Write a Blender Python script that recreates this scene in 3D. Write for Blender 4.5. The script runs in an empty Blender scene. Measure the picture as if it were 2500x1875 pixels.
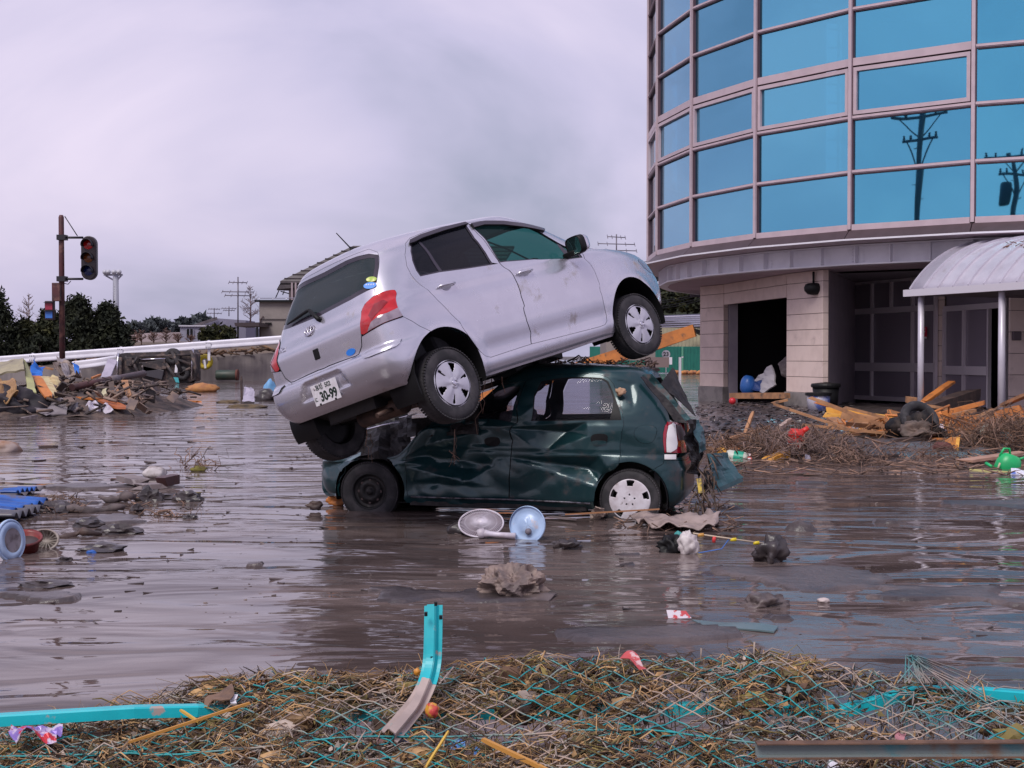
import bpy, bmesh, math, random
import numpy as np
from mathutils import Vector, Matrix, Euler, noise
from mathutils.geometry import delaunay_2d_cdt
from mathutils.bvhtree import BVHTree
random.seed(7); RNG = np.random.default_rng(7)
SC = bpy.context.scene; COL = SC.collection
# ------------------------------------------------------------------ camera
F = 3200.0; EYE = 1.4; HOR = 868.0
TH = math.atan((937.5 - HOR) / F); CT, ST = math.cos(TH), math.sin(TH)
cd = bpy.data.cameras.new('camera'); cam = bpy.data.objects.new('camera', cd); COL.objects.link(cam)
cd.sensor_width = 36; cd.lens = F / 2500 * 36; cd.clip_start = .05; cd.clip_end = 3000
cam.location = (0, 0, EYE); cam.rotation_euler = (math.pi/2 - TH, 0, 0)
SC.camera = cam
SC.view_settings.view_transform = 'Standard'; SC.view_settings.look = 'None'
SC.view_settings.gamma = 1; SC.view_settings.use_curve_mapping = False
SC.view_settings.exposure = 0.65
# ------------------------------------------------------------------ overcast sky
SUN_EL, SUN_AZ = math.radians(50), math.radians(207)      # high, behind and left of the camera
w = bpy.data.worlds.new('World'); SC.world = w; w.use_nodes = True
nt = w.node_tree; N = nt.nodes; L = nt.links; N.clear()
out = N.new('ShaderNodeOutputWorld'); bg = N.new('ShaderNodeBackground'); L.new(bg.outputs[0], out.inputs[0])
sky = N.new('ShaderNodeTexSky'); sky.sky_type = 'NISHITA'; sky.sun_disc = False
sky.sun_elevation = SUN_EL; sky.sun_rotation = SUN_AZ; sky.air_density = 1.5; sky.dust_density = 3
tc = N.new('ShaderNodeTexCoord'); mp = N.new('ShaderNodeMapping'); mp.inputs['Scale'].default_value = (1, 1, 2.0)
mp.inputs['Rotation'].default_value = (0, math.radians(4), 0); mp.inputs['Location'].default_value = (5.48, 2.44, 1.2)
L.new(tc.outputs['Generated'], mp.inputs[0])
n1 = N.new('ShaderNodeTexNoise'); n1.inputs['Scale'].default_value = 2.1; n1.inputs['Detail'].default_value = 6; n1.inputs['Roughness'].default_value = .50; n1.inputs['Distortion'].default_value = .5
L.new(mp.outputs[0], n1.inputs['Vector'])
cr = N.new('ShaderNodeValToRGB'); e = cr.color_ramp.elements
e[0].position = .36; e[0].color = (.30, .31, .44, 1); e[1].position = .64; e[1].color = (.72, .63, .79, 1)
m = e.new(.48); m.color = (.51, .47, .65, 1)
L.new(n1.outputs[0], cr.inputs[0])
sc_ = N.new('ShaderNodeVectorMath'); sc_.operation = 'SCALE'; sc_.inputs['Scale'].default_value = .10
L.new(sky.outputs[0], sc_.inputs[0])
mx = N.new('ShaderNodeMix'); mx.data_type = 'RGBA'; mx.inputs[0].default_value = .88
L.new(sc_.outputs[0], mx.inputs[6]); L.new(cr.outputs[0], mx.inputs[7])
L.new(mx.outputs[2], bg.inputs[0]); bg.inputs[1].default_value = .80
sl = bpy.data.lights.new('sun', 'SUN'); sl.energy = 1.5; sl.angle = math.radians(25); sl.color = (1, .95, .9)
so = bpy.data.objects.new('sun', sl); COL.objects.link(so)
_sd = Vector((math.sin(SUN_AZ)*math.cos(SUN_EL), math.cos(SUN_AZ)*math.cos(SUN_EL), math.sin(SUN_EL)))
so.rotation_euler = _sd.to_track_quat('Z', 'Y').to_euler(); so.location = (0, -20, 40)
# ------------------------------------------------------------------ helpers
def ray(px, py):
    x = (px-1250)/F; yu = (937.5-py)/F
    return Vector((x, CT+yu*ST, -ST+yu*CT))
def at(px, py, d):                         # photograph point at a world distance d in front of the camera
    r = ray(px, py); return Vector((0, 0, EYE)) + r*(d/r.y)
def wat(px, py, z=0.0):                    # photograph point on the level z
    r = ray(px, py); return Vector((0, 0, EYE)) + r*((z-EYE)/r.z)
ORG = {}
def tag(o, label=None, cat=None, group=None, kind=None):
    if label: o['label'] = label
    if cat: o['category'] = cat
    if group: o['group'] = group
    if kind: o['kind'] = kind
    return o
def thing(name, label, cat, loc=(0, 0, 0), group=None, rot=None):
    o = bpy.data.objects.new(name, None); COL.objects.link(o); o.location = loc; o.empty_display_size = .1
    if rot is not None: o.rotation_euler = rot
    ORG[o] = Vector(loc) if rot is None else Vector((0, 0, 0))
    return tag(o, label, cat, group)
def copy_tree(o, loc, rz=None, label=None, group=None):
    c = o.copy(); COL.objects.link(c); c.location = loc
    if rz is not None: c.rotation_euler = (c.rotation_euler.x, c.rotation_euler.y, rz)
    if label: c['label'] = label
    if group: c['group'] = group
    for ch in o.children:
        d = ch.copy(); COL.objects.link(d); d.parent = c
        for g in ch.children:
            h = g.copy(); COL.objects.link(h); h.parent = d
    return c
class MB:
    def __init__(s): s.v = []; s.f = []; s.sm = []
    def add(s, vs, fs, smooth=False):
        b = len(s.v); s.v += [tuple(v) for v in vs]; s.f += [tuple(b+i for i in f) for f in fs]; s.sm += [smooth]*len(fs); return s
    def box(s, c, size, rot=None):
        hx, hy, hz = size[0]/2, size[1]/2, size[2]/2
        vs = [Vector((x, y, z)) for x in (-hx, hx) for y in (-hy, hy) for z in (-hz, hz)]
        if rot is not None:
            R = rot if isinstance(rot, Matrix) else Euler(rot).to_matrix()
            vs = [R @ v for v in vs]
        vs = [v + Vector(c) for v in vs]
        return s.add(vs, [(0,1,3,2),(4,6,7,5),(0,4,5,1),(2,3,7,6),(0,2,6,4),(1,5,7,3)])
    def bar(s, a, b, wd, ht=None, up=(0, 0, 1)):          # rectangular bar from a to b
        a, b = Vector(a), Vector(b); ht = ht or wd; d = (b-a); l = d.length; d = d.normalized()
        x = d.cross(Vector(up)); x = x.normalized() if x.length > 1e-4 else Vector((1, 0, 0)); z = x.cross(d)
        R = Matrix((x, d, z)).transposed()
        return s.box((a+b)/2, (wd, l, ht), R)
    def tube(s, pts, r, n=8, caps=True, smooth=True):
        pts = [Vector(p) for p in pts]; rr = r if isinstance(r, (list, tuple)) else [r]*len(pts)
        vs = []; up = None
        for i, p in enumerate(pts):
            d = (pts[min(i+1, len(pts)-1)] - pts[max(i-1, 0)]).normalized()
            if up is None: up = Vector((0, 0, 1)) if abs(d.z) < .9 else Vector((1, 0, 0))
            x = d.cross(up).normalized(); up = x.cross(d).normalized()
            for k in range(n):
                a = 2*math.pi*k/n; vs.append(p + (x*math.cos(a) + up*math.sin(a))*rr[i])
        fs = [(i*n+k, i*n+(k+1) % n, (i+1)*n+(k+1) % n, (i+1)*n+k) for i in range(len(pts)-1) for k in range(n)]
        s.add(vs, fs, smooth)
        if caps:
            b = len(s.v) - len(vs)
            s.f += [tuple(b+k for k in range(n))[::-1], tuple(b+(len(pts)-1)*n+k for k in range(n))]; s.sm += [False]*2
        return s
    def lathe(s, prof, n=24, o=(0, 0, 0), M=None, smooth=True, a0=0, a1=2*math.pi):     # prof: (r, h) about local z
        full = abs(a1-a0-2*math.pi) < 1e-6; m = n if full else n+1
        vs = []
        for r, h in prof:
            for k in range(m):
                a = a0+(a1-a0)*k/n; v = Vector((r*math.cos(a), r*math.sin(a), h))
                vs.append((M @ v if M else v) + Vector(o))
        fs = []
        for i in range(len(prof)-1):
            for k in range(n):
                k2 = (k+1) % m
                fs.append((i*m+k, i*m+k2, (i+1)*m+k2, (i+1)*m+k))
        return s.add(vs, fs, smooth)
    def sweep(s, prof, pts, ups, closed=False, smooth=False):   # prof 2d list swept on path: x = side, y = up
        vs = []; n = len(prof)
        for i, p in enumerate(pts):
            p = Vector(p); d = (Vector(pts[min(i+1, len(pts)-1)]) - Vector(pts[max(i-1, 0)])).normalized()
            u = Vector(ups[i] if isinstance(ups, list) else ups); x = d.cross(u).normalized(); u = x.cross(d)
            vs += [p + x*a + u*b for a, b in prof]
        m = n if closed else n-1
        fs = [(i*n+k, i*n+(k+1) % n, (i+1)*n+(k+1) % n, (i+1)*n+k) for i in range(len(pts)-1) for k in range(m)]
        return s.add(vs, fs, smooth)
    def grid(s, P, smooth=True):                            # P[i][j] points
        ni, nj = len(P), len(P[0])
        return s.add([p for r in P for p in r], [(i*nj+j, i*nj+j+1, (i+1)*nj+j+1, (i+1)*nj+j) for i in range(ni-1) for j in range(nj-1)], smooth)
    def prism(s, poly, d):                                   # planar polygon (3d points) pushed by vector d
        poly = [Vector(p) for p in poly]; d = Vector(d); n = len(poly)
        return s.add(poly + [p+d for p in poly], [tuple(range(n))[::-1], tuple(range(n, 2*n))] + [(i, (i+1) % n, n+(i+1) % n, n+i) for i in range(n)])
    def build(s, name, mat, parent=None, thick=0, bevel=0):
        me = bpy.data.meshes.new(name); o_ = ORG.get(parent, Vector((0, 0, 0)))
        me.from_pydata([(x-o_.x, y-o_.y, z-o_.z) for x, y, z in s.v], [], s.f)
        me.polygons.foreach_set('use_smooth', s.sm); me.materials.append(mat)
        bm = bmesh.new(); bm.from_mesh(me); bmesh.ops.recalc_face_normals(bm, faces=bm.faces); bm.to_mesh(me); bm.free()
        me.update()
        o = bpy.data.objects.new(name, me); COL.objects.link(o)
        if parent is not None: o.parent = parent; ORG[o] = o_
        if thick:
            md = o.modifiers.new('t', 'SOLIDIFY'); md.thickness = thick; md.offset = 0
        if bevel:
            md = o.modifiers.new('b', 'BEVEL'); md.width = bevel; md.segments = 2; md.limit_method = 'ANGLE'
        return o
def inst(o, name, parent, loc=(0, 0, 0), rot=None, scale=None):
    c = bpy.data.objects.new(name, o.data); COL.objects.link(c); c.parent = parent; c.location = loc
    if rot is not None: c.rotation_euler = rot
    if scale is not None: c.scale = scale
    return c
# ------------------------------------------------------------------ materials
MATS = {}
def mat(name, c, r=.5, m=0., c2=None, s=6., lo=.4, hi=.65, bump=0., bs=30., st=(1, 1, 1), spec=.5, coat=0., c3=None, s3=2.5, lo3=.52, hi3=.62, isl=0., r2=None, bd=.01):
    if name in MATS: return MATS[name]
    ma = bpy.data.materials.new(name); ma.use_nodes = True; t = ma.node_tree; N = t.nodes; L = t.links
    b = N['Principled BSDF']; b.inputs['Roughness'].default_value = r; b.inputs['Metallic'].default_value = m
    b.inputs['Specular IOR Level'].default_value = spec; b.inputs['Coat Weight'].default_value = coat; b.inputs['Coat Roughness'].default_value = .06
    tc = N.new('ShaderNodeTexCoord'); mp = N.new('ShaderNodeMapping'); mp.inputs['Scale'].default_value = st; L.new(tc.outputs['Object'], mp.inputs[0])
    oi = N.new('ShaderNodeObjectInfo'); va = N.new('ShaderNodeVectorMath'); va.operation = 'MULTIPLY_ADD'
    va.inputs[1].default_value = (13, 7, 5); L.new(oi.outputs['Random'], va.inputs[0]); L.new(mp.outputs[0], va.inputs[2])
    col = None
    def ns(sc, d=6):
        n = N.new('ShaderNodeTexNoise'); n.inputs['Scale'].default_value = sc; n.inputs['Detail'].default_value = d; n.inputs['Roughness'].default_value = .6
        L.new(va.outputs[0], n.inputs['Vector']); return n
    def ramp(n, lo, hi):
        q = N.new('ShaderNodeMapRange'); q.inputs[1].default_value = lo; q.inputs[2].default_value = hi; q.interpolation_type = 'SMOOTHSTEP'; L.new(n.outputs[0], q.inputs[0]); return q
    def mixc(f, a, bb):
        x = N.new('ShaderNodeMix'); x.data_type = 'RGBA'; L.new(f.outputs[0], x.inputs[0])
        if isinstance(a, tuple): x.inputs[6].default_value = (*a, 1)
        else: L.new(a, x.inputs[6])
        x.inputs[7].default_value = (*bb, 1); return x.outputs[2]
    col = tuple(c)
    if c2 is not None: col = mixc(ramp(ns(s), lo, hi), col, tuple(c2))
    if c3 is not None:
        q = ramp(ns(s3, 9), lo3, hi3); col = mixc(q, col, tuple(c3))
        if r2 is not None:
            x = N.new('ShaderNodeMapRange'); x.inputs[3].default_value = r; x.inputs[4].default_value = r2; L.new(q.outputs[0], x.inputs[0]); L.new(x.outputs[0], b.inputs['Roughness'])
            if m > 0:
                x = N.new('ShaderNodeMapRange'); x.inputs[3].default_value = m; x.inputs[4].default_value = 0; L.new(q.outputs[0], x.inputs[0]); L.new(x.outputs[0], b.inputs['Metallic'])
    if isl:
        g = N.new('ShaderNodeNewGeometry'); hs = N.new('ShaderNodeHueSaturation')
        q = N.new('ShaderNodeMapRange'); q.inputs[3].default_value = 1-isl; q.inputs[4].default_value = 1+isl; L.new(g.outputs['Random Per Island'], q.inputs[0]); L.new(q.outputs[0], hs.inputs['Value'])
        if isinstance(col, tuple): hs.inputs['Color'].default_value = (*col, 1)
        else: L.new(col, hs.inputs['Color'])
        col = hs.outputs[0]
    if isinstance(col, tuple): b.inputs['Base Color'].default_value = (*col, 1)
    else: L.new(col, b.inputs['Base Color'])
    if bump:
        bp = N.new('ShaderNodeBump'); bp.inputs['Strength'].default_value = bump; bp.inputs['Distance'].default_value = bd
        L.new(ns(bs, 5).outputs[0], bp.inputs['Height']); L.new(bp.outputs[0], b.inputs['Normal'])
    MATS[name] = ma; return ma
def glassmat(name, c, tint, clear, r=.03):
    ma = bpy.data.materials.new(name); ma.use_nodes = True; t = ma.node_tree; N = t.nodes; L = t.links
    b = N['Principled BSDF']; b.inputs['Base Color'].default_value = (*c, 1); b.inputs['Roughness'].default_value = r; b.inputs['IOR'].default_value = 1.5
    tr = N.new('ShaderNodeBsdfTransparent'); tr.inputs[0].default_value = (*tint, 1); mx = N.new('ShaderNodeMixShader'); mx.inputs[0].default_value = 1-clear
    L.new(tr.outputs[0], mx.inputs[1]); L.new(b.outputs[0], mx.inputs[2]); L.new(mx.outputs[0], N['Material Output'].inputs[0]); MATS[name] = ma; return ma
BLACK = mat('black_plastic', (.008, .008, .009), .5, spec=.25, bump=.15, bs=60)
RUBBER = mat('tyre_rubber', (.018, .017, .02), .75, c2=(.045, .04, .045), s=9, bump=.25, bs=80)
MUDC = (.105, .082, .08)
# ------------------------------------------------------------------ car body machinery
def mono(xs, ys, t):
    xs, ys = np.array(xs, float), np.array(ys, float); h = np.diff(xs); d = np.diff(ys)/h
    m_ = np.zeros_like(ys); m_[0], m_[-1] = d[0], d[-1]
    for i in range(1, len(xs)-1):
        m_[i] = 0 if d[i-1]*d[i] <= 0 else 2*d[i-1]*d[i]/(d[i-1]+d[i])
    k = np.clip(np.searchsorted(xs, t)-1, 0, len(h)-1); s = (t-xs[k])/h[k]
    return (2*s**3-3*s**2+1)*ys[k] + (s**3-2*s**2+s)*h[k]*m_[k] + (-2*s**3+3*s**2)*ys[k+1] + (s**3-s**2)*h[k]*m_[k+1]
def inpoly(P, poly):
    x, y = P[:, 0], P[:, 1]; r = np.zeros(len(P), bool); n = len(poly)
    for i in range(n):
        x1, y1 = poly[i]; x2, y2 = poly[(i+1) % n]
        if y1 == y2: continue
        c = ((y1 > y) != (y2 > y)) & (x < (x2-x1)*(y-y1)/(y2-y1)+x1); r ^= c
    return r
def resample(p, step, closed=True):
    out = []; n = len(p)
    for i in range(n if closed else n-1):
        a, b = np.array(p[i], float), np.array(p[(i+1) % n], float); k = max(1, int(math.ceil(np.linalg.norm(b-a)/step)))
        out += [tuple(a+(b-a)*j/k) for j in range(k)]
    if not closed: out.append(tuple(p[-1]))
    return out
def rounded(p, it=2):                       # Chaikin corner cutting of a closed polygon
    for _ in range(it):
        q = []
        for i in range(len(p)):
            a, b = np.array(p[i], float), np.array(p[(i+1) % len(p)], float); q += [tuple(a*.75+b*.25), tuple(a*.25+b*.75)]
        p = q
    return p
def inset(poly, g):
    P = np.array(poly, float); n = len(P); A = 0.5*sum(P[i][0]*P[(i+1) % n][1]-P[(i+1) % n][0]*P[i][1] for i in range(n)); sg = 1 if A > 0 else -1
    out = []
    for i in range(n):
        a = P[i]-P[i-1]; b = P[(i+1) % n]-P[i]; a /= max(np.linalg.norm(a), 1e-9); b /= max(np.linalg.norm(b), 1e-9)
        na = np.array([-a[1], a[0]]); nb = np.array([-b[1], b[0]]); nn = na+nb; l = np.linalg.norm(nn); nn = nn/l if l > .2 else na
        out.append(tuple(P[i]+sg*g*nn/max(.5, nn@na)))
    return out
GAPM = mat('seam_shade_black', (.006, .006, .007), .8)  # black on panel edges paints in the shade of the gaps
class Body:
    """half shell of a car: u runs from the rear centre along one flank to the front centre, v from sill to roof"""
    def __init__(s, levels, xm, nr, nf, side=-1, nu=260, nv=190, disp=None):
        lv = np.array(levels, float); seg = np.sqrt((np.diff(lv[:, :4], axis=0)*np.array([1, .6, .35, 1]))**2 @ np.ones(4))
        cv = np.concatenate([[0], np.cumsum(np.maximum(seg, 1e-3))]); s.Lv = cv[-1]; cv /= cv[-1]
        vv = np.linspace(0, 1, nv); z, xr, xf, W = [mono(cv, lv[:, k], vv) for k in range(4)]
        nrr = np.interp(z, *zip(*nr)); nff = np.interp(z, *zip(*nf)); th = np.linspace(0, math.pi, 1401)
        P = np.zeros((nv, nu, 3)); c, sn = np.cos(th), np.sin(th)
        for i in range(nv):
            n = np.where(th < math.pi/2, nrr[i], nff[i]); Ln = np.where(th < math.pi/2, xm+xr[i], xf[i]-xm)
            x = xm - np.sign(c)*Ln*np.abs(c)**(2/n); y = W[i]*np.abs(sn)**(2/n)
            al = np.concatenate([[0], np.cumsum(np.hypot(np.diff(x), np.diff(y)))]); q = np.linspace(0, al[-1], nu)
            P[i, :, 0] = np.interp(q, al, x); P[i, :, 1] = side*np.interp(q, al, y); P[i, :, 2] = z[i]
        if disp is not None: P = P + disp(P)
        P[:, 0, 1] = 0; P[:, -1, 1] = 0
        s.P = P; s.nu, s.nv, s.side = nu, nv, side; s.Lu = 4.6
        gu = np.gradient(P, axis=1); gv = np.gradient(P, axis=0); n = np.cross(gu, gv); n /= np.maximum(np.linalg.norm(n, axis=2, keepdims=True), 1e-9)
        ref = np.zeros_like(P); ref[..., 0] = P[..., 0]*.5; ref[..., 1] = P[..., 1]; ref[..., 2] = P[..., 2]-.6
        n *= np.where((n*ref).sum(2) < 0, -1, 1)[..., None]; s.Nn = n
        f = [(i*nu+j, i*nu+j+1, (i+1)*nu+j+1, (i+1)*nu+j) for i in range(nv-1) for j in range(nu-1)]
        s.bvh = BVHTree.FromPolygons([tuple(p) for p in P.reshape(-1, 3)], f)
    def ev(s, U, V, off=0.):
        a = np.clip(np.asarray(U)/s.Lu, 0, 1)*(s.nu-1); b = np.clip(np.asarray(V)/s.Lv, 0, 1)*(s.nv-1)
        j = np.minimum(a.astype(int), s.nu-2); i = np.minimum(b.astype(int), s.nv-2); fa = (a-j)[:, None]; fb = (b-i)[:, None]
        def g(A): return (A[i, j]*(1-fa)+A[i, j+1]*fa)*(1-fb)+(A[i+1, j]*(1-fa)+A[i+1, j+1]*fa)*fb
        n = g(s.Nn); n /= np.maximum(np.linalg.norm(n, axis=1, keepdims=True), 1e-9)
        return g(s.P)+n*off, n
    def hit(s, o, d):
        loc, nn, idx, dist = s.bvh.ray_cast(Vector(o), Vector(d).normalized())
        if loc is None: return None
        i, j = divmod(idx, s.nu-1); A, B, D = s.P[i, j], s.P[i, j+1], s.P[i+1, j]; l = np.array(loc)-A
        e1, e2 = B-A, D-A; M_ = np.array([[e1@e1, e1@e2], [e1@e2, e2@e2]]); q = np.linalg.solve(M_+np.eye(2)*1e-12, [l@e1, l@e2])
        return ((j+q[0])/(s.nu-1)*s.Lu, (i+q[1])/(s.nv-1)*s.Lv)
    def sides(s, pts): return [h for h in (s.hit((x, 3*s.side, z), (0, -s.side, 0)) for x, z in pts) if h]
    def rear(s, pts):  return [h for h in (s.hit((-4, y, z), (1, 0, 0)) for y, z in pts) if h]
    def px(s, pts, Mi):                     # traced outline points -> surface parameters
        o = Mi @ Vector((0, 0, EYE)); r = []
        for p in pts:
            d = (Mi.to_3x3() @ ray(*p)); h = s.hit(o, d)
            if h: r.append(h)
        return r
    def panel(s, name, m_, parent, poly=None, holes=(), gap=0., off=0., rim=.02, step=.035, mirror=False, both=False, holegap=0., both_center=False):
        if poly is not None and len(poly) < 3: return []
        if poly is None: poly = [(0, 0), (s.Lu, 0), (s.Lu, s.Lv), (0, s.Lv)]; full = True
        else:
            full = False
            poly = inset(resample(poly, step), gap) if gap else resample(poly, step)
        if full: poly = resample(poly, step)
        if both_center: poly = [(0. if a < .012 else a, b) for a, b in poly]
        hs = [resample(inset(h, -holegap) if holegap else h, step) for h in holes]
        pts = list(poly); edges = [(i, (i+1) % len(poly)) for i in range(len(poly))]
        loops = [list(range(len(poly)))]
        for h in hs:
            b = len(pts); pts += h; edges += [(b+i, b+(i+1) % len(h)) for i in range(len(h))]; loops.append(list(range(b, b+len(h))))
        A = np.array(poly); lo, hi = A.min(0), A.max(0)
        gx = np.arange(lo[0]+step*.5, hi[0], step); gy = np.arange(lo[1]+step*.5, hi[1], step*.8)
        if len(gx) and len(gy):
            G = np.stack(np.meshgrid(gx, gy), -1).reshape(-1, 2); k = inpoly(G, poly)
            for h in hs: k &= ~inpoly(G, h)
            G = G[k]
            if len(G):
                Bp = np.array(pts); dm = np.full(len(G), 9.)
                for q in range(0, len(Bp), 200):
                    dm = np.minimum(dm, np.sqrt(((G[:, None]-Bp[None, q:q+200])**2).sum(2)).min(1))
                G = G[dm > step*.45]; pts += [tuple(g) for g in G]
        vo, eo, fo, ov, oe, of = delaunay_2d_cdt([Vector(p) for p in pts], edges, [], 0, 1e-5)
        V2 = np.array([tuple(v) for v in vo]); Tr = np.array([f for f in fo if len(f) == 3]); C = V2[Tr].mean(1)
        k = inpoly(C, poly)
        for h in hs: k &= ~inpoly(C, h)
        Tr = Tr[k]; P3, Nr = s.ev(V2[:, 0], V2[:, 1], off)
        vs = [tuple(p) for p in P3]; fs = [tuple(t) for t in Tr]; nl = [tuple(n) for n in Nr]; smf = len(fs)
        mapv = {}
        for new, olds in enumerate(ov):
            for o_ in olds: mapv[o_] = new
        if rim:
            for lp in loops:
                ids = [mapv.get(i) for i in lp]
                for a, b in zip(ids, ids[1:]+ids[:1]):
                    if a is None or b is None or a == b: continue
                    if (V2[a][0] < 1e-4 and V2[b][0] < 1e-4): continue
                    if full and lp is loops[0]: continue
                    q = len(vs); pa, pb = P3[a], P3[b]; vs += [tuple(pa), tuple(pb), tuple(pb-Nr[b]*rim), tuple(pa-Nr[a]*rim)]
                    fs.append((q, q+1, q+2, q+3)); nl += [None]*4
        obs = []
        def mk(mir, nm):
            V_ = [(x, -y, z) for x, y, z in vs] if mir else list(vs); NN = [None if n is None else ((n[0], -n[1], n[2]) if mir else n) for n in nl]
            return V_, [f[::-1] for f in fs] if mir else list(fs), NN
        sets = [[mk(False, name)]]
        if mirror: sets.append([mk(True, name)])
        if both: sets = [[mk(False, name), mk(True, name)]]
        for grp in sets:
            V_, F_, N_, S_ = [], [], [], []
            for a, b, c in grp:
                q = len(V_); V_ += a; F_ += [tuple(q+i for i in f) for f in b]; N_ += c; S_ += [i < smf for i in range(len(b))]
            # orient front faces by the analytic normal
            F2 = []
            for f, sm in zip(F_, S_):
                if sm:
                    p0, p1, p2 = (np.array(V_[f[0]]), np.array(V_[f[1]]), np.array(V_[f[2]]))
                    if np.cross(p1-p0, p2-p0) @ np.array(N_[f[0]]) < 0: f = f[::-1]
                F2.append(f)
            me = bpy.data.meshes.new(name); me.from_pydata(V_, [], F2); me.update()
            me.polygons.foreach_set('use_smooth', S_); me.materials.append(m_); me.materials.append(GAPM); me.polygons.foreach_set('material_index', [0 if q else 1 for q in S_])
            ln = []
            for p in me.polygons:
                for vi in p.vertices:
                    ln.append(N_[vi] if N_[vi] is not None else tuple(p.normal))
            me.normals_split_custom_set(ln)
            o = bpy.data.objects.new(name, me); COL.objects.link(o); o.parent = parent; ORG[o] = Vector((0, 0, 0)); obs.append(o)
        return obs
def wheel_parts(parent, c, rad, wd, rim_r, side, style, steer=0., capmat=None):
    """wheel with tyre (and its tread blocks), rim and cover, axle along y; side=-1 faces -y"""
    hub = bpy.data.objects.new('wheel', None); 
    Rz = Matrix.Rotation(steer, 3, 'Z'); o = Vector(c)
    A = Rz @ Matrix(((1, 0, 0), (0, 0, side), (0, -side if False else 1, 0)))      # local z -> outward axis
    A = Rz @ Matrix(((1, 0, 0), (0, 0, side), (0, 1, 0)))
    h = wd/2; b = MB()
    prof = [(rim_r-.012, -h*.8), (rim_r+.02, -h*.97), (rad-.05, -h*1.0), (rad-.022, -h*.93), (rad-.004, -h*.72), (rad, -h*.4), (rad, h*.4), (rad-.004, h*.72), (rad-.022, h*.93), (rad-.05, h*1.0), (rim_r+.03, h*1.0), (rim_r+.012, h*.97), (rim_r-.012, h*.82)]
    b.lathe(prof, 56, o, A)
    ty = b.build('wheel', RUBBER, parent)
    t = MB()
    for k in range(72):
        a = 2*math.pi*k/72
        for hh, tw in ((h*.78, .2), (0, -.25), (-h*.78, .2)):
            R = Matrix.Rotation(a, 3, 'Z'); q = R @ Vector((rad-.005 - (.004 if hh else 0), 0, hh))
            t.box(o + A @ q, (.010, .017, h*.42), (A @ R @ Matrix.Rotation(tw, 3, 'X')))
    t.build('tread', RUBBER, ty)
    w = MB(); w.lathe([(rim_r, h*.9), (rim_r-.012, h*.96), (rim_r-.02, h*.6), (rim_r-.03, -h*.6), (rim_r, -h*.8)], 40, o, A); w.lathe([(rim_r-.025, -h*.1), (.03, 0), (0.0, 0)], 40, o, A)
    w.build('rim', mat('wheel_steel', (.02, .02, .022), .5, .6, bump=.2), ty)
    return ty, o, A, h
def grid_cover(name, m_, parent, o, A, fn, R, keep, nr=26, na=120):
    """round wheel cover from a height function; cells that fail keep() are open"""
    b = MB(); rr = [R*(i/nr) for i in range(nr+1)]
    vs = []; fs = []
    for i, r in enumerate(rr):
        for k in range(na):
            a = 2*math.pi*k/na; vs.append(o + A @ Vector((r*math.cos(a), r*math.sin(a), fn(r, a))))
    for i in range(nr):
        for k in range(na):
            rm = (rr[i]+rr[i+1])/2; am = 2*math.pi*(k+.5)/na
            if keep(rm, am): fs.append((i*na+k, i*na+(k+1) % na, (i+1)*na+(k+1) % na, (i+1)*na+k))
    b.add(vs, fs, True); return b.build(name, m_, parent, thick=.004)
# ------------------------------------------------------------------ text
def txt(body, size, Mx, name, m_, parent, ext=.0015, sx=1.0, bold=0.):
    cu = bpy.data.curves.new(name, 'FONT'); cu.body = body; cu.size = size; cu.extrude = ext; cu.align_x = 'CENTER'; cu.align_y = 'CENTER'; cu.offset = bold
    to = bpy.data.objects.new('tmp', cu); COL.objects.link(to); bpy.context.view_layer.update()
    dg = bpy.context.evaluated_depsgraph_get(); me = bpy.data.meshes.new_from_object(to.evaluated_get(dg)); bpy.data.objects.remove(to)
    me.name = name; me.materials.clear(); me.materials.append(m_)
    o_ = ORG.get(parent, Vector((0, 0, 0)))
    me.transform(Matrix.Translation(-o_) @ Mx @ Matrix.Diagonal((sx, 1, 1, 1)))
    o = bpy.data.objects.new(name, me); COL.objects.link(o); o.parent = parent; return o
def frame_mat(o, x, n):                       # 4x4 with local x ~ x, local z = n
    n = Vector(n).normalized(); x = Vector(x); x = (x-n*x.dot(n)).normalized(); y = n.cross(x)
    Mx = Matrix((x, y, n)).transposed().to_4x4(); Mx.translation = Vector(o); return Mx
def Z(k, pts):                                # traced zoom windows of the photograph -> photograph pixels
    ox, oy = {1: (640, 500), 2: (1140, 500), 3: (640, 850), 4: (1240, 850)}[k]
    return [(ox+.27125*x, oy+.27125*y) for x, y in pts]
# ------------------------------------------------------------------ silver hatchback
SILVER = mat('silver_paint', (.60, .585, .655), .27, .74, c2=(.56, .545, .615), s=3, coat=.8, c3=(.30, .25, .24), s3=5.5, lo3=.60, hi3=.78, r2=.6)
DARKGLASS = glassmat('tinted_glass', (.010, .010, .016), (.16, .14, .18), .45)
GREENGLASS = glassmat('green_glass', (.02, .05, .05), (.30, .62, .58), .7)
REARGLASS = glassmat('misted_rear_glass', (.03, .045, .05), (.2, .3, .3), .35, .12)
TRIM = mat('gloss_black_trim', (.03, .022, .035), .22, coat=.3)
REDLENS = mat('red_lens', (.50, .006, .008), .10, coat=.9, c2=(.36, .004, .006), s=9)
CLEARLENS = mat('clear_lens', (.30, .24, .29), .12, coat=.9, c2=(.20, .15, .19), s=18)
CHROME = mat('chrome', (.65, .63, .68), .15, 1.)
PLASTIC_S = mat('wheel_cover_silver', (.52, .51, .58), .36, .3, c2=(.46, .44, .51), s=6)
INTERIOR = mat('car_interior', (.035, .035, .04), .85, c2=(.05, .05, .055), s=5)
WHITE = mat('white_enamel', (.74, .72, .78), .4)
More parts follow.
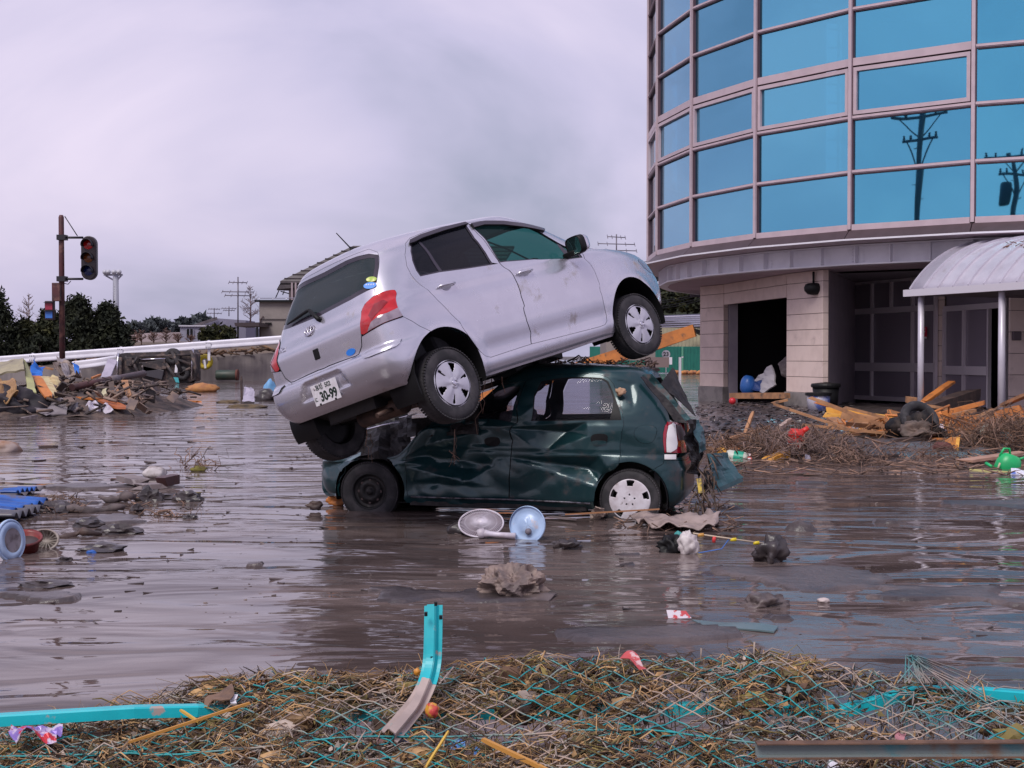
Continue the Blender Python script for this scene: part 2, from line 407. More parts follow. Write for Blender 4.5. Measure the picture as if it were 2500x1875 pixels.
def yaw_pitch_roll(y, p, r):
    return (Matrix.Rotation(y, 3, 'Z') @ Matrix.Rotation(-p, 3, 'Y') @ Matrix.Rotation(r, 3, 'X'))
def silver_car():
    Rm = yaw_pitch_roll(.837, .203, -.257); T = Vector((-.126, 11.511, EYE-.396))
    car = thing('hatchback_car', 'silver five door hatchback tilted nose up on top of the crushed green car', 'car', T, rot=Rm.to_euler())
    Mw = Rm.to_4x4(); Mw.translation = T; Mi = Mw.inverted()
    lv = [(.17, 1.68, 1.94, .765), (.22, 1.72, 1.99, .785), (.35, 1.775, 2.04, .824), (.50, 1.795, 2.05, .845), (.60, 1.79, 2.04, .849), (.648, 1.773, 2.02, .849), (.672, 1.728, 2.01, .847),
          (.78, 1.722, 1.97, .838), (.87, 1.716, 1.89, .825), (.935, 1.682, 1.75, .808), (.985, 1.658, 1.56, .803), (1.03, 1.63, 1.33, .787), (1.10, 1.593, 1.11, .770), (1.20, 1.538, .93, .741), (1.30, 1.473, .76, .71),
          (1.38, 1.422, .59, .675), (1.44, 1.40, .46, .650), (1.486, 1.375, .30, .622), (1.516, 1.28, .12, .555), (1.536, 1.08, -.04, .42), (1.544, .86, -.18, .17), (1.546, .75, -.25, .004)]
    def disp(P):
        D = np.zeros_like(P); x, y, z = P[..., 0], np.abs(P[..., 1]), P[..., 2]
        side = np.clip((y-.55)/.2, 0, 1)
        zm = .215+.125*np.clip((-1.35-x)/.25, 0, 1)+.05*np.clip((x-1.5)/.3, 0, 1)
        D[..., 2] = np.where(z < .6, (zm-.17)*(.6-z)/.43, 0)
        for xw in (-1.23, 1.23):
            r = np.hypot(x-xw, z-.31); D[..., 1] -= .020*np.exp(-((r-.38)/.075)**2)*side
        D[..., 1] += .022*np.exp(-((z-.40)/.10)**2)*side*np.clip((1.0-np.abs(x))/.25, 0, 1)     # scooped lower door
        D[..., 1] -= .010*np.exp(-((z-.27)/.05)**2)*side*np.clip((1.0-np.abs(x))/.25, 0, 1)
        # number plate recess in the rear bumper
        hw = .26+(.60-z)*.35; rec = np.clip((hw-y)/.03, 0, 1)*np.clip((z-.39)/.03, 0, 1)*np.clip((.625-z)/.02, 0, 1)*(x < -1.4)
        D[..., 0] += (.03+np.clip((.6-z)*.0, 0, 1))*rec
        # bump strip on the bumper corner
        D[..., 1] += 0
        return D
    B = Body(lv, -.08, [(0, 9), (.9, 9.5), (1.0, 7), (1.4, 5), (1.52, 3.2)], [(0, 4.6), (.7, 4.8), (1.0, 4.3), (1.52, 3.6)], -1, disp=disp)
    px = lambda k, pts: B.px(Z(k, pts), Mi)
    def arch(xc):
        a = B.sides([(xc+.37*math.cos(t), .31+.37*math.sin(t)) for t in np.linspace(-.36, math.pi+.36, 40)])
        return [(a[0][0], -.05)] + a + [(a[-1][0], -.05)]
    ar, af = arch(-1.23), arch(1.23)
    rd = px(1, [(1843, 160), (1600, 200), (1430, 255), (1330, 298), (1290, 345), (1283, 450), (1300, 550), (1340, 630), (1390, 690), (1450, 740), (1520, 800), (1600, 880), (1700, 985), (1800, 1100), (1850, 1170), (1900, 1240), (1960, 1320), (2010, 1362), (2060, 1374)]) + \
         px(2, [(400, 1313), (580, 1255), (575, 1150), (540, 1050), (510, 930), (490, 830), (465, 740), (430, 660), (395, 605), (330, 560), (295, 525), (280, 500), (200, 385), (100, 265), (20, 180)])
    fd = px(2, [(0, 162), (20, 180), (100, 265), (200, 385), (280, 500), (295, 525), (330, 560), (395, 605), (430, 660), (465, 740), (490, 830), (510, 930), (540, 1050), (575, 1150), (580, 1255), (900, 1175), (1200, 1098), (1245, 1080), (1262, 1045), (1255, 990), (1230, 880), (1200, 770), (1170, 650), (1130, 560), (1060, 485), (1000, 410), (930, 335), (850, 280), (700, 222), (500, 172), (300, 146), (120, 146)])
    # daylight openings
    rw = px(1, [(1425, 645), (1385, 590), (1350, 500), (1335, 420), (1332, 340), (1400, 295), (1600, 228), (1810, 178)]) + px(2, [(-10, 185), (70, 300), (170, 430), (225, 520), (285, 530), (150, 552), (0, 575)]) + px(1, [(1600, 607)])
    fw = px(2, [(10, 175), (150, 160), (320, 160), (500, 185), (700, 238), (830, 288), (910, 345), (985, 425), (1040, 475), (930, 489), (600, 492), (350, 512), (298, 520), (220, 400), (110, 258)])
    lamp = px(1, [(1195, 765), (1212, 795), (1200, 850), (1215, 920), (1270, 1005), (1100, 1065), (1000, 1120), (895, 1185), (887, 1100), (895, 960), (925, 895), (985, 838), (1060, 795), (1130, 772)])
    hr = px(1, [(960, 398), (1040, 425), (1056, 480), (1052, 560), (1032, 700), (1010, 752), (1025, 806), (985, 838), (925, 895), (895, 960), (887, 1100), (893, 1190), (897, 1270), (870, 1345), (840, 1362), (700, 1412), (600, 1450)])
    zt, zb = 1.458, hr[-1][1]
    hatch = [(0, hr[0][1]+.01)] + hr + [(0, zb-.005)]
    gr = px(1, [(1048, 450), (1050, 560), (1030, 690), (1005, 748), (800, 855), (600, 958)])
    gtop = px(1, [(960, 440), (860, 462), (760, 500)])
    gl = [(0, gtop[-1][1]-.01)] + gtop[::-1] + gr + [(0, gr[-1][1]-.008)]
    # rear bumper: hatch bottom, lamp bottom, seam to the arch, sill
    bm_ = [(0, zb-.005)] + [hr[-1], hr[-2], hr[-3], hr[-4], hr[-5], hr[-6]] + px(1, [(895, 1185), (1000, 1120), (1100, 1065), (1270, 1005), (1350, 1045), (1420, 1090)])
    ia = min(range(len(ar)), key=lambda i: (ar[i][0]-bm_[-1][0])**2+(ar[i][1]-bm_[-1][1])**2)
    half = ar[ia::-1] if ar[0][0] < ar[-1][0] else ar[ia:]
    bm_ = bm_ + half[:-1] + [(half[-1][0], 0.0), (0, 0.0)]
    fh = lambda pts: [h for h in (B.hit((5, y, z), (-1, 0, 0)) for y, z in pts) if h]
    wsn = fh([(-.0001, 1.045), (-.35, 1.045), (-.60, 1.055), (-.66, 1.10), (-.60, 1.25), (-.53, 1.38), (-.30, 1.415), (-.0001, 1.425)])
    wsn = [(min(a, B.Lu), b) for a, b in wsn]; wsn[0] = (B.Lu, wsn[0][1]); wsn[-1] = (B.Lu, wsn[-1][1])
    hl = rounded(fh([(-.42, .66), (-.62, .63), (-.76, .70), (-.74, .84), (-.62, .80), (-.46, .72)]), 1)
    B.panel('body', SILVER, car, holes=[ar, af, rd, fd, lamp, hatch, bm_, wsn, hl], both=True, step=.04)
    g = .004
    for nm, pl, dl in (('rear_door', rd, rw), ('front_door', fd, fw)):
        ds = B.panel(nm, SILVER, car, pl, holes=[dl], gap=g, mirror=True)
        glass = inset(resample(dl, .03), .018)
        fs_ = [B.panel('window_frame', TRIM, car, dl, holes=[glass], gap=.001, off=-.004, rim=.01) [0]]
        if nm == 'rear_door':
            div = px(1, [(1405, 330), (1425, 325), (1625, 590), (1600, 600)])
            gs = B.panel('window', DARKGLASS, car, glass, off=-.010, rim=0, mirror=True)
            for q, d_ in enumerate(gs): d_.parent = ds[q]
            dv = B.panel('divider_bar', TRIM, car, div, off=-.007, rim=0)[0]; dv.parent = ds[0]
        else:
            gs = B.panel('window', GREENGLASS, car, glass, off=-.010, rim=0, mirror=True)
            for q, d_ in enumerate(gs): d_.parent = ds[q]
            qb = B.panel('divider_bar', TRIM, car, px(2, [(755, 270), (785, 262), (935, 430), (915, 470), (880, 440)]), off=-.007, rim=0)[0]; qb.parent = ds[0]
        fs_[0].parent = ds[0]
        vz = px(1, [(1322, 362), (1325, 330), (1420, 283), (1600, 222), (1820, 170), (1850, 182), (1640, 242), (1440, 310), (1370, 345)]) if nm == 'rear_door' else px(2, [(30, 180), (150, 158), (320, 158), (500, 182), (690, 232), (690, 250), (500, 212), (320, 190), (150, 190), (55, 215)])
        vo = B.panel('rain_visor', TRIM, car, vz, off=.022, rim=.018)[0]; vo.parent = ds[0]
        # handle: scooped cup and grip bar
        hc = {'rear_door': Z(1, [(1655, 735)])[0], 'front_door': Z(2, [(515, 615)])[0]}[nm]
        uv = B.px([hc], Mi)[0]; c0, n0 = B.ev([uv[0]], [uv[1]]); c0, n0 = Vector(c0[0]), Vector(n0[0])
        for side_, dd in ((1, ds[0]), (-1, ds[1])):
            cc = Vector((c0.x, c0.y*side_, c0.z)); nn = Vector((n0.x, n0.y*side_, n0.z)); Fm = frame_mat(cc, (1, 0, 0), nn)
            cup = MB(); cup.lathe([(.0, .0015), (.03, .0018), (.037, .004), (.041, .0015)], 20, Fm.translation, Fm.to_3x3() @ Matrix.Diagonal((1.25, .8, 1)))
            ho = cup.build('handle_cup', mat('silver_shaded_cup', (.36, .35, .41), .35, .5), dd)
            gb = MB(); gb.tube([Fm @ Vector(p) for p in ((-.088, .004, 0), (-.082, .006, .022), (-.04, .008, .034), (.04, .008, .034), (.08, .006, .024), (.09, .004, 0))], [.008, .011, .0125, .0125, .011, .008], 10)
            gb.build('handle', SILVER, dd)
    # lamps
    lo_ = B.panel('tail_lamp', REDLENS, car, rounded(lamp, 1), gap=.002, off=.006, rim=.03, mirror=True, step=.02)
    cl = px(1, [(985, 1055), (1060, 1000), (1130, 975), (1222, 932), (1262, 1003), (1100, 1060), (1000, 1112), (955, 1140)])
    for q, o_ in enumerate(B.panel('clear_lens', CLEARLENS, car, cl, off=.010, rim=.01, mirror=True, step=.02)): o_.parent = lo_[q]
    rs = px(1, [(960, 1000), (1010, 900), (1090, 860), (1130, 880), (1060, 960), (990, 1040)])
    for q, o_ in enumerate(B.panel('reflector_bowl', mat('deep_red_lens', (.22, .004, .006), .1, coat=.8), car, rs, off=.0085, rim=0, mirror=True, step=.02)): o_.parent = lo_[q]
    B.panel('headlamp', CLEARLENS, car, hl, gap=.002, off=.002, mirror=True)
    # hatch and its glass
    ho = B.panel('tailgate', SILVER, car, hatch, holes=[gl], gap=g, both=True, both_center=True, step=.03)[0]
    fr = inset(resample(gl, .03), .045); fr = [(0. if a < .05 else a, b) for a, b in fr]
    for o_ in B.panel('glass_border', TRIM, car, gl, holes=[fr], off=-.002, rim=0, both=True, both_center=True): o_.parent = ho
    for o_ in B.panel('rear_window', REARGLASS, car, fr, off=-.004, rim=0, both=True, both_center=True): o_.parent = ho
    bo = B.panel('rear_bumper', SILVER, car, bm_, gap=g, both=True, both_center=True, step=.03)[0]
    st = rounded(px(1, [(918, 1330), (1020, 1265), (1250, 1192), (1255, 1215), (1240, 1262), (1100, 1320), (930, 1388), (905, 1370)]), 1)
    for o_ in B.panel('rubbing_strip', SILVER, car, st, off=.012, rim=.014, mirror=True): o_.parent = bo
    B.panel('windscreen', GREENGLASS, car, wsn, off=-.003, rim=0, both=True)
    # spoiler lip over the rear glass
    sp = MB(); pts = []
    for y in np.linspace(-.56, .56, 21):
        zz = 1.452-.10*(y/.60)**4; pts.append(Vector((-1.405+.075*(y/.6)**2, y, zz)))
    sp.sweep([(-.0, -.018), (-.035, -.004), (0, .012), (.16, .022), (.16, -.01)], pts, (0, 0, 1), True, True)
    # surface based small things
    def sp_(k, p, off=0.): 
        o = Mi @ Vector((0, 0, EYE)); d = Mi.to_3x3() @ ray(*Z(k, [p])[0]); best = None
        for sg in (1, -1):
            uv = B.hit((o.x, o.y*sg, o.z), (d.x, d.y*sg, d.z))
            if uv:
                a, n = B.ev([uv[0]], [uv[1]], off); a = Vector((a[0][0], a[0][1]*sg, a[0][2])); n = Vector((n[0][0], n[0][1]*sg, n[0][2]))
                if best is None or (a-o).length < (best[0]-o).length: best = (a, n)
        return best
    def lplane(p, y=None, x=None):
        o = Mi @ Vector((0, 0, EYE)); d = Mi.to_3x3() @ ray(*p)
        t = (y-o.y)/d.y if y is not None else (x-o.x)/d.x
        return o+d*t
    an0 = lplane((861, 614), y=0); an1 = lplane((821, 569), y=0)
    a = MB(); a.lathe([(.032, 0), (.028, .012), (.015, .035), (.006, .05)], 14, an0-Vector((0, 0, .012)), Matrix.Diagonal((1.5, 1, 1)).to_3x3()); ao = a.build('aerial', BLACK, car)
    a = MB(); a.tube([an0+Vector((0, 0, .015)), an1], [.006, .004], 8); a.build('aerial_rod', BLACK, ao)
    p0, n0 = sp_(1, (525, 1035), .02); p1, _ = sp_(1, (468, 968), .045); p2, _ = sp_(1, (440, 965), .035); p3, _ = sp_(1, (250, 1082), .022)
    wv = MB(); wv.tube([p0-n0*.02, p0, p1], [.022, .02, .014], 10); wv.tube([p1, p2, p2*.5+p3*.5, p3], [.013, .014, .013, .007], 8); wo = wv.build('wiper', BLACK, ho)
    # emblem of three ellipses
    p, n = sp_(1, (430, 1135), .006); Fm = frame_mat(p, (0, -1, 0), n)
    em = MB()
    for rx, ry, cx_, cy_ in ((.062, .043, 0, 0), (.019, .040, 0, 0), (.044, .016, 0, .022)):
        em.tube([Fm @ Vector((cx_+rx*math.cos(t), cy_+ry*math.sin(t), 0)) for t in np.linspace(0, 2*math.pi, 33)], .0052, 8, False)
    em.build('emblem', CHROME, ho)
    p, n = sp_(1, (180, 1310), .001); txt('Vitz', .075, frame_mat(p, (0, -1, 0), n), 'badge', CHROME, ho, .003)
    p, n = sp_(1, (490, 1345), .0); k = MB(); Fm = frame_mat(p, (0, -1, 0), n); k.box(p, (.07, .085, .012), Fm.to_3x3()); ko = k.build('lock_plate', BLACK, ho, bevel=.008)
    def ell(nm, m_, k_, c_, a_, b_, par):
        p, n = sp_(k_, c_, .004); Fm = frame_mat(p, (0, -1, 0), n); e_ = MB(); e_.lathe([(0, .001), (1, .001), (1, -.002)], 28, p, Fm.to_3x3() @ Matrix.Diagonal((a_, b_, 1)), False); return e_.build(nm, m_, par)
    BLUE = mat('sticker_blue', (.03, .22, .75), .35); 
    ell('sticker', BLUE, 1, (800, 1325), .055, .026, ho)
    ell('sticker', mat('sticker_green', (.35, .5, .08), .35, c2=(.75, .75, .3), s=25), 1, (985, 672), .045, .024, ho)
    s2 = ell('sticker', mat('sticker_lightblue', (.12, .32, .8), .35), 1, (972, 728), .055, .03, ho)
    p, n = sp_(1, (972, 722), .0062); txt('★★★★', .022, frame_mat(p, (0, -1, 0), n), 'sticker_print', WHITE, ho, .0005)
    # number plate
    p, _ = sp_(3, (577, 396), .012); n = Vector((-1, 0, .0)).normalized(); p.y = 0; p.x -= .012; Fm = frame_mat(p, (0, -1, 0), n)
    k = MB(); k.box(p, (.33, .165, .004), Fm.to_3x3()); pl = k.build('number_plate', mat('plate_white', (.80, .78, .82), .35, c2=(.7, .67, .7), s=30), car)
    TB = mat('plate_green_ink', (.012, .028, .018), .5)
    def pt(s_, sz, x, y, b_=.0, sx=1.): 
        q = Fm @ Matrix.Translation((x, y, .0028)); o_ = txt(s_, sz, q, 'plate_lettering', TB, pl, .0006, sx, b_); return o_
    pt('30-99', .102, .03, -.028, .004, .92); pt('に', .04, -.138, -.036, .001); pt('宮城', .048, -.058, .052, .001); pt('502', .052, .055, .052, .001)
    k = MB(); k.lathe([(0, .003), (.012, .003), (.012, 0)], 12, Fm @ Vector((-.12, .052, .002)), Fm.to_3x3()); k.build('plate_seal', mat('seal_grey', (.5, .46, .47), .5), pl)
    for sx in (-.1, .1):
        k = MB(); k.lathe([(0, .008), (.009, .006), (.01, 0)], 10, Fm @ Vector((sx, -.078, .002)), Fm.to_3x3()); k.build('plate_bolt', BLACK, pl)
    # door mirror
    mc = lplane(Z(2, [(990, 362)])[0], y=-.93); 
    k = MB(); Am = Matrix.Rotation(math.radians(-12), 3, 'Z')
    ring = [(math.copysign(abs(math.cos(t))**.6, math.cos(t))*.105, math.copysign(abs(math.sin(t))**.6, math.sin(t))*.082) for t in np.linspace(0, 2*math.pi, 29)[:-1]]
    def rg(x, sc): return [mc + Am @ Vector((x, -b*sc if False else b*sc, c*sc)) for b, c in ring]
    def shell(xs): return [[q for q in rg(x, s_)] for x, s_ in xs]
    G_ = shell([(-.035, .86), (-.045, .97), (-.01, 1.0), (.02, .99)]); [r.append(r[0]) for r in G_]; k.grid(G_)
    mo = k.build('door_mirror', BLACK, car)
    k = MB(); G_ = shell([(.02, .995), (.05, .93), (.075, .78), (.09, .5), (.095, .05)]); [r.append(r[0]) for r in G_]; k.grid(G_); k.build('mirror_cap', SILVER, mo)
    k = MB(); G_ = shell([(-.036, .87), (-.033, .4), (-.033, .01)]); [r.append(r[0]) for r in G_]; k.grid(G_); k.build('mirror_glass', mat('mirror', (.5, .6, .58), .03, 1.), mo)
    k = MB(); k.box(mc+Vector((.0, .10, -.055)), (.07, .14, .05)); k.build('mirror_arm', BLACK, mo, bevel=.012)
    mc2 = Vector((mc.x, -mc.y, mc.z)); k = MB(); k.lathe([(0, -.05), (.08, -.04), (.1, 0), (.07, .06), (0, .09)], 16, mc2, Matrix(((0, 0, 1), (1, 0, 0), (0, 1, 0)))); k.build('door_mirror', SILVER, car)
    # wheels
    rz = .242
    for xc, sd, stv in ((-1.23, -1, 0), (1.23, -1, -.04), (-1.23, 1, 0), (1.23, 1, -.04)):
        ty, o, A, h = wheel_parts(car, (xc, sd*.735, rz), .293, .165, .185, sd, 0, stv)
        def fn(r, a, h=h):
            sp5 = .5-.5*math.cos(6*(a-.2)); q = r/.192
            return h*.86+.018*(1-q*q) + .007*sp5*math.sin(math.pi*min(1, q)) - (.010 if q > .97 else 0) + (.008 if q < .2 else 0)
        def keep(r, a):
            q = r/.192; kk = int(round((a-.2)/(math.pi/3))); d = abs(a-.2-kk*math.pi/3)
            wdt = (.10 if kk % 2 else .035)+(.12 if kk % 2 else .05)*min(1, max(0, (q-.48)/.3)); return not (.48 < q < .84 and d < wdt)
        cv = grid_cover('hubcap', PLASTIC_S, ty, o, A, fn, .192, keep)
        k = MB(); k.lathe([(0, h*.86+.034), (.022, h*.86+.033), (.028, h*.86+.026)], 20, o, A); k.tube([o + A @ Vector((.024*math.cos(t), .018*math.sin(t), h*.86+.034)) for t in np.linspace(0, 2*math.pi, 21)], .0025, 6, False); k.build('hub_emblem', CHROME, ty)
        # wheel well
        k = MB(); Y0, Y1 = sd*.83, sd*.50; arc = [(xc+.366*math.cos(t), .31+.366*math.sin(t)) for t in np.linspace(-.35, math.pi+.35, 24)]
        k.grid([[Vector((x, Y0, z)) for x, z in arc], [Vector((x, Y1, z)) for x, z in arc]])
        k.add([(xc, Y1, .31)]+[(x, Y1, z) for x, z in arc], [(0, i+1, i+2) for i in range(len(arc)-1)]); k.build('wheel_well', BLACK, car)
        if sd > 0: continue
        k = MB(); k.box((xc-.35, sd*.745, .28 if xc > 0 else .33), (.012, .15, .20)); k.build('mud_flap', BLACK, car)
    # underside
    k = MB(); xs = np.linspace(-1.70, 1.93, 60); ys = np.linspace(-.80, .80, 27)
    zf = lambda x: .235+.125*min(max((-1.35-x)/.25, 0), 1)+.05*min(max((x-1.5)/.3, 0), 1)
    for i in range(59):
        for j in range(26):
            xm_, ym_ = (xs[i]+xs[i+1])/2, (ys[j]+ys[j+1])/2
            if abs(ym_) > .5 and abs(abs(xm_)-1.23) < .37: continue
            if abs(ym_) > .58 and (xm_ < -1.5 or xm_ > 1.6): continue
            c_ = [(xs[a_], ys[b_], zf(xs[a_])) for a_, b_ in ((i, j), (i+1, j), (i+1, j+1), (i, j+1))]; k.add(c_, [(0, 1, 2, 3)])
    k.box((-.7, .1, .23), (.7, .7, .12)); k.box((-1.45, .0, .30), (.3, .6, .10)); uo = k.build('underbody', mat('underbody_black', (.010, .0095, .011), .6, c2=(.02, .017, .016), s=8), car)
    k = MB(); k.tube([(-1.23, -.62, .25), (-1.23, .62, .25)], .035, 10); k.tube([(-1.23, -.6, .25), (-.9, -.45, .22)], .03, 8); k.tube([(-1.23, .6, .25), (-.9, .45, .22)], .03, 8); k.build('axle_beam', BLACK, car)
    k = MB(); k.tube([(.8, .1, .15), (-.5, .12, .15), (-.9, -.1, .17), (-1.3, -.25, .2)], .025, 10); k.tube([(-1.42, -.42, .21), (-1.42, .10, .21)], .075, 14); k.tube([(-1.42, -.3, .2), (-1.62, -.42, .2), (-1.72, -.42, .19)], .02, 10); k.build('exhaust', mat('exhaust_rust', (.10, .06, .045), .6, .4, c2=(.03, .02, .02), s=8), car)
    # cabin
    k = MB(); k.box((-.2, 0, .26), (2.5, 1.36, .03)); k.box((.95, 0, .62), (.25, 1.36, .7)); k.box((-1.30, 0, .68), (.14, 1.2, .7), (0, -.25, 0)); k.build('interior', INTERIOR, car)
    for yy in (-.36, .36):
        k = MB(); k.box((.12, yy, .48), (.5, .48, .16), (0, -.12, 0)); k.box((-.2, yy, .80), (.14, .46, .6), (0, -.22, 0)); k.build('front_seat', INTERIOR, car, bevel=.05)
        k = MB(); k.box((-.32, yy, 1.19), (.09, .25, .16), (0, -.15, 0)); k.build('headrest', INTERIOR, car, bevel=.03)
        k = MB(); k.box((-1.12, yy, 1.10), (.08, .22, .13)); k.build('headrest', INTERIOR, car, bevel=.03)
    k = MB(); k.box((-.75, 0, .46), (.5, 1.25, .16)); k.box((-1.05, 0, .74), (.14, 1.25, .52), (0, -.25, 0)); k.build('rear_seat', INTERIOR, car, bevel=.04)
    k = MB(); k.box((.78, 0, .86), (.36, 1.34, .2), (0, .2, 0)); k.build('dashboard', INTERIOR, car, bevel=.05)
    k = MB(); Rw = Matrix.Rotation(math.radians(-65), 3, 'Y'); k.tube([Vector((.52, -.36, .93)) + Rw @ Vector((.18*math.cos(t), .18*math.sin(t), 0)) for t in np.linspace(0, 2*math.pi, 25)], .015, 8, False); k.build('steering_wheel', BLACK, car)
    return car, B, Mi
CAR, CB, CMI = silver_car()
# ------------------------------------------------------------------ crushed dark green kei car
GREEN = mat('dark_green_paint', (.007, .035, .041), .28, .3, c2=(.010, .046, .053), s=2, coat=.45, c3=(.045, .04, .042), s3=6, lo3=.55, hi3=.75, r2=.75)
GREENB = mat('green_paint_scraped', (.03, .085, .095), .4, .3, c2=(.012, .045, .05), s=7, c3=(.09, .075, .075), s3=11, lo3=.5, hi3=.62, r2=.8)
CARBON = mat('burnt_black_metal', (.012, .011, .013), .55, .3, c2=(.035, .03, .03), s=9, bump=.4, bs=25)
CLEARGLASS = glassmat('muddy_clear_glass', (.06, .055, .065), (.82, .80, .86), .86, .04)
def green_car():
    fl, rl = Vector((-1.285, 11.75, .18)), Vector((1.008, 11.2, .165))
    fw_ = (fl-rl).normalized(); lf = Vector((0, 0, 1)).cross(fw_).normalized(); up = fw_.cross(lf)
    Rm = Matrix((fw_, lf, up)).transposed(); T = (fl+rl)/2 - lf*.70 - up*.262
    car = thing('wrecked_car', 'dark green small car half sunk in mud, crushed beneath the silver hatchback', 'car', T, rot=Rm.to_euler())
    Mw = Rm.to_4x4(); Mw.translation = T; Mi = Mw.inverted()
    lv = [(.17, 1.52, 1.66, .67), (.24, 1.60, 1.74, .70), (.35, 1.63, 1.775, .715), (.5, 1.63, 1.77, .73), (.6, 1.60, 1.74, .7375), (.75, 1.575, 1.66, .7375), (.82, 1.57, 1.5, .735), (.88, 1.565, 1.15, .725), (.92, 1.555, .94, .712),
          (1.0, 1.53, .82, .695), (1.1, 1.47, .69, .67), (1.2, 1.40, .55, .645), (1.3, 1.33, .39, .615), (1.36, 1.28, .26, .585), (1.39, 1.2, .1, .53), (1.41, 1.05, -.05, .4), (1.42, .8, -.2, .2), (1.425, .7, -.3, .004)]
    sm = lambda t: np.clip(t, 0, 1)**2*(3-2*np.clip(t, 0, 1))
    def pyr(x, z, pts, apex, h):              # sharp folded dent: pyramid over a polygon, apex height h
        best = np.full(x.shape, 9.); n = len(pts)
        for i in range(n):
            a, b = np.array(pts[i]), np.array(pts[(i+1) % n]); e_ = b-a; nn = np.array([-e_[1], e_[0]]); nn = nn/np.linalg.norm(nn)
            da = (np.array(apex)-a) @ nn; best = np.minimum(best, ((x-a[0])*nn[0]+(z-a[1])*nn[1])/da)
        return h*np.clip(best, 0, 1)
    def disp(P):
        D = np.zeros_like(P); x, y, z = P[..., 0], P[..., 1], P[..., 2]; side = np.clip((np.abs(y)-.45)/.2, 0, 1)
        k1 = sm((x-.62)/.35); D[..., 2] -= np.maximum(z-.50, 0)*.80*k1
        k2 = sm((x+.30)/.75); D[..., 2] -= np.maximum(z-.84, 0)*.72*k2*(1-k1)
        dy = np.zeros_like(x)
        dy += pyr(x, z, [(-.12, .60), (-.92, .64), (-1.05, .44), (-.98, .34)], (-.80, .52), -.11)
        dy += pyr(x, z, [(-.05, .86), (-.80, .92), (-.82, .80), (-.45, .66)], (-.62, .83), -.085)
        dy += pyr(x, z, [(.95, .62), (.20, .80), (.02, .52), (.30, .36)], (.35, .56), -.11)
        dy += pyr(x, z, [(.85, .50), (.10, .47), (.05, .33), (.80, .36)], (.45, .42), .05)
        dy += pyr(x, z, [(-.98, 1.30), (-1.25, 1.28), (-1.20, 1.05)], (-1.15, 1.24), -.04)
        dy += -.03*np.exp(-((x-.1)/.25)**2-((z-.75)/.1)**2)
        nz = np.array([noise.noise(Vector((a*2.6, 3.1, b*3.4))) for a, b in zip(x.ravel(), z.ravel())]).reshape(x.shape)
        dy += nz*.013*(1+1.5*k2)
        rg_ = np.array([1-2.6*abs(noise.noise(Vector((a*1.9+b*.8, 7.7, b*2.9)))) for a, b in zip(x.ravel(), z.ravel())]).reshape(x.shape)
        r2_ = np.array([1-2.6*abs(noise.noise(Vector((a*4.6, 2.2, b*5.2-a*1.5)))) for a, b in zip(x.ravel(), z.ravel())]).reshape(x.shape)
        fr_ = .25+.75*sm((x+.55)/.9); dy += -.046*np.maximum(rg_, -.3)*fr_*np.clip((z-.25)/.2, 0, 1) - .014*np.maximum(r2_, -.2)*fr_
        for xw in (-1.18, 1.18):
            r = np.hypot(x-xw, z-.27); dy += .014*np.exp(-((r-.325)/.05)**2)
        dy += -.008*np.exp(-((z-.655)/.012)**2)
        D[..., 1] += dy*side*np.sign(y+1e-9)
        D[..., 0] += nz*.02*(np.abs(x) > 1.4)
        return D
    B = Body(lv, -.1, [(0, 6), (.8, 6.5), (1.1, 5.5), (1.42, 4)], [(0, 5), (1.0, 5), (1.42, 4)], 1, disp=disp)
    px = lambda k, pts: B.px(Z(k, pts), Mi)
    def arch(xc, r=.32):
        a = B.sides([(xc+r*math.cos(t), .27+r*math.sin(t)) for t in np.linspace(-.3, math.pi+.3, 36)])
        return [(a[0][0], -.05)] + a + [(a[-1][0], -.05)]
    ar, af = arch(-1.18), arch(1.18, .34)
    rd = px(4, [(1038, 655), (1028, 800), (1015, 950), (1000, 1050), (960, 1092), (880, 1130), (820, 1210), (785, 1300), (775, 1385), (400, 1390), (10, 1365), (12, 1150), (30, 950), (45, 830), (40, 700), (75, 540), (120, 400), (160, 300), (260, 262), (480, 232), (700, 228), (830, 236), (905, 265), (955, 325), (1000, 460)])
    fd = px(4, [(40, 700), (45, 830), (30, 950), (12, 1150), (10, 1365)]) + px(3, [(1900, 1360), (1500, 1345), (1310, 1340), (1300, 1150), (1298, 980), (1330, 790), (1500, 740), (1700, 690), (1800, 610)]) + px(4, [(-260, 430), (-100, 350), (60, 310), (155, 300), (120, 400), (75, 540)])
    rw = px(4, [(205, 656), (235, 420), (300, 300), (420, 275), (540, 262), (700, 259), (850, 268), (905, 300), (945, 390), (985, 500), (1022, 648), (600, 652)])
    rg = px(4, [(215, 648), (243, 430), (308, 308), (425, 284), (540, 271), (700, 268), (840, 276), (892, 308), (925, 380), (948, 465), (915, 640), (600, 645)])
    fw = px(4, [(20, 665), (50, 520), (115, 345), (-100, 385), (-230, 470), (-330, 640)])
    fuel = rounded(px(4, [(1148, 692), (1350, 692), (1350, 860), (1148, 860)]), 2)
    lamp = px(4, [(1410, 700), (1430, 662), (1500, 662), (1560, 690), (1596, 745), (1614, 850), (1606, 940), (1408, 942)])
    bp = px(4, [(1270, 1112), (1395, 1040), (1405, 1006), (1606, 1002)])
    ia = min(range(len(ar)), key=lambda i: (ar[i][0]-bp[0][0])**2+(ar[i][1]-bp[0][1])**2)
    half = ar[ia::-1] if ar[0][0] < ar[-1][0] else ar[ia:]
    vb = bp[-1][1]
    bump_ = bp[::-1] + half[1:-1] + [(half[-1][0], 0.), (0, 0.), (0, vb)]
    # broken out tailgate: only its lower frame remains
    vt = B.rear([(.5, 1.30)])[0][1]; vl = B.rear([(.5, .62)])[0][1]; uw = B.rear([(.56, .9)])[0][0]
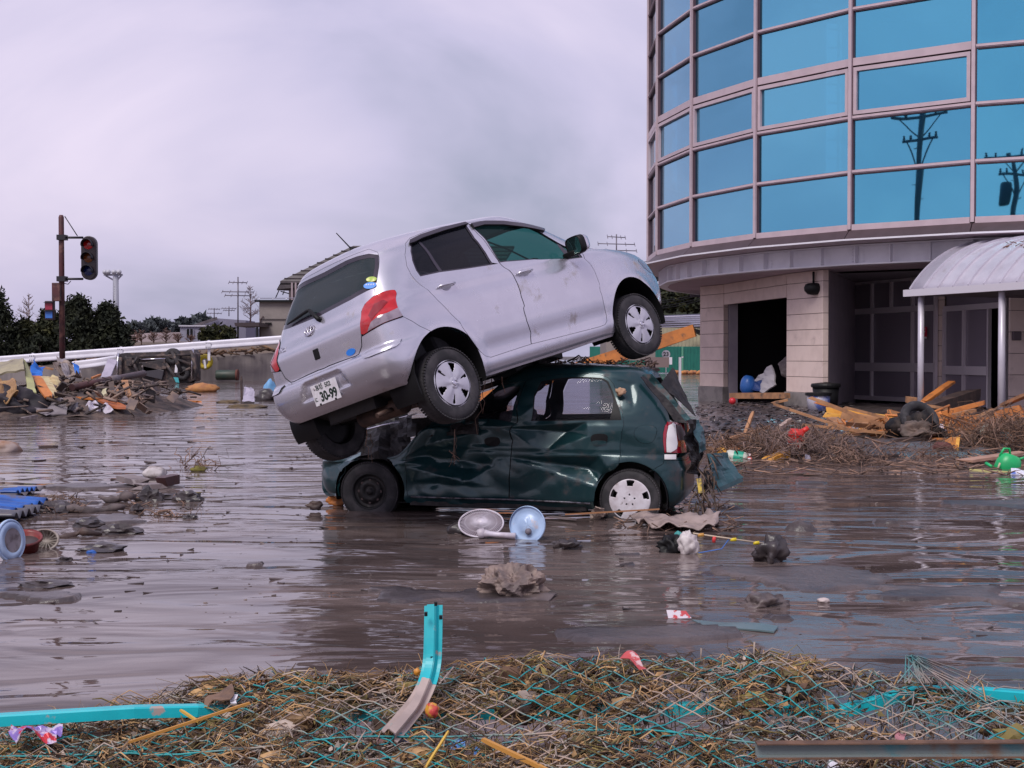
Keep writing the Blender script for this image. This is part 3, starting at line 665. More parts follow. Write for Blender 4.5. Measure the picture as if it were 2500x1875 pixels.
    gate = [(0, vl), (uw, vl), (uw*.98, (vl+vt)/2), (uw*.9, vt), (0, vt)]
    fh = [h for h in (B.hit((5, y, z), (-1, 0, 0)) for y, z in [(.0001, .86), (.5, .86), (.52, .95), (.0001, .99)]) if h]
    B.panel('body', GREEN, car, holes=[ar, af, rd, fd, lamp, bump_, fuel, gate], both=True, step=.03)
    g = .004
    d1 = B.panel('rear_door', GREEN, car, rd, holes=[rw], gap=g, mirror=True, step=.022)
    d2 = B.panel('front_door', GREEN, car, fd, holes=[fw], gap=g, mirror=True, step=.022)
    o_ = B.panel('window_frame', BLACK, car, rw, holes=[rg], off=-.004, rim=.01)[0]; o_.parent = d1[0]
    for q, o_ in enumerate(B.panel('window', CLEARGLASS, car, rg, off=-.012, rim=0, mirror=True)): o_.parent = d1[q]
    for q, o_ in enumerate(B.panel('window', CLEARGLASS, car, fw, off=-.012, rim=0, mirror=True)): o_.parent = d2[q]
    B.panel('fuel_flap', GREEN, car, fuel, gap=.003)
    REDL = mat('tail_lens_red', (.32, .01, .025), .15, coat=.8)
    lo_ = B.panel('tail_lamp', REDL, car, lamp, gap=.002, off=.004, mirror=True, step=.02)
    for nm, m_, pl in (('reversing_lens', mat('tail_lens_white', (.82, .8, .8), .2, coat=.5), [(1440, 700), (1480, 672), (1502, 690), (1510, 780), (1520, 860), (1512, 905), (1460, 938), (1425, 935), (1425, 800)]),
                       ('broken_lens', mat('lamp_housing_grey', (.12, .08, .09), .5), [(1510, 690), (1560, 710), (1590, 770), (1598, 830), (1530, 830), (1512, 760)]),
                       ('indicator_lens', mat('lens_amber', (.35, .08, .02), .25, coat=.6), [(1525, 835), (1580, 835), (1576, 888), (1522, 886)])):
        o_ = B.panel(nm, m_, car, px(4, pl), off=.009, rim=.008, step=.015)[0]; o_.parent = lo_[0]
    o_ = B.panel('reversing_lens', MATS['tail_lens_white'], car, px(4, [(1408, 955), (1512, 955), (1512, 1000), (1408, 1000)]), off=.004, rim=.008, step=.02)[0]; o_.parent = lo_[0]
    bo = B.panel('rear_bumper', GREEN, car, bump_, gap=g, both=True, both_center=True, step=.025)[0]
    o_ = B.panel('scraped_patch', WHITE, car, px(4, [(1560, 1352), (1640, 1318), (1725, 1290), (1725, 1310), (1650, 1345)]), off=.004, rim=.003, step=.02)
    if o_: o_[0].parent = bo
    # door handles
    for d_, zz in ((d1[0], [(752, 770), (905, 770), (905, 865), (752, 865)]),):
        cup = rounded(px(4, zz), 2); c_ = B.panel('handle_cup', BLACK, car, cup, off=.004, rim=.006, step=.015)[0]; c_.parent = d_
        f_ = B.panel('handle', GREEN, car, rounded(px(4, [(755, 830), (890, 830), (885, 868), (765, 868)]), 1), off=.016, rim=.012, step=.015)[0]; f_.parent = d_
    cup = rounded(px(3, [(2005, 800), (2145, 800), (2145, 885), (2005, 885)]), 2); c_ = B.panel('handle_cup', BLACK, car, cup, off=.005, rim=.006, step=.015)[0]; c_.parent = d2[0]
    # sill trim line
    o = Mi @ Vector((0, 0, EYE))
    def lp(k, p, y):
        d = Mi.to_3x3() @ ray(*Z(k, [p])[0]); return o + d*((y-o.y)/d.y)
    sl_ = MB(); sl_.tube([lp(3, (1340, 1338), .70), lp(3, (1800, 1352), .71), lp(4, (0, 1362), .715), lp(4, (500, 1385), .71), lp(4, (740, 1400), .71)], .009, 6); sl_.build('sill_trim', mat('sill_grey', (.16, .15, .18), .35, .5, c2=(.03, .03, .03), s=20), car)
    # underside slab so nothing shows through
    k = MB(); k.box((0, 0, .20), (3.0, 1.06, .04)); k.box((0, 0, .17), (1.6, 1.36, .04)); k.build('underbody', CARBON, car)
    k = MB(); k.box((-.1, 0, .5), (1.7, 1.2, .03)); k.box((.7, 0, .55), (.1, 1.25, .6)); k.box((-1.40, 0, .52), (.05, 1.2, .5)); k.build('interior', INTERIOR, car)
    for yy in (-.32, .32):
        k = MB(); k.box((.02, yy, .72), (.13, .42, .55), (0, -.25, 0)); k.box((.2, yy, .45), (.42, .42, .16)); k.build('front_seat', mat('seat_grey', (.09, .085, .1), .9, c2=(.05, .045, .05), s=6), car, bevel=.04)
    k = MB(); k.box((-.98, 0, .70), (.14, 1.1, .44), (0, -.2, 0)); k.build('rear_seat', MATS['seat_grey'], car, bevel=.04)
    # wheels
    for xc, sd in ((1.18, 1), (-1.18, 1), (1.18, -1), (-1.18, -1)):
        ty, oo, A, h = wheel_parts(car, (xc, sd*.63, .262), .265 if xc < 0 else .27, .15, .165, sd, 0, .06 if xc > 0 else 0)
        if xc < 0:
            def fn(r, a, h=h):
                q = r/.185; return h*1.0+.012*(1-q**4) - (.010 if q > .95 else 0)
            def keep(r, a):
                q = r/.185; dd = ((a-.15) % (2*math.pi/5)); dd = dd if dd < math.pi/5*2 else 0
                if .66 < q < .9 and dd < .36+.25*(q-.66): return False
                for j in range(5):
                    b_ = 2*math.pi*j/5+.3
                    if math.hypot(r*math.cos(a)-.045*math.cos(b_), r*math.sin(a)-.045*math.sin(b_)) < .0075: return False
                return True
            grid_cover('hubcap', mat('white_hubcap', (.66, .63, .68), .4, c2=(.5, .45, .48), s=7, c3=(.22, .17, .16), s3=12, lo3=.6, hi3=.7), ty, oo, A, fn, .185, keep, 34, 180)
        else:
            k = MB(); k.lathe([(.155, h*.7), (.14, h*.5), (.118, h*.35), (.112, h*.55), (.085, h*.85), (.06, h*.9), (.05, h*.7), (.03, h*.7), (.028, h*1.1), (0, h*1.1)], 40, oo, A); k.build('steel_wheel', CARBON, ty)
            for j in range(8):
                a_ = 2*math.pi*j/8; k = MB(); k.lathe([(0, h*.66), (.012, h*.66)], 10, oo + A @ Vector((.1*math.cos(a_), .1*math.sin(a_), 0.004)), A, False); k.build('rim_hole', mat('rust_hole', (.09, .06, .06), .8), ty)
        k = MB(); Y0, Y1 = sd*.70, sd*.42; arc = [(xc+.318*math.cos(t), .27+.318*math.sin(t)) for t in np.linspace(-.3, math.pi+.3, 24)]
        k.grid([[Vector((x, Y0, z)) for x, z in arc], [Vector((x, Y1, z)) for x, z in arc]]); k.add([(xc, Y1, .27)]+[(x, Y1, z) for x, z in arc], [(0, i+1, i+2) for i in range(len(arc)-1)]); k.build('wheel_well', BLACK, car)
    # torn tailgate and crumpled rear metal: bent sheets with their own depth
    def sheet(nm, m_, quad, n=(10, 8), amp=.02, seed=0, th=.006, par=car):
        a, b, c, d = [Vector(q) for q in quad]; G_ = []; nrm = (b-a).cross(d-a).normalized()
        for i in range(n[0]+1):
            r = []
            for j in range(n[1]+1):
                s_, t_ = i/n[0], j/n[1]; p = (a*(1-s_)+b*s_)*(1-t_)+(d*(1-s_)+c*s_)*t_
                q = noise.noise(p*5+Vector((seed, 0, 0)))+.6*noise.noise(p*13+Vector((0, seed, 0))); r.append(p+nrm*amp*q*2)
            G_.append(r)
        k = MB(); k.grid(G_, False); return k.build(nm, m_, par, thick=th)
    L_ = lambda p, y: lp(4, p, y)
    sheet('tailgate_frame', GREENB, [L_((1215, 235), .42), L_((1300, 235), .42), L_((1650, 640), .45), L_((1585, 660), .47)], (4, 14), .012, 1)
    sheet('tailgate_frame', CARBON, [L_((1195, 260), .56), L_((1235, 250), .52), L_((1620, 680), .55), L_((1500, 665), .58)], (4, 14), .01, 4)
    sheet('tailgate_panel', CARBON, [L_((1470, 180), .05), L_((1515, 250), .05), L_((1680, 620), .25), L_((1370, 325), .3)], (8, 8), .015, 2)
    sheet('tailgate_panel', MATS.get('teal_skin') or mat('teal_skin', (.03, .095, .112), .35, .2, c2=(.02, .07, .085), s=5, coat=.3), [L_((1650, 660), .30), L_((1725, 640), .20), L_((1800, 905), .20), L_((1735, 940), .35)], (8, 10), .03, 3)
    sheet('tailgate_skin', mat('teal_skin', (.03, .095, .112), .35, .2, c2=(.02, .07, .085), s=5, coat=.3), [L_((1800, 950), .20), L_((1960, 940), -.1), L_((2112, 1165), -.1), L_((1880, 1272), .15)], (10, 10), .02, 5)
    sheet('tailgate_lip', GREEN, [L_((1880, 1265), .15), L_((2112, 1160), -.1), L_((2118, 1200), -.08), L_((1890, 1300), .17)], (10, 3), .006, 6)
    for i, (qa, qb, qc, qd, yy) in enumerate((((1600, 640), (1660, 640), (1700, 1000), (1610, 1000), .45), ((1640, 700), (1720, 760), (1790, 1100), (1690, 1120), .3), ((1720, 1120), (1800, 1050), (1860, 1250), (1760, 1330), .3), ((1610, 950), (1700, 960), (1760, 1150), (1640, 1120), .42))):
        sheet('crumpled_metal', CARBON, [L_(qa, yy), L_(qb, yy-.15), L_(qc, yy-.2), L_(qd, yy)], (7, 9), .045, 10+i)
    k = MB(); rr = random.Random(5)
    for i in range(46):
        p = L_((rr.uniform(1690, 1860), rr.uniform(930, 1420)), rr.uniform(.1, .45)); q = p + Vector((rr.uniform(-.1, .06), rr.uniform(-.1, .1), rr.uniform(-.25, -.02))); m2 = (p+q)/2 + Vector((rr.uniform(-.04, .04), rr.uniform(-.05, .05), rr.uniform(-.02, .05)))
        k.tube([p, m2, q], [.006, .008, .003], 5)
    k.build('hanging_straw', mat('wet_straw', (.15, .10, .075), .8, c2=(.07, .05, .04), s=9), car)
    k = MB(); k.box(L_((1735, 1240), .35), (.05, .03, .13), (.3, .2, 0)); k.build('yellow_plate', mat('plate_yellow', (.6, .42, .03), .4, c2=(.1, .07, .03), s=30), car)
    # crushed front: bent bonnet sheet, bright trim, bumper end
    L3 = lambda p, y: lp(3, p, y)
    sheet('bonnet_crumple_and_shade', CARBON, [L3((900, 760), .45), L3((1350, 600), .3), L3((1330, 1000), .66), L3((860, 1010), .70)], (12, 10), .05, 21)
    sheet('bonnet_crumple_and_shade', CARBON, [L3((480, 690), .0), L3((1300, 560), -.1), L3((1320, 960), .3), L3((640, 1030), .3)], (14, 12), .06, 27)  # black backing between the cars: crumpled metal plus underside shadow put in as colour
    sheet('front_wing', GREEN, [L3((650, 1030), .55), L3((890, 940), .62), L3((860, 1000), .72), L3((700, 1100), .72)], (6, 6), .02, 22)
    sheet('front_bumper', GREEN, [L3((552, 1055), .3), L3((740, 1020), .66), L3((700, 1330), .68), L3((560, 1330), .35)], (9, 9), .03, 23)
    k = MB(); k.tube([L3((908, 740), .60), L3((1060, 700), .60), L3((1235, 665), .60)], .009, 6); k.tube([L3((1235, 628), .60), L3((1390, 590), .62)], .006, 6); k.build('bright_trim', CHROME, car)
    sheet('scraped_wing_edge', mat('pale_scrape', (.30, .42, .48), .4), [L3((760, 1012), .73), L3((890, 935), .72), L3((885, 965), .73), L3((790, 1018), .735)], (5, 2), .004, 25)
    sheet('bonnet_crumple_and_shade', CARBON, [L3((1300, 640), .60), L3((1950, 540), .62), L3((1950, 780), .70), L3((1300, 800), .70)], (14, 8), .02, 24)
    return car, B, Mi
GCAR, GB_, GMI = green_car()
# ------------------------------------------------------------------ ground, water
def sstep(t): t = min(max(t, 0), 1); return t*t*(3-2*t)
def gz(x, y):
    n = noise.noise(Vector((x*.35, y*.28, 0)))*1.1 + noise.noise(Vector((x*1.3, y*1.1, 4)))*.4
    bank = sstep((y-16.0+n*1.2)/3.2)*sstep((x-2.3-.10*(y-17)+n*.8)/1.6)
    sh = .30*math.exp(-((x-1.3)/1.0)**2-((y-10.9)/.7)**2)*.9
    q = noise.noise(Vector((x*2.2, y*1.9, 7)))*.05+noise.noise(Vector((x*6, y*5, 2)))*.03
    fl = noise.noise(Vector((x*.75, y*1.25, 11)))+.45*noise.noise(Vector((x*2.1, y*3.1, 6)))
    flat = max(0, fl-(.15 if x > -.3 else .30))*sstep((y-5.6)/1.2)*sstep((17-y)/2)*(0 if -2.2 < x < 1.9 and 9.6 < y < 13.5 else 1)
    return -.32 + .40*bank + sh + q*(.3+bank) + min(.335, flat*1.9)*(1-bank)
def ground():
    k = MB(); xs = list(np.linspace(-5, 14, 230)); ys = list(np.linspace(5.2, 14, 170))+list(np.linspace(14.1, 36, 150))
    k.grid([[Vector((x, y, gz(x, y))) for x in xs] for y in ys])
    o = k.build('ground', mat('wet_mud', MUDC, .30, c2=(.05, .04, .042), s=1.6, lo=.35, hi=.6, bump=.6, bs=14, c3=(.16, .125, .115), s3=5, lo3=.55, hi3=.75, bd=.03)); tag(o, kind='structure')
    k = MB(); R_ = 2500; k.grid([[Vector((x, y, -.75)) for x in (-R_, 0, R_)] for y in (-R_, 0, R_)]); o = k.build('ground', mat('far_mud', (.09, .075, .075), .7, c2=(.06, .055, .05), s=.2)); tag(o, kind='structure')
ground()
def water():
    ma = bpy.data.materials.new('muddy_water'); ma.use_nodes = True; t = ma.node_tree; N = t.nodes; L = t.links; b = N['Principled BSDF']
    b.inputs['IOR'].default_value = 1.31
    tc = N.new('ShaderNodeTexCoord')
    def ns(sc, st, d=4, rough=.55, dist=0.):
        mp = N.new('ShaderNodeMapping'); mp.inputs['Scale'].default_value = st; L.new(tc.outputs['Object'], mp.inputs[0])
        n = N.new('ShaderNodeTexNoise'); n.inputs['Scale'].default_value = sc; n.inputs['Detail'].default_value = d; n.inputs['Roughness'].default_value = rough; n.inputs['Distortion'].default_value = dist
        L.new(mp.outputs[0], n.inputs['Vector']); return n.outputs[0]
    def mr(v, a, bb, c, d):
        q = N.new('ShaderNodeMapRange'); q.inputs[1].default_value = a; q.inputs[2].default_value = bb; q.inputs[3].default_value = c; q.inputs[4].default_value = d; q.interpolation_type = 'SMOOTHSTEP'; L.new(v, q.inputs[0]); return q.outputs[0]
    def ma_(op, a, bb):
        q = N.new('ShaderNodeMath'); q.operation = op
        for i, v in enumerate((a, bb)):
            if isinstance(v, (int, float)): q.inputs[i].default_value = v
            else: L.new(v, q.inputs[i])
        return q.outputs[0]
    x = N.new('ShaderNodeMix'); x.data_type = 'RGBA'; x.inputs[6].default_value = (.080, .059, .055, 1); x.inputs[7].default_value = (.15, .114, .106, 1)
    L.new(mr(ns(.9, (.5, 1, 1), 6, .6, .6), .40, .62, 0, 1), x.inputs[0]); L.new(x.outputs[2], b.inputs['Base Color'])
    patch = mr(ns(.5, (.45, 1, 1), 4, .6, .8), .46, .66, 0, 1)           # where a breeze or current ruffles the surface
    L.new(ma_('ADD', .035, ma_('MULTIPLY', patch, .08)), b.inputs['Roughness'])
    h1 = ns(.95, (.55, 1.25, 1), 2, .45, 1.3); h2 = ns(4.4, (.42, 1.2, 1), 2, .5, .9); h3 = ns(15, (.5, 1.2, 1), 2, .5, .4)
    hh = ma_('ADD', ma_('MULTIPLY', h1, .050), ma_('MULTIPLY', ma_('ADD', ma_('MULTIPLY', h2, .017), ma_('MULTIPLY', h3, .0022)), ma_('ADD', .15, patch)))
    bp = N.new('ShaderNodeBump'); bp.inputs['Strength'].default_value = 1.0; bp.inputs['Distance'].default_value = 1.0; L.new(hh, bp.inputs['Height']); L.new(bp.outputs[0], b.inputs['Normal'])
    k = MB(); ys = [-4, 2, 5, 10, 20, 40, 80, 160, 420]; xs = [-260, -80, -20, -6, 0, 6, 20, 80, 260]
    k.grid([[Vector((x_, y_, 0)) for x_ in xs] for y_ in ys]); o = k.build('water', ma); tag(o, kind='structure')
water()
# ------------------------------------------------------------------ curved glass building
FRAMEC = mat('bronze_frame', (.52, .41, .45), .45, .0, c2=(.47, .37, .41), s=3)
FRAMED = mat('bronze_frame_gasket', (.09, .045, .06), .5)
STEEL = mat('primed_steel', (.74, .72, .78), .5, .0, c2=(.68, .66, .72), s=2.5)
SOFF = mat('soffit_board', (.46, .36, .42), .7, c2=(.40, .31, .37), s=1.5)
FLASH = mat('brown_flashing', (.085, .055, .062), .45, .3, c2=(.07, .045, .05), s=2)
BLOCK = mat('beige_block', (.70, .56, .51), .8, c2=(.63, .50, .455), s=2.2, bump=.2, bs=18, c3=(.40, .30, .28), s3=1.7, lo3=.6, hi3=.8)
CONC = mat('plinth_concrete', (.24, .215, .21), .85, c2=(.17, .15, .15), s=4, bump=.4, bs=22)
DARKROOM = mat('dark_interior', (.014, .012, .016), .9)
GREYWALL = mat('grey_render', (.40, .35, .40), .7, c2=(.34, .30, .35), s=2)
ALU = mat('aluminium_frame', (.78, .70, .75), .4, .3)
LOBBYGLASS = glassmat('lobby_glass', (.34, .29, .35), (.35, .30, .36), .30, .06)
def blue_glass():
    ma = bpy.data.materials.new('blue_mirror_glass'); ma.use_nodes = True; t = ma.node_tree; N = t.nodes; L = t.links; b = N['Principled BSDF']
    b.inputs['Base Color'].default_value = (.13, .47, .72, 1); b.inputs['Metallic'].default_value = 1; b.inputs['Roughness'].default_value = .015
    lw = N.new('ShaderNodeLayerWeight'); lw.inputs[0].default_value = .34; cm = N.new('ShaderNodeMix'); cm.data_type = 'RGBA'; cm.inputs[6].default_value = (.14, .54, .73, 1); cm.inputs[7].default_value = (.45, .64, .78, 1)
    L.new(lw.outputs['Facing'], cm.inputs[0]); L.new(cm.outputs[2], b.inputs['Base Color'])
    tr = N.new('ShaderNodeBsdfTransparent'); tr.inputs[0].default_value = (.35, .80, .90, 1); mx = N.new('ShaderNodeMixShader'); mx.inputs[0].default_value = .74
    tc = N.new('ShaderNodeTexCoord'); n = N.new('ShaderNodeTexNoise'); n.inputs['Scale'].default_value = .55; n.inputs['Detail'].default_value = 1; L.new(tc.outputs['Object'], n.inputs['Vector'])
    bp = N.new('ShaderNodeBump'); bp.inputs['Strength'].default_value = .25; bp.inputs['Distance'].default_value = .03; L.new(n.outputs[0], bp.inputs['Height']); L.new(bp.outputs[0], b.inputs['Normal'])
    L.new(tr.outputs[0], mx.inputs[1]); L.new(b.outputs[0], mx.inputs[2]); L.new(mx.outputs[0], N['Material Output'].inputs[0]); return ma
BLUEG = blue_glass()
CX, CY, RB = 16.6, 40.0, 12.35
DA = math.radians(360/27); A0 = math.radians(59.35)
def rp(a, R, z): return Vector((CX-R*math.cos(a), CY-R*math.sin(a), z))
def building():
    bl = thing('office_building', 'round office drum of blue mirror glass in bronze frames above a beige ground floor', 'building', (CX, CY, 0))
    ZB, RH, NR = 4.46, 1.276, 8
    ang = [A0+DA*2-DA*k for k in range(10)]              # mullion angles, right to left
    zt = ZB+RH*NR
    wl = 2*RB*math.sin(DA/2)
    # shared meshes
    def proto(name, fn, m_):
        b = MB(); fn(b); o = b.build(name, m_); o.parent = bl; return o
    pane0 = proto('pane', lambda b: b.box((0, .035, RH/2), (wl-.06, .012, RH-.07)), BLUEG)
    panes0 = proto('pane', lambda b: b.box((0, .03, RH/2-.02), (wl-.30, .012, RH-.30)), BLUEG)
    tran0 = proto('transom', lambda b: (b.box((0, 0, 0), (wl-.08, .09, .082)), b.box((0, -.055, -.012), (wl-.08, .02, .012))), FRAMEC)
    trans0 = proto('transom', lambda b: b.box((0, 0, .03), (wl-.10, .09, .18)), FRAMEC)
    def sash(b):
        w2, h2 = wl-.13, RH-.17
        for sx in (-1, 1): b.box((sx*(w2/2-.04), -.02, RH/2-.02), (.08, .08, h2))
        for sz in (-1, 1): b.box((0, -.02, RH/2-.02+sz*(h2/2-.045)), (w2-.16, .08, .09))
    sash0 = proto('sash_frame', sash, FRAMEC)
    mull0 = proto('mullion', lambda b: b.box((0, -.01, (zt-4.38)/2), (.078, .17, zt-4.38)), FRAMEC)
    gask0 = proto('gasket', lambda b: b.box((0, .012, (zt-4.38)/2), (.12, .10, zt-4.38)), FRAMED)
    gasket_h = proto('gasket', lambda b: b.box((0, .012, -.01), (wl-.16, .08, .115)), FRAMED)
    rail0 = proto('base_rail', lambda b: b.box((0, -.01, 0), (wl-.10, .13, .16)), FRAMEC)
    protos = [pane0, panes0, tran0, trans0, sash0, mull0, gask0, gasket_h, rail0]
    first = {}
    def put(o, loc, rz):
        l = Vector(loc)-Vector((CX, CY, 0))
        if o not in first: first[o] = 1; o.location = l; o.rotation_euler = (0, 0, rz); return o
        return inst(o, o.name.split('.')[0], bl, l, (random.uniform(-.0018, .0018) if o in (pane0, panes0) else 0, 0, rz+(random.uniform(-.0018, .0018) if o in (pane0, panes0) else 0)))
    for i, a in enumerate(ang):
        p = rp(a, RB, 4.38); rz = math.atan2(-math.cos(a), math.sin(a))*1.0
        rz = -(math.pi/2-a)
        put(mull0, p, rz); put(gask0, p, rz)
        if i == len(ang)-1: break
        am = a-DA/2; rz = -(math.pi/2-am); mid = (rp(a, RB, 0)+rp(a-DA, RB, 0))/2
        put(rail0, mid+Vector((0, 0, 4.415)), rz)
        for r in range(NR):
            z0 = ZB+RH*r
            if r == 2 and a < A0+.01:
                put(panes0, mid+Vector((0, 0, z0)), rz); put(sash0, mid+Vector((0, 0, z0)), rz)
            else: put(pane0, mid+Vector((0, 0, z0)), rz)
            if r: put(trans0 if (r == 3 and a < A0+.01) else tran0, mid+Vector((0, 0, z0)), rz); put(gasket_h, mid+Vector((0, 0, z0)), rz)
    # closed rear of the drum, roof, floor slabs inside
    h0, h1 = math.radians(287.1), math.radians(290.3)
    aa = list(np.linspace(ang[0], h0, 36))+[h1]+list(np.linspace(h1+.05, ang[-1]+2*math.pi, 6)); zz = (3.5, 8.3, 14.4, zt); b = MB()
    for i in range(len(aa)-1):
        for j in range(3):
            if abs(aa[i]-h0) < 1e-6 and j == 1: continue
            b.add([rp(aa[i], RB, zz[j]), rp(aa[i+1], RB, zz[j]), rp(aa[i+1], RB, zz[j+1]), rp(aa[i], RB, zz[j+1])], [(0, 1, 2, 3)])
    b.build('rear_wall', GREYWALL, bl)
    b = MB(); b.add([rp(h0, RB-.05, 8.3), rp(h1, RB-.05, 8.3), rp(h1, RB-.05, 14.4), rp(h0, RB-.05, 14.4)], [(0, 1, 2, 3)]); b.build('rear_window', CLEARGLASS, bl)
    for q in range(9): b = MB(); z_ = 8.4+q*.72; b.bar(rp(h0, RB-.1, z_), rp(h1, RB-.1, z_), .06, .06 if q % 3 else .3); b.build('rear_window_bar', GREYWALL, bl)
    b = MB(); b.bar(rp(h0+(h1-h0)*.30, RB-.1, 8.3), rp(h0+(h1-h0)*.30, RB-.1, 14.4), .09, .09, up=(0, 1, 0)); b.build('rear_window_bar', GREYWALL, bl)
    b = MB(); full = [rp(t, RB, 0) for t in np.linspace(0, 2*math.pi, 55)[:-1]]
    b.prism([p+Vector((0, 0, zt)) for p in full], (0, 0, .4)); b.build('roof', GREYWALL, bl)
    for zf in (4.2,):
        b = MB(); b.prism([rp(t, RB-.25, zf) for t in np.linspace(0, 2*math.pi, 55)[:-1]], (0, 0, .22)); b.build('floor_slab', mat('slab', (.2, .2, .22), .9), bl)
    # flashing skirt, ring beam, soffit
    for i in range(len(ang)-1):
        a1, a2 = ang[i], ang[i]-DA
        def seg(nm, prof, m_, g0=0.0):
            b = MB(); c1, c2 = a1-g0, a2+g0
            sc = 1/math.cos(DA/2) if False else 1
            n = len(prof); vs = [rp(c1, R, z) for R, z in prof]+[rp(c2, R, z) for R, z in prof]
            b.add(vs, [(k, (k+1) % n, n+(k+1) % n, n+k) for k in range(n)]+[tuple(range(n))[::-1], tuple(range(n, 2*n))]); return b.build(nm, m_, bl)
        seg('flashing', [(RB-.1, 4.37), (RB+.06, 4.37), (RB+.32, 4.13), (RB+.30, 4.11), (RB+.02, 4.30), (RB-.1, 4.30)], FLASH, .0008)
        seg('flashing_lip', [(RB+.325, 4.135), (RB+.345, 4.135), (RB+.345, 4.095), (RB+.325, 4.095)], STEEL)
        seg('flashing_return', [(RB+.32, 4.10), (RB+.32, 4.09), (RB-.40, 4.06), (RB-.40, 4.07)], FRAMEC)
        seg('ring_beam', [(RB-.28, 4.05), (RB-.28, 4.02), (RB-.43, 4.02), (RB-.43, 3.60), (RB-.26, 3.60), (RB-.26, 3.565), (RB-.6, 3.565), (RB-.6, 4.05)], STEEL)
        for f_ in (0.02, .36, .70):
            a = a1-DA*f_; b = MB(); p = rp(a, RB-.355, 3.81); b.box(p, (.018, .14, .415), (0, 0, -(math.pi/2-a))); b.build('stiffener', STEEL, bl)
        a = a1-DA*.02
        for s_ in (-1, 1):
            b = MB()
            for q in range(5): b.box(rp(a+s_*.013, RB-.425, 3.66+q*.075), (.028, .02, .028), (0, 0, -(math.pi/2-a)))
            o = b.build('bolts', STEEL, bl); o['kind'] = 'stuff'
        for h_ in range(2):
            c1, c2 = a1-DA*h_/2-.0012, a1-DA*(h_+1)/2+.0012; b = MB()
            b.prism([rp(c1, RB-.58, 3.55), rp(c2, RB-.58, 3.55), rp(c2, 4.5, 3.55), rp(c1, 4.5, 3.55)], (0, 0, .012)); b.build('soffit_panel', SOFF, bl)
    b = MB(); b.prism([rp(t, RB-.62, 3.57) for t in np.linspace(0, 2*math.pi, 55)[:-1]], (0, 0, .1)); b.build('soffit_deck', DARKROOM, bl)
    # ground floor walls
    A, B_, C_, D_, E_ = [Vector((x, y, 0)) for x, y in ((5.85, 40.8), (6.37, 39.5), (7.2, 34.4), (7.75, 32.7), (9.85, 38.0))]
    TOP = 3.545
    def wall_blocks(P, Q, z0, z1, nm='block', course=.402, first=.45, n=1, th=.16):
        d = (Q-P); l = d.length; d.normalize(); nrm = Vector((d.y, -d.x, 0)); z = first
        if nrm.y > 0: nrm = -nrm
        while z < z1-.02:
            zz = min(z+course, z1)
            if zz > z0+.02:
                lo = max(z, z0)
                for j in range(n):
                    c = P+d*(l*(j+.5)/n)-nrm*th/2; R_ = Matrix((d, -nrm, Vector((0, 0, 1)))).transposed()
                    b = MB(); b.box(c+Vector((0, 0, (lo+zz)/2)), (l/n-.008, th, zz-lo-.012), R_); b.build(nm, BLOCK, bl, bevel=.006)
            z = zz
        b = MB(); R_ = Matrix((d, -nrm, Vector((0, 0, 1)))).transposed(); b.box((P+Q)/2-nrm*(th/2+.03)+Vector((0, 0, (z0+z1)/2)), (l-.02, th-.03, z1-z0-.01), R_); b.build('joint_backing', mat('dark_joint', (.10, .07, .07), .9), bl)
        return nrm, d
    def plinth(P, Q, h=.45, th=.30):
        d = (Q-P); l = d.length; d.normalize(); nrm = Vector((d.y, -d.x, 0)); nrm = -nrm if nrm.y > 0 else nrm
        b = MB(); b.box((P+Q)/2-nrm*(th/2-.05)+Vector((0, 0, h/2-.2)), (l+.06, th, h+.4), Matrix((d, -nrm, Vector((0, 0, 1)))).transposed()); b.build('plinth', CONC, bl, bevel=.015)
    wall_blocks(A, B_, .45, TOP); plinth(A, B_)
    wall_blocks(C_, D_, .45, TOP); plinth(C_, D_)
    wall_blocks(B_+(C_-B_)*.004, C_-(C_-B_)*.004, 2.92, TOP, n=3)
    n_ = Vector((-(C_-B_).y, (C_-B_).x, 0)).normalized(); n_ = n_ if n_.x > 0 else -n_     # inward
    for P in (B_, C_):
        b = MB(); b.prism([P+n_*.17, P+n_*.45, P+n_*.45+Vector((0, 0, 3.5)), P+n_*.17+Vector((0, 0, 3.5))], Vector((C_-B_).normalized()*(.05 if P is C_ else -.05))); b.build('jamb', GREYWALL, bl)
    b = MB(); q = [B_+n_*.45-(C_-B_)*.1, C_+n_*.45, C_+n_*.95, Vector((8.9, 39.6, 0)), ]; q[3] = Vector((9.0, 41.5, 0))
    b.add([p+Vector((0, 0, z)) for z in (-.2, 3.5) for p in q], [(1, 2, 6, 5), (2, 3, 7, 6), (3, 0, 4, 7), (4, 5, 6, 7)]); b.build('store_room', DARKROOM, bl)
    b = MB(); b.prism([A, A+Vector((.5, 2.5, 0)), A+Vector((.5, 2.5, TOP)), A+Vector((0, 0, TOP))], (.2, 0, 0)); b.build('side_wall', BLOCK, bl)
    b = MB(); b.prism([D_+Vector((.02, .16, -.2)), E_+Vector((0, 0, -.2)), E_+Vector((0, 0, TOP)), D_+Vector((.02, .16, TOP))], (.12, 0, 0)); b.build('return_wall', GREYWALL, bl)
    # glazed entrance screen on the plane E-G and doors on H-K
    def pl(px_, py_, P, Q):
        r = ray(px_, py_); d = Q-P; nn = Vector((d.y, -d.x, 0)); o = Vector((0, 0, EYE)); return o+r*((P-o).dot(nn)/r.dot(nn))
    G = Vector((11.15, 34.6, 0)); H = Vector((11.37, 34.5, 0)); K = Vector((11.93, 31.2, 0))
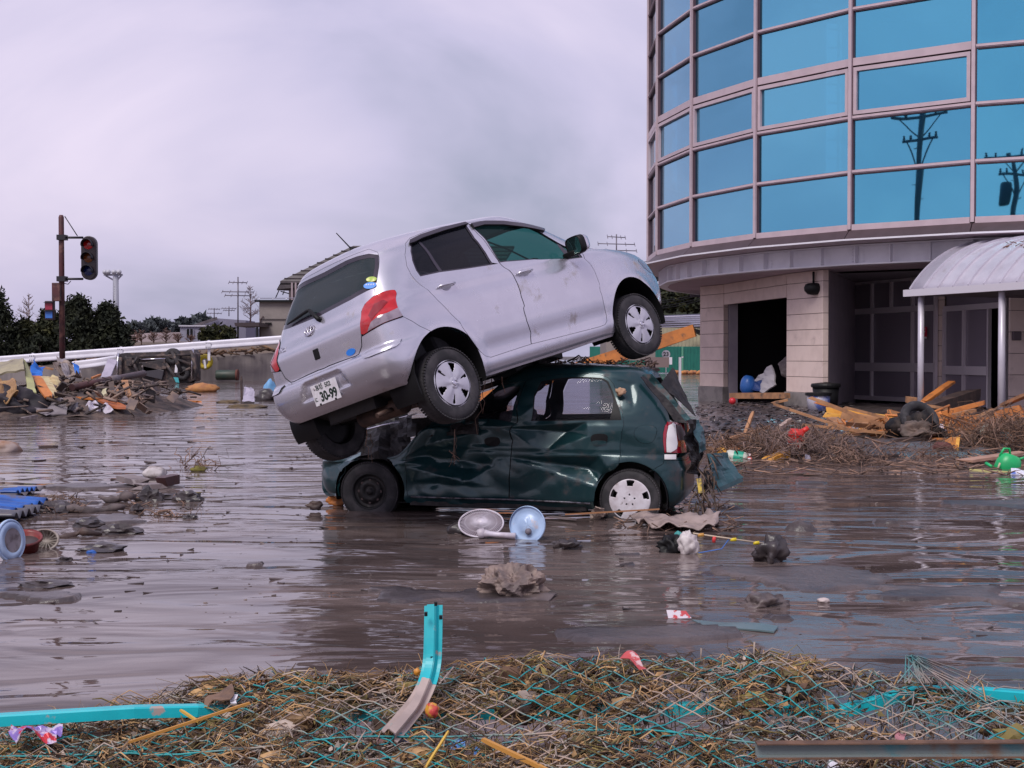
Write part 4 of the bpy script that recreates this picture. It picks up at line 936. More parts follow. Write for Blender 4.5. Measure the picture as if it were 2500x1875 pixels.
    def member(P, Q, x0, z0, x1, z1, w_, m_=ALU, nm='frame_bar', th=.07):
        a = pl(x0, HOR, P, Q); c = pl(x1, HOR, P, Q); a.z, c.z = z0, z1
        d = (Q-P).normalized(); n2 = Vector((d.y, -d.x, 0)); n2 = -n2 if n2.y > 0 else n2
        b = MB(); b.bar(a+n2*.03, c+n2*.03, w_ if z0 != z1 else th, th if z0 != z1 else w_, up=d if z0 != z1 else (0, 0, 1)); 
        return b.build(nm, m_, bl)
    def pane(P, Q, x0, x1, z0, z1):
        a, c = pl(x0, HOR, P, Q), pl(x1, HOR, P, Q); a.z = c.z = z0; d = (Q-P).normalized(); n2 = Vector((-d.y, d.x, 0))*.01
        b = MB(); b.prism([a, c, c+Vector((0, 0, z1-z0)), a+Vector((0, 0, z1-z0))], n2); return b.build('lobby_pane', LOBBYGLASS, bl)
    cols = [2082, 2131, 2230, 2286]
    for x in cols: member(E_, G, x, .15, x, 3.5, .09)
    member(E_, G, 2178, 2.72, 2178, 3.5, .09)
    for z, w_ in ((.2, .12), (1.08, .24), (2.66, .16), (3.48, .1)): member(E_, G, 2082, z, 2286, z, w_, th=.09)
    for x0, x1 in zip(cols, cols[1:]):
        pane(E_, G, x0+2, x1-2, .22, 1.0); pane(E_, G, x0+2, x1-2, 1.18, 2.6); pane(E_, G, x0+2, x1-2, 2.72, 3.45)
    wall_blocks(G+Vector((.03, -.02, 0)), H+Vector((0, -.05, 0)), .0, TOP, first=.05, th=.1)
    dc = [2308, 2356, 2417]
    for x in dc: member(H, K, x, .1, x, 2.62, .09)
    for z, w_ in ((1.02, .22), (2.62, .14), (3.1, .1)): member(H, K, 2308, z, 2417 if z < 2 else 2462, z, w_, th=.09)
    for x0, x1 in zip(dc, dc[1:]): pane(H, K, x0+2, x1-2, .12, .92); pane(H, K, x0+2, x1-2, 1.12, 2.56)
    pane(H, K, 2310, 2460, 2.68, 3.45)
    member(H, K, 2462, 0, 2462, 3.5, .12)
    # lobby shell
    b = MB(); q = [D_+Vector((.6, 1.0, 0)), E_+Vector((.05, .3, 0)), Vector((13.5, 41, 0)), Vector((16.5, 36, 0)), Vector((14.5, 29, 0)), K+Vector((.1, -.2, 0))]
    b.add([p+Vector((0, 0, z)) for z in (-.1, 3.5) for p in q], [(1, 2, 8, 7), (2, 3, 9, 8), (3, 4, 10, 9), (4, 5, 11, 10), (0, 1, 2, 3, 4, 5), (6, 7, 8, 9, 10, 11)]); b.build('lobby', mat('lobby_dark', (.22, .19, .22), .9), bl)
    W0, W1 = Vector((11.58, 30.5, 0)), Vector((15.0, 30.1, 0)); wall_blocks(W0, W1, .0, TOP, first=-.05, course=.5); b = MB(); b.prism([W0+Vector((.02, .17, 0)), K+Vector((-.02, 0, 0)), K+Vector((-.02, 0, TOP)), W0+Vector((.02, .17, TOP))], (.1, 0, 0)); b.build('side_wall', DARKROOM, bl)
    b = MB(); c = at(2482, 820, 30.3); b.box(c, (.19, .14, .21)); b.build('wall_box', mat('wall_box_grey', (.10, .07, .085), .5), bl, bevel=.02)
    # red notice on the glass
    c = pl(2261.5, 812, E_, G); d = (G-E_).normalized(); n2 = Vector((d.y, -d.x, 0)); n2 = -n2 if n2.y > 0 else n2
    Fm = frame_mat(c+n2*.10, d, n2); b = MB(); b.box(Fm.translation, (.30, .30, .006), Fm.to_3x3()); s_ = b.build('notice', mat('notice_red', (.55, .02, .06), .5), bl)
    b = MB(); b.prism([Fm @ Vector((-.09, .04, .005)), Fm @ Vector((0, -.09, .005)), Fm @ Vector((.09, .04, .005))], n2*.004); b.build('notice_arrow', WHITE, s_)
    b = MB(); b.box(Fm @ Vector((0, -.135, .005)), (.29, .05, .004), Fm.to_3x3()); b.build('notice_strip', WHITE, s_)
    b = MB(); b.box(Fm @ Vector((0, .10, .005)), (.2, .05, .003), Fm.to_3x3()); b.build('notice_strip', mat('notice_pink', (.6, .2, .25), .5), s_)
    # dark dome under the soffit
    c = at(1986, 704, 33.0); dm = thing('dome_lamp', 'round black lamp hanging below the soffit beside the block pillar', 'lamp', c); b = MB(); b.lathe([(0, -.17), (.12, -.15), (.19, -.06), (.20, .02), (.17, .10), (.12, .13), (0, .14)], 22, c, Matrix.Diagonal((1.2, 1, 1)).to_3x3()); b.build('shade', BLACK, dm)
    b = MB(); b.tube([c+Vector((0, 0, .1)), c+Vector((0, 0, .42))], .03, 8); b.build('stem', BLACK, dm)
building()
# barrel canopy
def canopy():
    G0 = Vector((8.8, 29.0, 0)); ax = Vector((.387, -.922, 0)); pr = Vector((.922, .387, 0)); Wd, rise, L_ = 4.4, 1.12, 6.0
    cn = thing('entrance_canopy', 'white barrel vaulted entrance canopy with ribbed roof on round posts', 'canopy', G0)
    WM = mat('canopy_white', (.56, .53, .60), .38, .2, c2=(.50, .47, .54), s=3, c3=(.35, .30, .32), s3=2, lo3=.6, hi3=.8)
    R_ = (Wd*Wd/4+rise*rise)/(2*rise); th0 = math.asin(Wd/2/R_); zc = 2.84+rise-R_
    def ap(t, th, dr=0): return G0+ax*t+pr*(Wd/2+(R_+dr)*math.sin(th))+Vector((0, 0, zc+(R_+dr)*math.cos(th)))
    b = MB(); b.grid([[ap(t, th) for th in np.linspace(-th0, th0, 25)] for t in np.linspace(0, L_, 8)]); b.build('roof_sheet', WM, cn, thick=.03)
    for j in range(14):
        t = .02+.455*j; b = MB(); th = np.linspace(-th0, th0, 25); b.sweep([(-.012, 0), (-.012, .045), (.012, .045), (.012, 0)], [ap(t, x, .012) for x in th], [pr*math.sin(x)+Vector((0, 0, math.cos(x))) for x in th], False); b.build('seam', WM, cn)
    for s_, off in ((0, -.06), (1, Wd+.06)):
        b = MB(); a, c = G0+pr*off+ax*-.08, G0+pr*off+ax*(L_); b.sweep([(-.07, 0), (-.07, .13), (-.085, .13), (-.085, .15), (.07, .15), (.07, 0)], [a+Vector((0, 0, 2.70)), c+Vector((0, 0, 2.70))], (0, 0, 1), True); b.build('gutter', mat('gutter_white', (.62, .59, .65), .35), cn)
    b = MB(); b.box(G0+ax*L_/2+pr*Wd/2+Vector((0, 0, 2.75)), (.2, 5.8, .08), (0, 0, -math.atan2(ax.x, ax.y))); 
    b.grid([[G0+ax*t+pr*w_+Vector((0, 0, 2.72)) for w_ in (0.05, Wd-.05)] for t in (0.05, L_-.05)], False); b.build('ceiling', mat('canopy_ceiling', (.12, .10, .12), .8), cn)
    for t in (.30, 2.72, 5.2):
        for off in (.05, Wd-.05):
            p = G0+ax*t+pr*off; b = MB(); b.tube([p+Vector((0, 0, -.2)), p+Vector((0, 0, 2.72))], .068, 16); b.build('post', WM, cn)
    b = MB(); rr = random.Random(3)
    for cx_, n in ((2.6, 60), (3.5, 70), (1.9, 8)):
        for i in range(n):
            t = cx_+rr.gauss(0, .22); th = -.42+(t-2.0)*.07+rr.gauss(0, .05); p = ap(t, th, .02+rr.random()*.03); d = Vector((rr.uniform(-1, 1), rr.uniform(-1, 1), rr.uniform(-.2, .4)))*.09; b.tube([p-d, p+d], [.012, .006], 4)
    o = b.build('leaf_litter', mat('rust_litter', (.22, .10, .05), .8, c2=(.12, .06, .04), s=5), cn); o['kind'] = 'stuff'
canopy()
# utility poles standing behind the photographer: seen only mirrored in the glass
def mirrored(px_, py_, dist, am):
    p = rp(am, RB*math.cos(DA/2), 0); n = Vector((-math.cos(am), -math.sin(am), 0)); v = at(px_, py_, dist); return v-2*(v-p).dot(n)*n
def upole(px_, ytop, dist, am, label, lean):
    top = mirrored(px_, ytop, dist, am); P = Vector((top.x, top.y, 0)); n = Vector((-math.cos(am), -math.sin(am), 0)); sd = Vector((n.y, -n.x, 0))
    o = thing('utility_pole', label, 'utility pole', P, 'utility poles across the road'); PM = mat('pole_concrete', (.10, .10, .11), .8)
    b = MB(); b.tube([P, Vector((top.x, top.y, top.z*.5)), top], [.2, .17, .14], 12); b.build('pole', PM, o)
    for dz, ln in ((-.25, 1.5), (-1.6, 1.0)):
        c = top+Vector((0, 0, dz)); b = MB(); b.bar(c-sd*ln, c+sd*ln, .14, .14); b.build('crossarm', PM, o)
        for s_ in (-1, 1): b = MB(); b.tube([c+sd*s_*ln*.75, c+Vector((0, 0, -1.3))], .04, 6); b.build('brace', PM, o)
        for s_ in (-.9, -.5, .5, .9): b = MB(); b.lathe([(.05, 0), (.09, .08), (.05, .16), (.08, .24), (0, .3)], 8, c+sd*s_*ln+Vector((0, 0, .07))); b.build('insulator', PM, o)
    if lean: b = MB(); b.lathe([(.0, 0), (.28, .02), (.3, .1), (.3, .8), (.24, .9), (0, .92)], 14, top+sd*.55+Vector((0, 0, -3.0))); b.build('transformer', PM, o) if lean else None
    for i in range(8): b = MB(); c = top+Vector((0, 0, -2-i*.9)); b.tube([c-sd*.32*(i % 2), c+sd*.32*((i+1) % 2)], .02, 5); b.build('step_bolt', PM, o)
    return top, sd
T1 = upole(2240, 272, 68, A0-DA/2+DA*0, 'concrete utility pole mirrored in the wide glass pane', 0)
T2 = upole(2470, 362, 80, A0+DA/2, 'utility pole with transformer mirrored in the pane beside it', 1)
# ------------------------------------------------------------------ general builders for loose things
def solo(o, label, cat, group=None, kind=None): return tag(o, label, cat, group, kind)
def plank(label, a, b, w_=.10, t_=.04, m_=None, name='plank', cat='plank', group=None, up=(0, 0, 1), seed=0, parent=None):
    a, b = Vector(a), Vector(b); d = b-a; l = d.length; d = d.normalized(); x = d.cross(Vector(up)); x = x.normalized() if x.length > 1e-3 else Vector((1, 0, 0)); z = x.cross(d); r = random.Random(seed*31+int(l*1000))
    n = 6; rings = []
    for i in range(n+1):
        t = i/n; s_ = 1-(.5*r.random() if i in (0, n) else .06*r.random()); c = a+d*l*t+x*r.uniform(-.01, .01)*w_*4
        rings.append([c+x*sx*w_/2*s_+z*sz*t_/2*(1-(.2*r.random() if i in (0, n) else 0))+d*(r.uniform(-.3, .3)*w_ if i in (0, n) else 0) for sx, sz in ((-1, -1), (1, -1), (1, 1), (-1, 1))])
    k = MB(); vs = [p for rr in rings for p in rr]; fs = [(i*4+j, i*4+(j+1) % 4, (i+1)*4+(j+1) % 4, (i+1)*4+j) for i in range(n) for j in range(4)]+[(3, 2, 1, 0), (n*4, n*4+1, n*4+2, n*4+3)]
    k.add(vs, fs); o = k.build(name, m_ or WOOD, parent)
    return o if parent is not None else solo(o, label, cat, group)
def crumple(name, label, cat, quad, m_, n=(12, 12), amp=.04, seed=0, th=.008, group=None, parent=None, sc=3.0, smooth=False, sag=0.):
    a, b, c, d = [Vector(q) for q in quad]; G_ = []; nrm = (b-a).cross(d-a).normalized()
    for i in range(n[0]+1):
        r = []
        for j in range(n[1]+1):
            s_, t_ = i/n[0], j/n[1]; p = (a*(1-s_)+b*s_)*(1-t_)+(d*(1-s_)+c*s_)*t_
            q = noise.noise(p*sc+Vector((seed*3.1, 0, 0)))+.5*noise.noise(p*sc*2.6+Vector((0, seed*1.7, 0))); ed = Vector((noise.noise(p*sc*1.7+Vector((seed, 9, 0))), 0, noise.noise(p*sc*1.7+Vector((3, seed, 5)))))*amp*.8
            r.append(p+nrm*amp*q*2+ed-Vector((0, 0, sag*math.sin(math.pi*s_)*math.sin(math.pi*t_))))
        G_.append(r)
    k = MB(); k.grid(G_, smooth); o = k.build(name, m_, parent, thick=th)
    return o if parent is not None else solo(o, label, cat, group)
def lump(name, label, cat, c, size, m_, seed=0, rough=.25, sub=3, group=None, parent=None, sc=1.6, smooth=True, flat=0., ridged=False):
    bm = bmesh.new(); bmesh.ops.create_icosphere(bm, subdivisions=sub, radius=1); c = Vector(c)
    vs = []
    for v in bm.verts:
        q = 1+rough*(noise.noise(v.co*sc+Vector((seed*2.3, 0, 0)))+.5*noise.noise(v.co*sc*2.5+Vector((0, seed, 0)))+.25*noise.noise(v.co*sc*6+Vector((0, seed, 3))))
        if ridged:
            f_ = lambda k_, o_: 1-2.4*abs(noise.noise(v.co*k_+Vector((seed*o_, o_, 0))))
            q = 1+rough*(.75*f_(sc*.62, 2.3)+.28*f_(sc*1.5, 1.1)+.10*f_(sc*3.6, .7)-.35)+.10*noise.noise(v.co*1.1+Vector((seed, 0, 4)))
        p = Vector((v.co.x*size[0]*q, v.co.y*size[1]*q, v.co.z*size[2]*q)); vs.append(c+p)
    fs = [tuple(v.index for v in f.verts) for f in bm.faces]; bm.free()
    k = MB(); k.add(vs, fs, smooth); o = k.build(name, m_, parent)
    return o if parent is not None else solo(o, label, cat, group)
def twig(k, a, b, r, rr, n=4, bend=.25):
    a, b = Vector(a), Vector(b); l = (b-a).length; pts = []
    for i in range(n+1):
        t = i/n; pts.append(a+(b-a)*t+Vector((rr.uniform(-1, 1), rr.uniform(-1, 1), rr.uniform(-1, 1)))*l*bend*math.sin(math.pi*t)*.6)
    k.tube(pts, [r*(1-.5*i/n) for i in range(n+1)], 5)
WOOD = mat('raw_timber', (.42, .21, .10), .7, c2=(.28, .14, .07), s=4, st=(1, 1, 1), bump=.3, bs=30, c3=(.10, .07, .055), s3=3, lo3=.55, hi3=.7)
ORANGEWOOD = mat('orange_timber', (.58, .20, .045), .6, c2=(.40, .14, .04), s=3, bump=.2, bs=25, c3=(.14, .08, .05), s3=4, lo3=.58, hi3=.72)
YELLOWWOOD = mat('yellow_timber', (.75, .38, .06), .6, c2=(.60, .27, .045), s=3, bump=.2, bs=25, c3=(.18, .10, .05), s3=4, lo3=.6, hi3=.74)
DARKWOOD = mat('wet_dark_timber', (.045, .03, .028), .6, c2=(.09, .055, .045), s=4, bump=.4, bs=20)
GREYWOOD = mat('grey_board', (.22, .18, .18), .75, c2=(.15, .12, .125), s=3, bump=.3, bs=18, c3=(.30, .26, .26), s3=6)
TWIG = mat('brown_twig', (.24, .145, .105), .8, c2=(.11, .07, .055), s=3, isl=.75)
MUDLUMP = mat('mud_caked', (.13, .10, .095), .45, c2=(.07, .055, .055), s=5, bump=.5, bs=16)
WETMUD = mat('dark_mud', (.06, .048, .05), .35, c2=(.035, .03, .033), s=5, bump=.5, bs=18)
# ------------------------------------------------------------------ trees
def tree(name, label, base, h, rad, m_, n=2600, leaf=.22, group=None, conical=True, seed=0, trunk=True, low=.05, clumps=70):
    r = np.random.default_rng(seed+11); base = Vector(base); t = thing(name, label, 'tree', base, group)
    C = []
    while len(C) < clumps:
        u = r.random()**.8; a = r.random()*2*math.pi; z = low+(1-low)*u
        prof = (1-u**1.6)*1.0 if conical else math.sqrt(max(0, 1-(2*u-1)**2))
        rr_ = rad*(prof*(.55+.5*r.random())+.04); C.append((rr_*math.cos(a), rr_*math.sin(a), z*h, .10*h+.10*rad))
    C = np.array(C); idx = r.integers(0, clumps, n); P = C[idx, :3]+r.normal(0, .42, (n, 3))*C[idx, 3:4]
    P[:, 2] = np.maximum(P[:, 2], .02)
    D1 = r.normal(0, 1, (n, 3)); D1 /= np.linalg.norm(D1, axis=1)[:, None]; D2 = r.normal(0, 1, (n, 3)); D2 -= (D1*D2).sum(1)[:, None]*D1; D2 /= np.linalg.norm(D2, axis=1)[:, None]
    sz = leaf*(.5+r.random((n, 1))); V = np.stack([P-D1*sz, P+D2*sz*.45, P+D1*sz, P-D2*sz*.45], 1).reshape(-1, 3)+np.array(base)
    k = MB(); k.add(V.tolist(), [(4*i, 4*i+1, 4*i+2, 4*i+3) for i in range(n)]); k.build('crown', m_, t)
    if trunk:
        k = MB(); k.tube([base+Vector((0, 0, -.2)), base+Vector((.05, 0, h*.4)), base+Vector((0, .05, h*.9))], [rad*.09+.05, rad*.06+.03, .02], 8); rr = random.Random(seed)
        for i in range(10):
            z = rr.uniform(.15, .8)*h; a = rr.uniform(0, 6.28); q = base+Vector((0, 0, z)); k.tube([q, q+Vector((math.cos(a)*rad*.6*(1-z/h), math.sin(a)*rad*.6*(1-z/h), h*.08))], [.04, .015], 5)
        k.build('trunk', mat('bark', (.06, .045, .04), .9), t)
    return t
def bare_tree(name, label, base, h, spread, m_, seed=0, n=26, group=None, cat='tree'):
    t = thing(name, label, cat, base, group); rr = random.Random(seed); k = MB(); base = Vector(base); k.tube([base, base+Vector((.05, 0, h*.5)), base+Vector((0, 0, h))], [h*.018+.02, h*.01+.015, .01], 6); k.build('trunk', m_, t)
    k = MB()
    for i in range(n):
        z = rr.uniform(.2, .95)*h; a = rr.uniform(0, 6.28); l = spread*(1.1-z/h)*rr.uniform(.5, 1); p = base+Vector((0, 0, z)); q = p+Vector((math.cos(a)*l, math.sin(a)*l, l*rr.uniform(.3, 1.1))); twig(k, p, q, .025, rr)
        for j in range(4): s_ = p.lerp(q, rr.uniform(.3, .95)); twig(k, s_, s_+Vector((rr.uniform(-1, 1), rr.uniform(-1, 1), rr.uniform(0, 1.2)))*l*.35, .014, rr, 3)
    k.build('branches', m_, t); return t
CONIF = mat('dark_conifer', (.016, .020, .014), .8, c2=(.030, .034, .018), s=1.2, isl=.6, spec=.2)
CONIF2 = mat('olive_conifer', (.040, .040, .014), .8, c2=(.022, .026, .014), s=1.2, isl=.6, spec=.2)
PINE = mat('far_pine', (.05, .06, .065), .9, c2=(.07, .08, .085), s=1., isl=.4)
SCRUB = mat('brown_scrub', (.16, .09, .075), .9, c2=(.10, .065, .055), s=1, isl=.5)
# ------------------------------------------------------------------ far background, left
def left_back():
    # ramp with retaining wall and guard rail, rising to the right
    WD = 72.0
    wt = lambda x, d=WD: at(x, 907-.068*x, d)
    k = MB(); a, b = wt(-600), wt(1100); k.prism([Vector((a.x, WD, -.6)), Vector((b.x, WD, -.6)), b, a], (0, .35, 0)); w_ = k.build('retaining_wall', mat('stained_concrete', (.27, .235, .23), .85, c2=(.18, .155, .16), s=.6, st=(2.2, 1, .25), lo=.38, hi=.62, bump=.3, bs=8)); solo(w_, 'stained concrete retaining wall below the white guard rail', 'wall')
    k = MB(); k.prism([a+Vector((0, .4, -.05)), b+Vector((0, .4, -.05)), at(1250, 828, 135), at(-700, 842, 135)], (0, 0, -4)); o = k.build('embankment', mat('embankment_soil', (.10, .075, .06), .95, c2=(.14, .10, .07), s=.4)); tag(o, kind='structure')
    RD = 70.5
    g = thing('guard_rail', 'long white corrugated guard rail climbing along the ramp', 'guard rail', at(300, 860, RD))
    WR = mat('guardrail_white', (.78, .76, .84), .35, c2=(.70, .68, .77), s=1.5)
    top = lambda x: at(x, 880-.0735*x, RD)
    pts = [top(x) for x in (-600, -80, 120, 320, 520, 720, 1050)]
    prof = [(x_*1.2, y_*1.28) for x_, y_ in [(-.0, -.175), (.05, -.16), (.08, -.11), (.03, -.03), (.03, .03), (.08, .11), (.05, .16), (0, .175)]]
    k = MB(); k.sweep([(x, y) for x, y in prof], pts, (0, 0, 1), False, True); k.build('rail_beam', WR, g, thick=.012)
    for x in (-136, 79, 294, 509, 724):
        p = top(x); k = MB(); k.box(p+Vector((0, .12, -.28)), (.13, .1, 1.1)); k.build('rail_post', WR, g)
        k = MB(); k.box(p+Vector((0, -.10, .0)), (.30, .012, .34)); jo = k.build('joint_plate', WR, g)
        for q in range(6): k = MB(); k.box(p+Vector((-.10+.10*(q % 3), -.115, -.11+.22*(q//3))), (.04, .02, .04)); k.build('bolt', BLACK, jo)
    g2 = thing('guard_rail', 'short second white rail low in front of the wall', 'guard rail', at(230, 885, 68)); k = MB(); k.sweep(prof, [at(178, 893, 68), at(235, 886, 68), at(292, 877, 68)], (0, 0, 1), False, True); k.build('rail_beam', WR, g2, thick=.012)
    k = MB(); k.box(at(195, 893, 68.1)+Vector((0, 0, -.3)), (.1, .1, .7)); k.build('rail_post', WR, g2)
    # debris lodged on the embankment under the rail
    k = MB(); rr = random.Random(12)
    for i in range(150):
        x = rr.uniform(190, 660); y0 = 902-.068*x; p = at(x, y0-rr.uniform(0, 9), rr.uniform(70.9, 71.9)); d = Vector((rr.uniform(-1, 1), rr.uniform(-.2, .2), rr.uniform(-.35, .35)))*rr.uniform(.15, .6); k.tube([p-d, p+d], rr.uniform(.02, .07), 5)
    o = k.build('driftwood_litter', mat('litter_wood', (.20, .12, .07), .85, c2=(.08, .05, .045), s=1, isl=.6)); tag(o, 'broken driftwood and rubbish washed up under the guard rail', 'driftwood', kind='stuff')
    # trees behind the rail
    for i, (x, top_, wid, d, m_, lab) in enumerate(((-8, 728, 95, 80, CONIF, 'tall dark conifer at the edge of the hedge by the traffic light'), (62, 790, 80, 82, CONIF2, 'olive toned bushy conifer low in the hedge left of the signal pole'), (120, 770, 70, 79, CONIF2, 'bushy conifer right behind the red signal pole'), (190, 738, 100, 78, CONIF, 'broad dark conifer just right of the signal pole'), (262, 757, 105, 79, CONIF, 'round topped dark conifer at the end of the hedge'), (95, 830, 70, 76, CONIF, 'low clipped dark shrub behind the rail'))):
        b = at(x, 885-.04*x, d); tp = at(x, top_, d); tree('conifer_tree', lab, Vector((b.x, b.y, b.z-.2)), tp.z-b.z+.3, wid/3200*d*.62, m_, 9000 if i != 5 else 3000, .13, None, i != 5, i, low=.03)
    bare_tree('bare_tree', 'leafless pale tree between the conifers', at(70, 850, 95), 4.0, 1.6, mat('pale_branch', (.22, .17, .17), .9), 4, 34)
    # signal
    D = 36.0; base = at(152, 868, D); base = Vector((base.x, D, 0)); tpz = at(152, 525, D).z
    RP = mat('rusty_red_pole', (.085, .022, .026), .55, c2=(.05, .02, .022), s=2, c3=(.14, .06, .05), s3=3)
    s_ = thing('traffic_light', 'unlit three lamp traffic light on a rusty red pole rising from the debris', 'traffic light', base)
    k = MB(); k.tube([base+Vector((0, 0, -.3)), base+Vector((0, 0, tpz-.06)), base+Vector((0, 0, tpz))], [.082, .072, .05], 16); k.build('pole', RP, s_)
    DK = mat('signal_dark', (.014, .012, .018), .5)
    for y in (580, 681):
        a = at(141, y, D-.02); b = at(203, y, D-.02); k = MB(); k.tube([a, b], .032, 8); k.box(at(152, y, D-.02), (.24, .24, .14)); k.build('bracket_arm', DK, s_)
    k = MB(); k.tube([at(158, 528, D), at(189, 576, D)], .014, 6); k.build('stay_rod', DK, s_)
    k = MB(); k.tube([at(158, 692, D-.05), at(166, 694, D-.1), at(173, 686, D-.05)], .012, 6); k.build('cable', DK, s_)
    c = at(218, 630, D); hw, hh = .205, .60
    def capsule(r_, half, y): 
        pts = [(r_*math.cos(t), half-r_+r_*math.sin(t)) for t in np.linspace(0, math.pi, 14)]+[(r_*math.cos(t), -half+r_+r_*math.sin(t)) for t in np.linspace(math.pi, 2*math.pi, 14)]
        return [c+Vector((x, y, z)) for x, z in pts]
    k = MB(); k.prism(capsule(hw, hh, -.08), (0, .2, 0)); hd = k.build('signal_head', mat('signal_housing', (.018, .010, .016), .45), s_, bevel=.02)
    for z_, cl_, nm in ((.36, (.05, .003, .008), 'red_lens'), (.0, (.16, .045, .006), 'amber_lens'), (-.35, (.008, .02, .11), 'blue_lens')):
        k = MB(); k.lathe([(0, -.035), (.08, -.028), (.13, -.005)], 24, c+Vector((0, -.085, z_)), Matrix(((1, 0, 0), (0, 0, 1), (0, 1, 0)))); k.build(nm, mat(nm, cl_, .3, coat=.5), hd)
        k = MB(); k.lathe([(.145, 0), (.142, -.22)], 24, c+Vector((0, -.085, z_)), Matrix(((1, 0, 0), (0, 0, 1), (0, 1, 0))), True, -.35, math.pi+.35); k.build('visor', DK, hd, thick=.008)
    k = MB(); k.box(at(139, 713, D-.12), (.22, .2, .50)); k.build('control_box', RP, s_, bevel=.015)
    c2 = at(122, 758, D-.18); k = MB(); k.box(c2, (.24, .16, .52)); pd = k.build('pedestrian_signal', mat('pedestrian_box', (.03, .012, .02), .5), s_, bevel=.015)
    for z_, cl_, nm in ((.11, (.32, .03, .06), 'stop_panel'), (-.12, (.05, .17, .55), 'walk_panel')):
        k = MB(); k.box(c2+Vector((0, -.085, z_)), (.19, .02, .18)); k.build(nm, mat(nm, cl_, .35), pd)
        k = MB(); k.box(c2+Vector((0, -.12, z_+.105)), (.23, .10, .012)); k.build('hood', DK, pd)
    # flood light mast
    D = 150; p = at(283, 760, D); t = thing('floodlight_mast', 'tall slim floodlight mast with a row of round lamps behind the hedge', 'light mast', Vector((p.x, D, 0))); MG = mat('mast_grey', (.30, .30, .36), .5)
    tpz = at(283, 672, D).z; k = MB(); k.tube([Vector((p.x, D, 0)), Vector((p.x, D, tpz))], [.42, .32], 12); k.build('mast', MG, t)
    k = MB(); k.bar(at(254, 671, D), at(299, 671, D), .3, .2); k.build('lamp_bar', MG, t)
    for x in (256, 264, 278, 290): 
        q = at(x, 664, D-.5); k = MB(); k.lathe([(0, .22), (.14, .18), (.29, 0), (.30, -.08), (.15, -.07), (0, -.07)], 16, q, Matrix(((1, 0, 0), (0, 0, -1), (0, 1, 0)))); k.build('lamp', mat('lamp_grey', (.45, .45, .5), .35), t)
    for x in (258, 296): k = MB(); k.tube([at(x, 673, D), at(283, 687, D)], .1, 6); k.build('brace', MG, t)
    k = MB(); [k.tube([at(278, y, D-.3), at(281, y, D-.3)], .05, 4) for y in range(700, 760, 6)]; k.tube([at(277.5, 690, D-.3), at(277.5, 760, D-.3)], .05, 4); k.build('ladder', MG, t)
    # houses
    def antenna(lab, x, y0, y1, d, r_=.03, els=((.12, 1.2), (.32, 2.2), (.40, 1.8)), group=None):
        a, b = at(x, y1, d), at(x, y0, d); t = thing('tv_antenna', lab, 'antenna', a, group); MA = mat('antenna_metal', (.16, .14, .17), .5, .5); h = b.z-a.z
        k = MB(); k.tube([a, b], r_, 6); k.build('mast', MA, t)
        for f_, l in els:
            c = b-Vector((0, 0, h*f_)); k = MB(); k.tube([c-Vector((l/2, .3, 0)), c+Vector((l/2, .3, 0))], r_*.7, 5); eo = k.build('boom', MA, t)
            for j in range(5): q = c+Vector((l*(j/4-.5), .6*(j/4-.5), 0)); k = MB(); k.tube([q-Vector((0, .25, .12)), q+Vector((0, .25, .12))], r_*.5, 4); k.build('element', MA, eo)
    D = 100; wl_ = mat('beige_render', (.27, .235, .22), .85, c2=(.23, .20, .19), s=.7)
    a, b = at(633, 735, D), at(900, 735, D); g0 = at(633, 840, D).z-2
    h = thing('flat_roofed_house', 'beige flat roofed house with a roof terrace railing behind the rail', 'house', (a.x, D, g0))
    k = MB(); k.box(((a.x+b.x)/2, D+4, (a.z+g0)/2), (b.x-a.x, 8, a.z-g0)); k.build('wall', wl_, h)
    k = MB(); k.box(((a.x+b.x)/2-.1, D-.1, a.z), (b.x-a.x+.4, .5, .14)); k.build('roof_edge', BLACK, h)
    k = MB(); k.box(((a.x+b.x)/2, D-.05, at(633, 779, D).z), (b.x-a.x, .1, .05)); k.build('string_course', mat('course', (.12, .10, .10), .8), h)
    k = MB(); k.box(at(655, 790, D-.06), (.5, .1, .16)); k.build('vent', BLACK, h)
    k = MB(); k.tube([at(643, 772, D-.1), at(635, 780, D-.1), at(635, 830, D-.1)], .06, 6); k.build('downpipe', mat('pipe_brown', (.10, .07, .07), .6), h)
    k = MB(); k.tube([a+Vector((0, 0, .22)), b+Vector((0, 0, .22))], .03, 5); k.build('railing', CHROME, h)
    for j in range(9): q = a.lerp(b, j/8); k = MB(); k.tube([q, q+Vector((0, 0, .22))], .02, 4); k.build('railing_post', CHROME, h)
    # tiled roof house
    D = 112; TL = mat('dark_roof_tile', (.055, .045, .05), .5, c2=(.085, .07, .075), s=1); WDK = mat('dark_timber_wall', (.10, .075, .085), .8)
    h = thing('tiled_roof_house', 'house with dark tiled gable roof and deep eaves behind the silver car', 'house', (at(820, 800, D).x, D+4, 0))
    e0, e1, r0 = at(690, 681, D), at(690, 681, D), at(850, 608, D)
    A_, B2 = at(684, 686, D), at(862, 600, D+2); C2, D2 = B2+Vector((14, 0, 0)), A_+Vector((18, 0, 0))
    k = MB(); k.prism([A_, D2, C2, B2], (0, 0, -.22)); rf = k.build('roof', TL, h)
    for j in range(9): q0, q1 = A_.lerp(B2, (j+.5)/9)+Vector((0, -.02, .05)), D2.lerp(C2, (j+.5)/9)+Vector((0, -.02, .05)); k = MB(); k.tube([q0, q1], .05, 5); k.build('tile_row', TL, rf)
    q = at(676, 706, D); k = MB(); k.prism([A_+Vector((0, 0, -.2)), q, q+Vector((6, 2, -.1)), A_+Vector((6, 0, -.2))], (0, 0, -.1)); k.build('eave', TL, h)
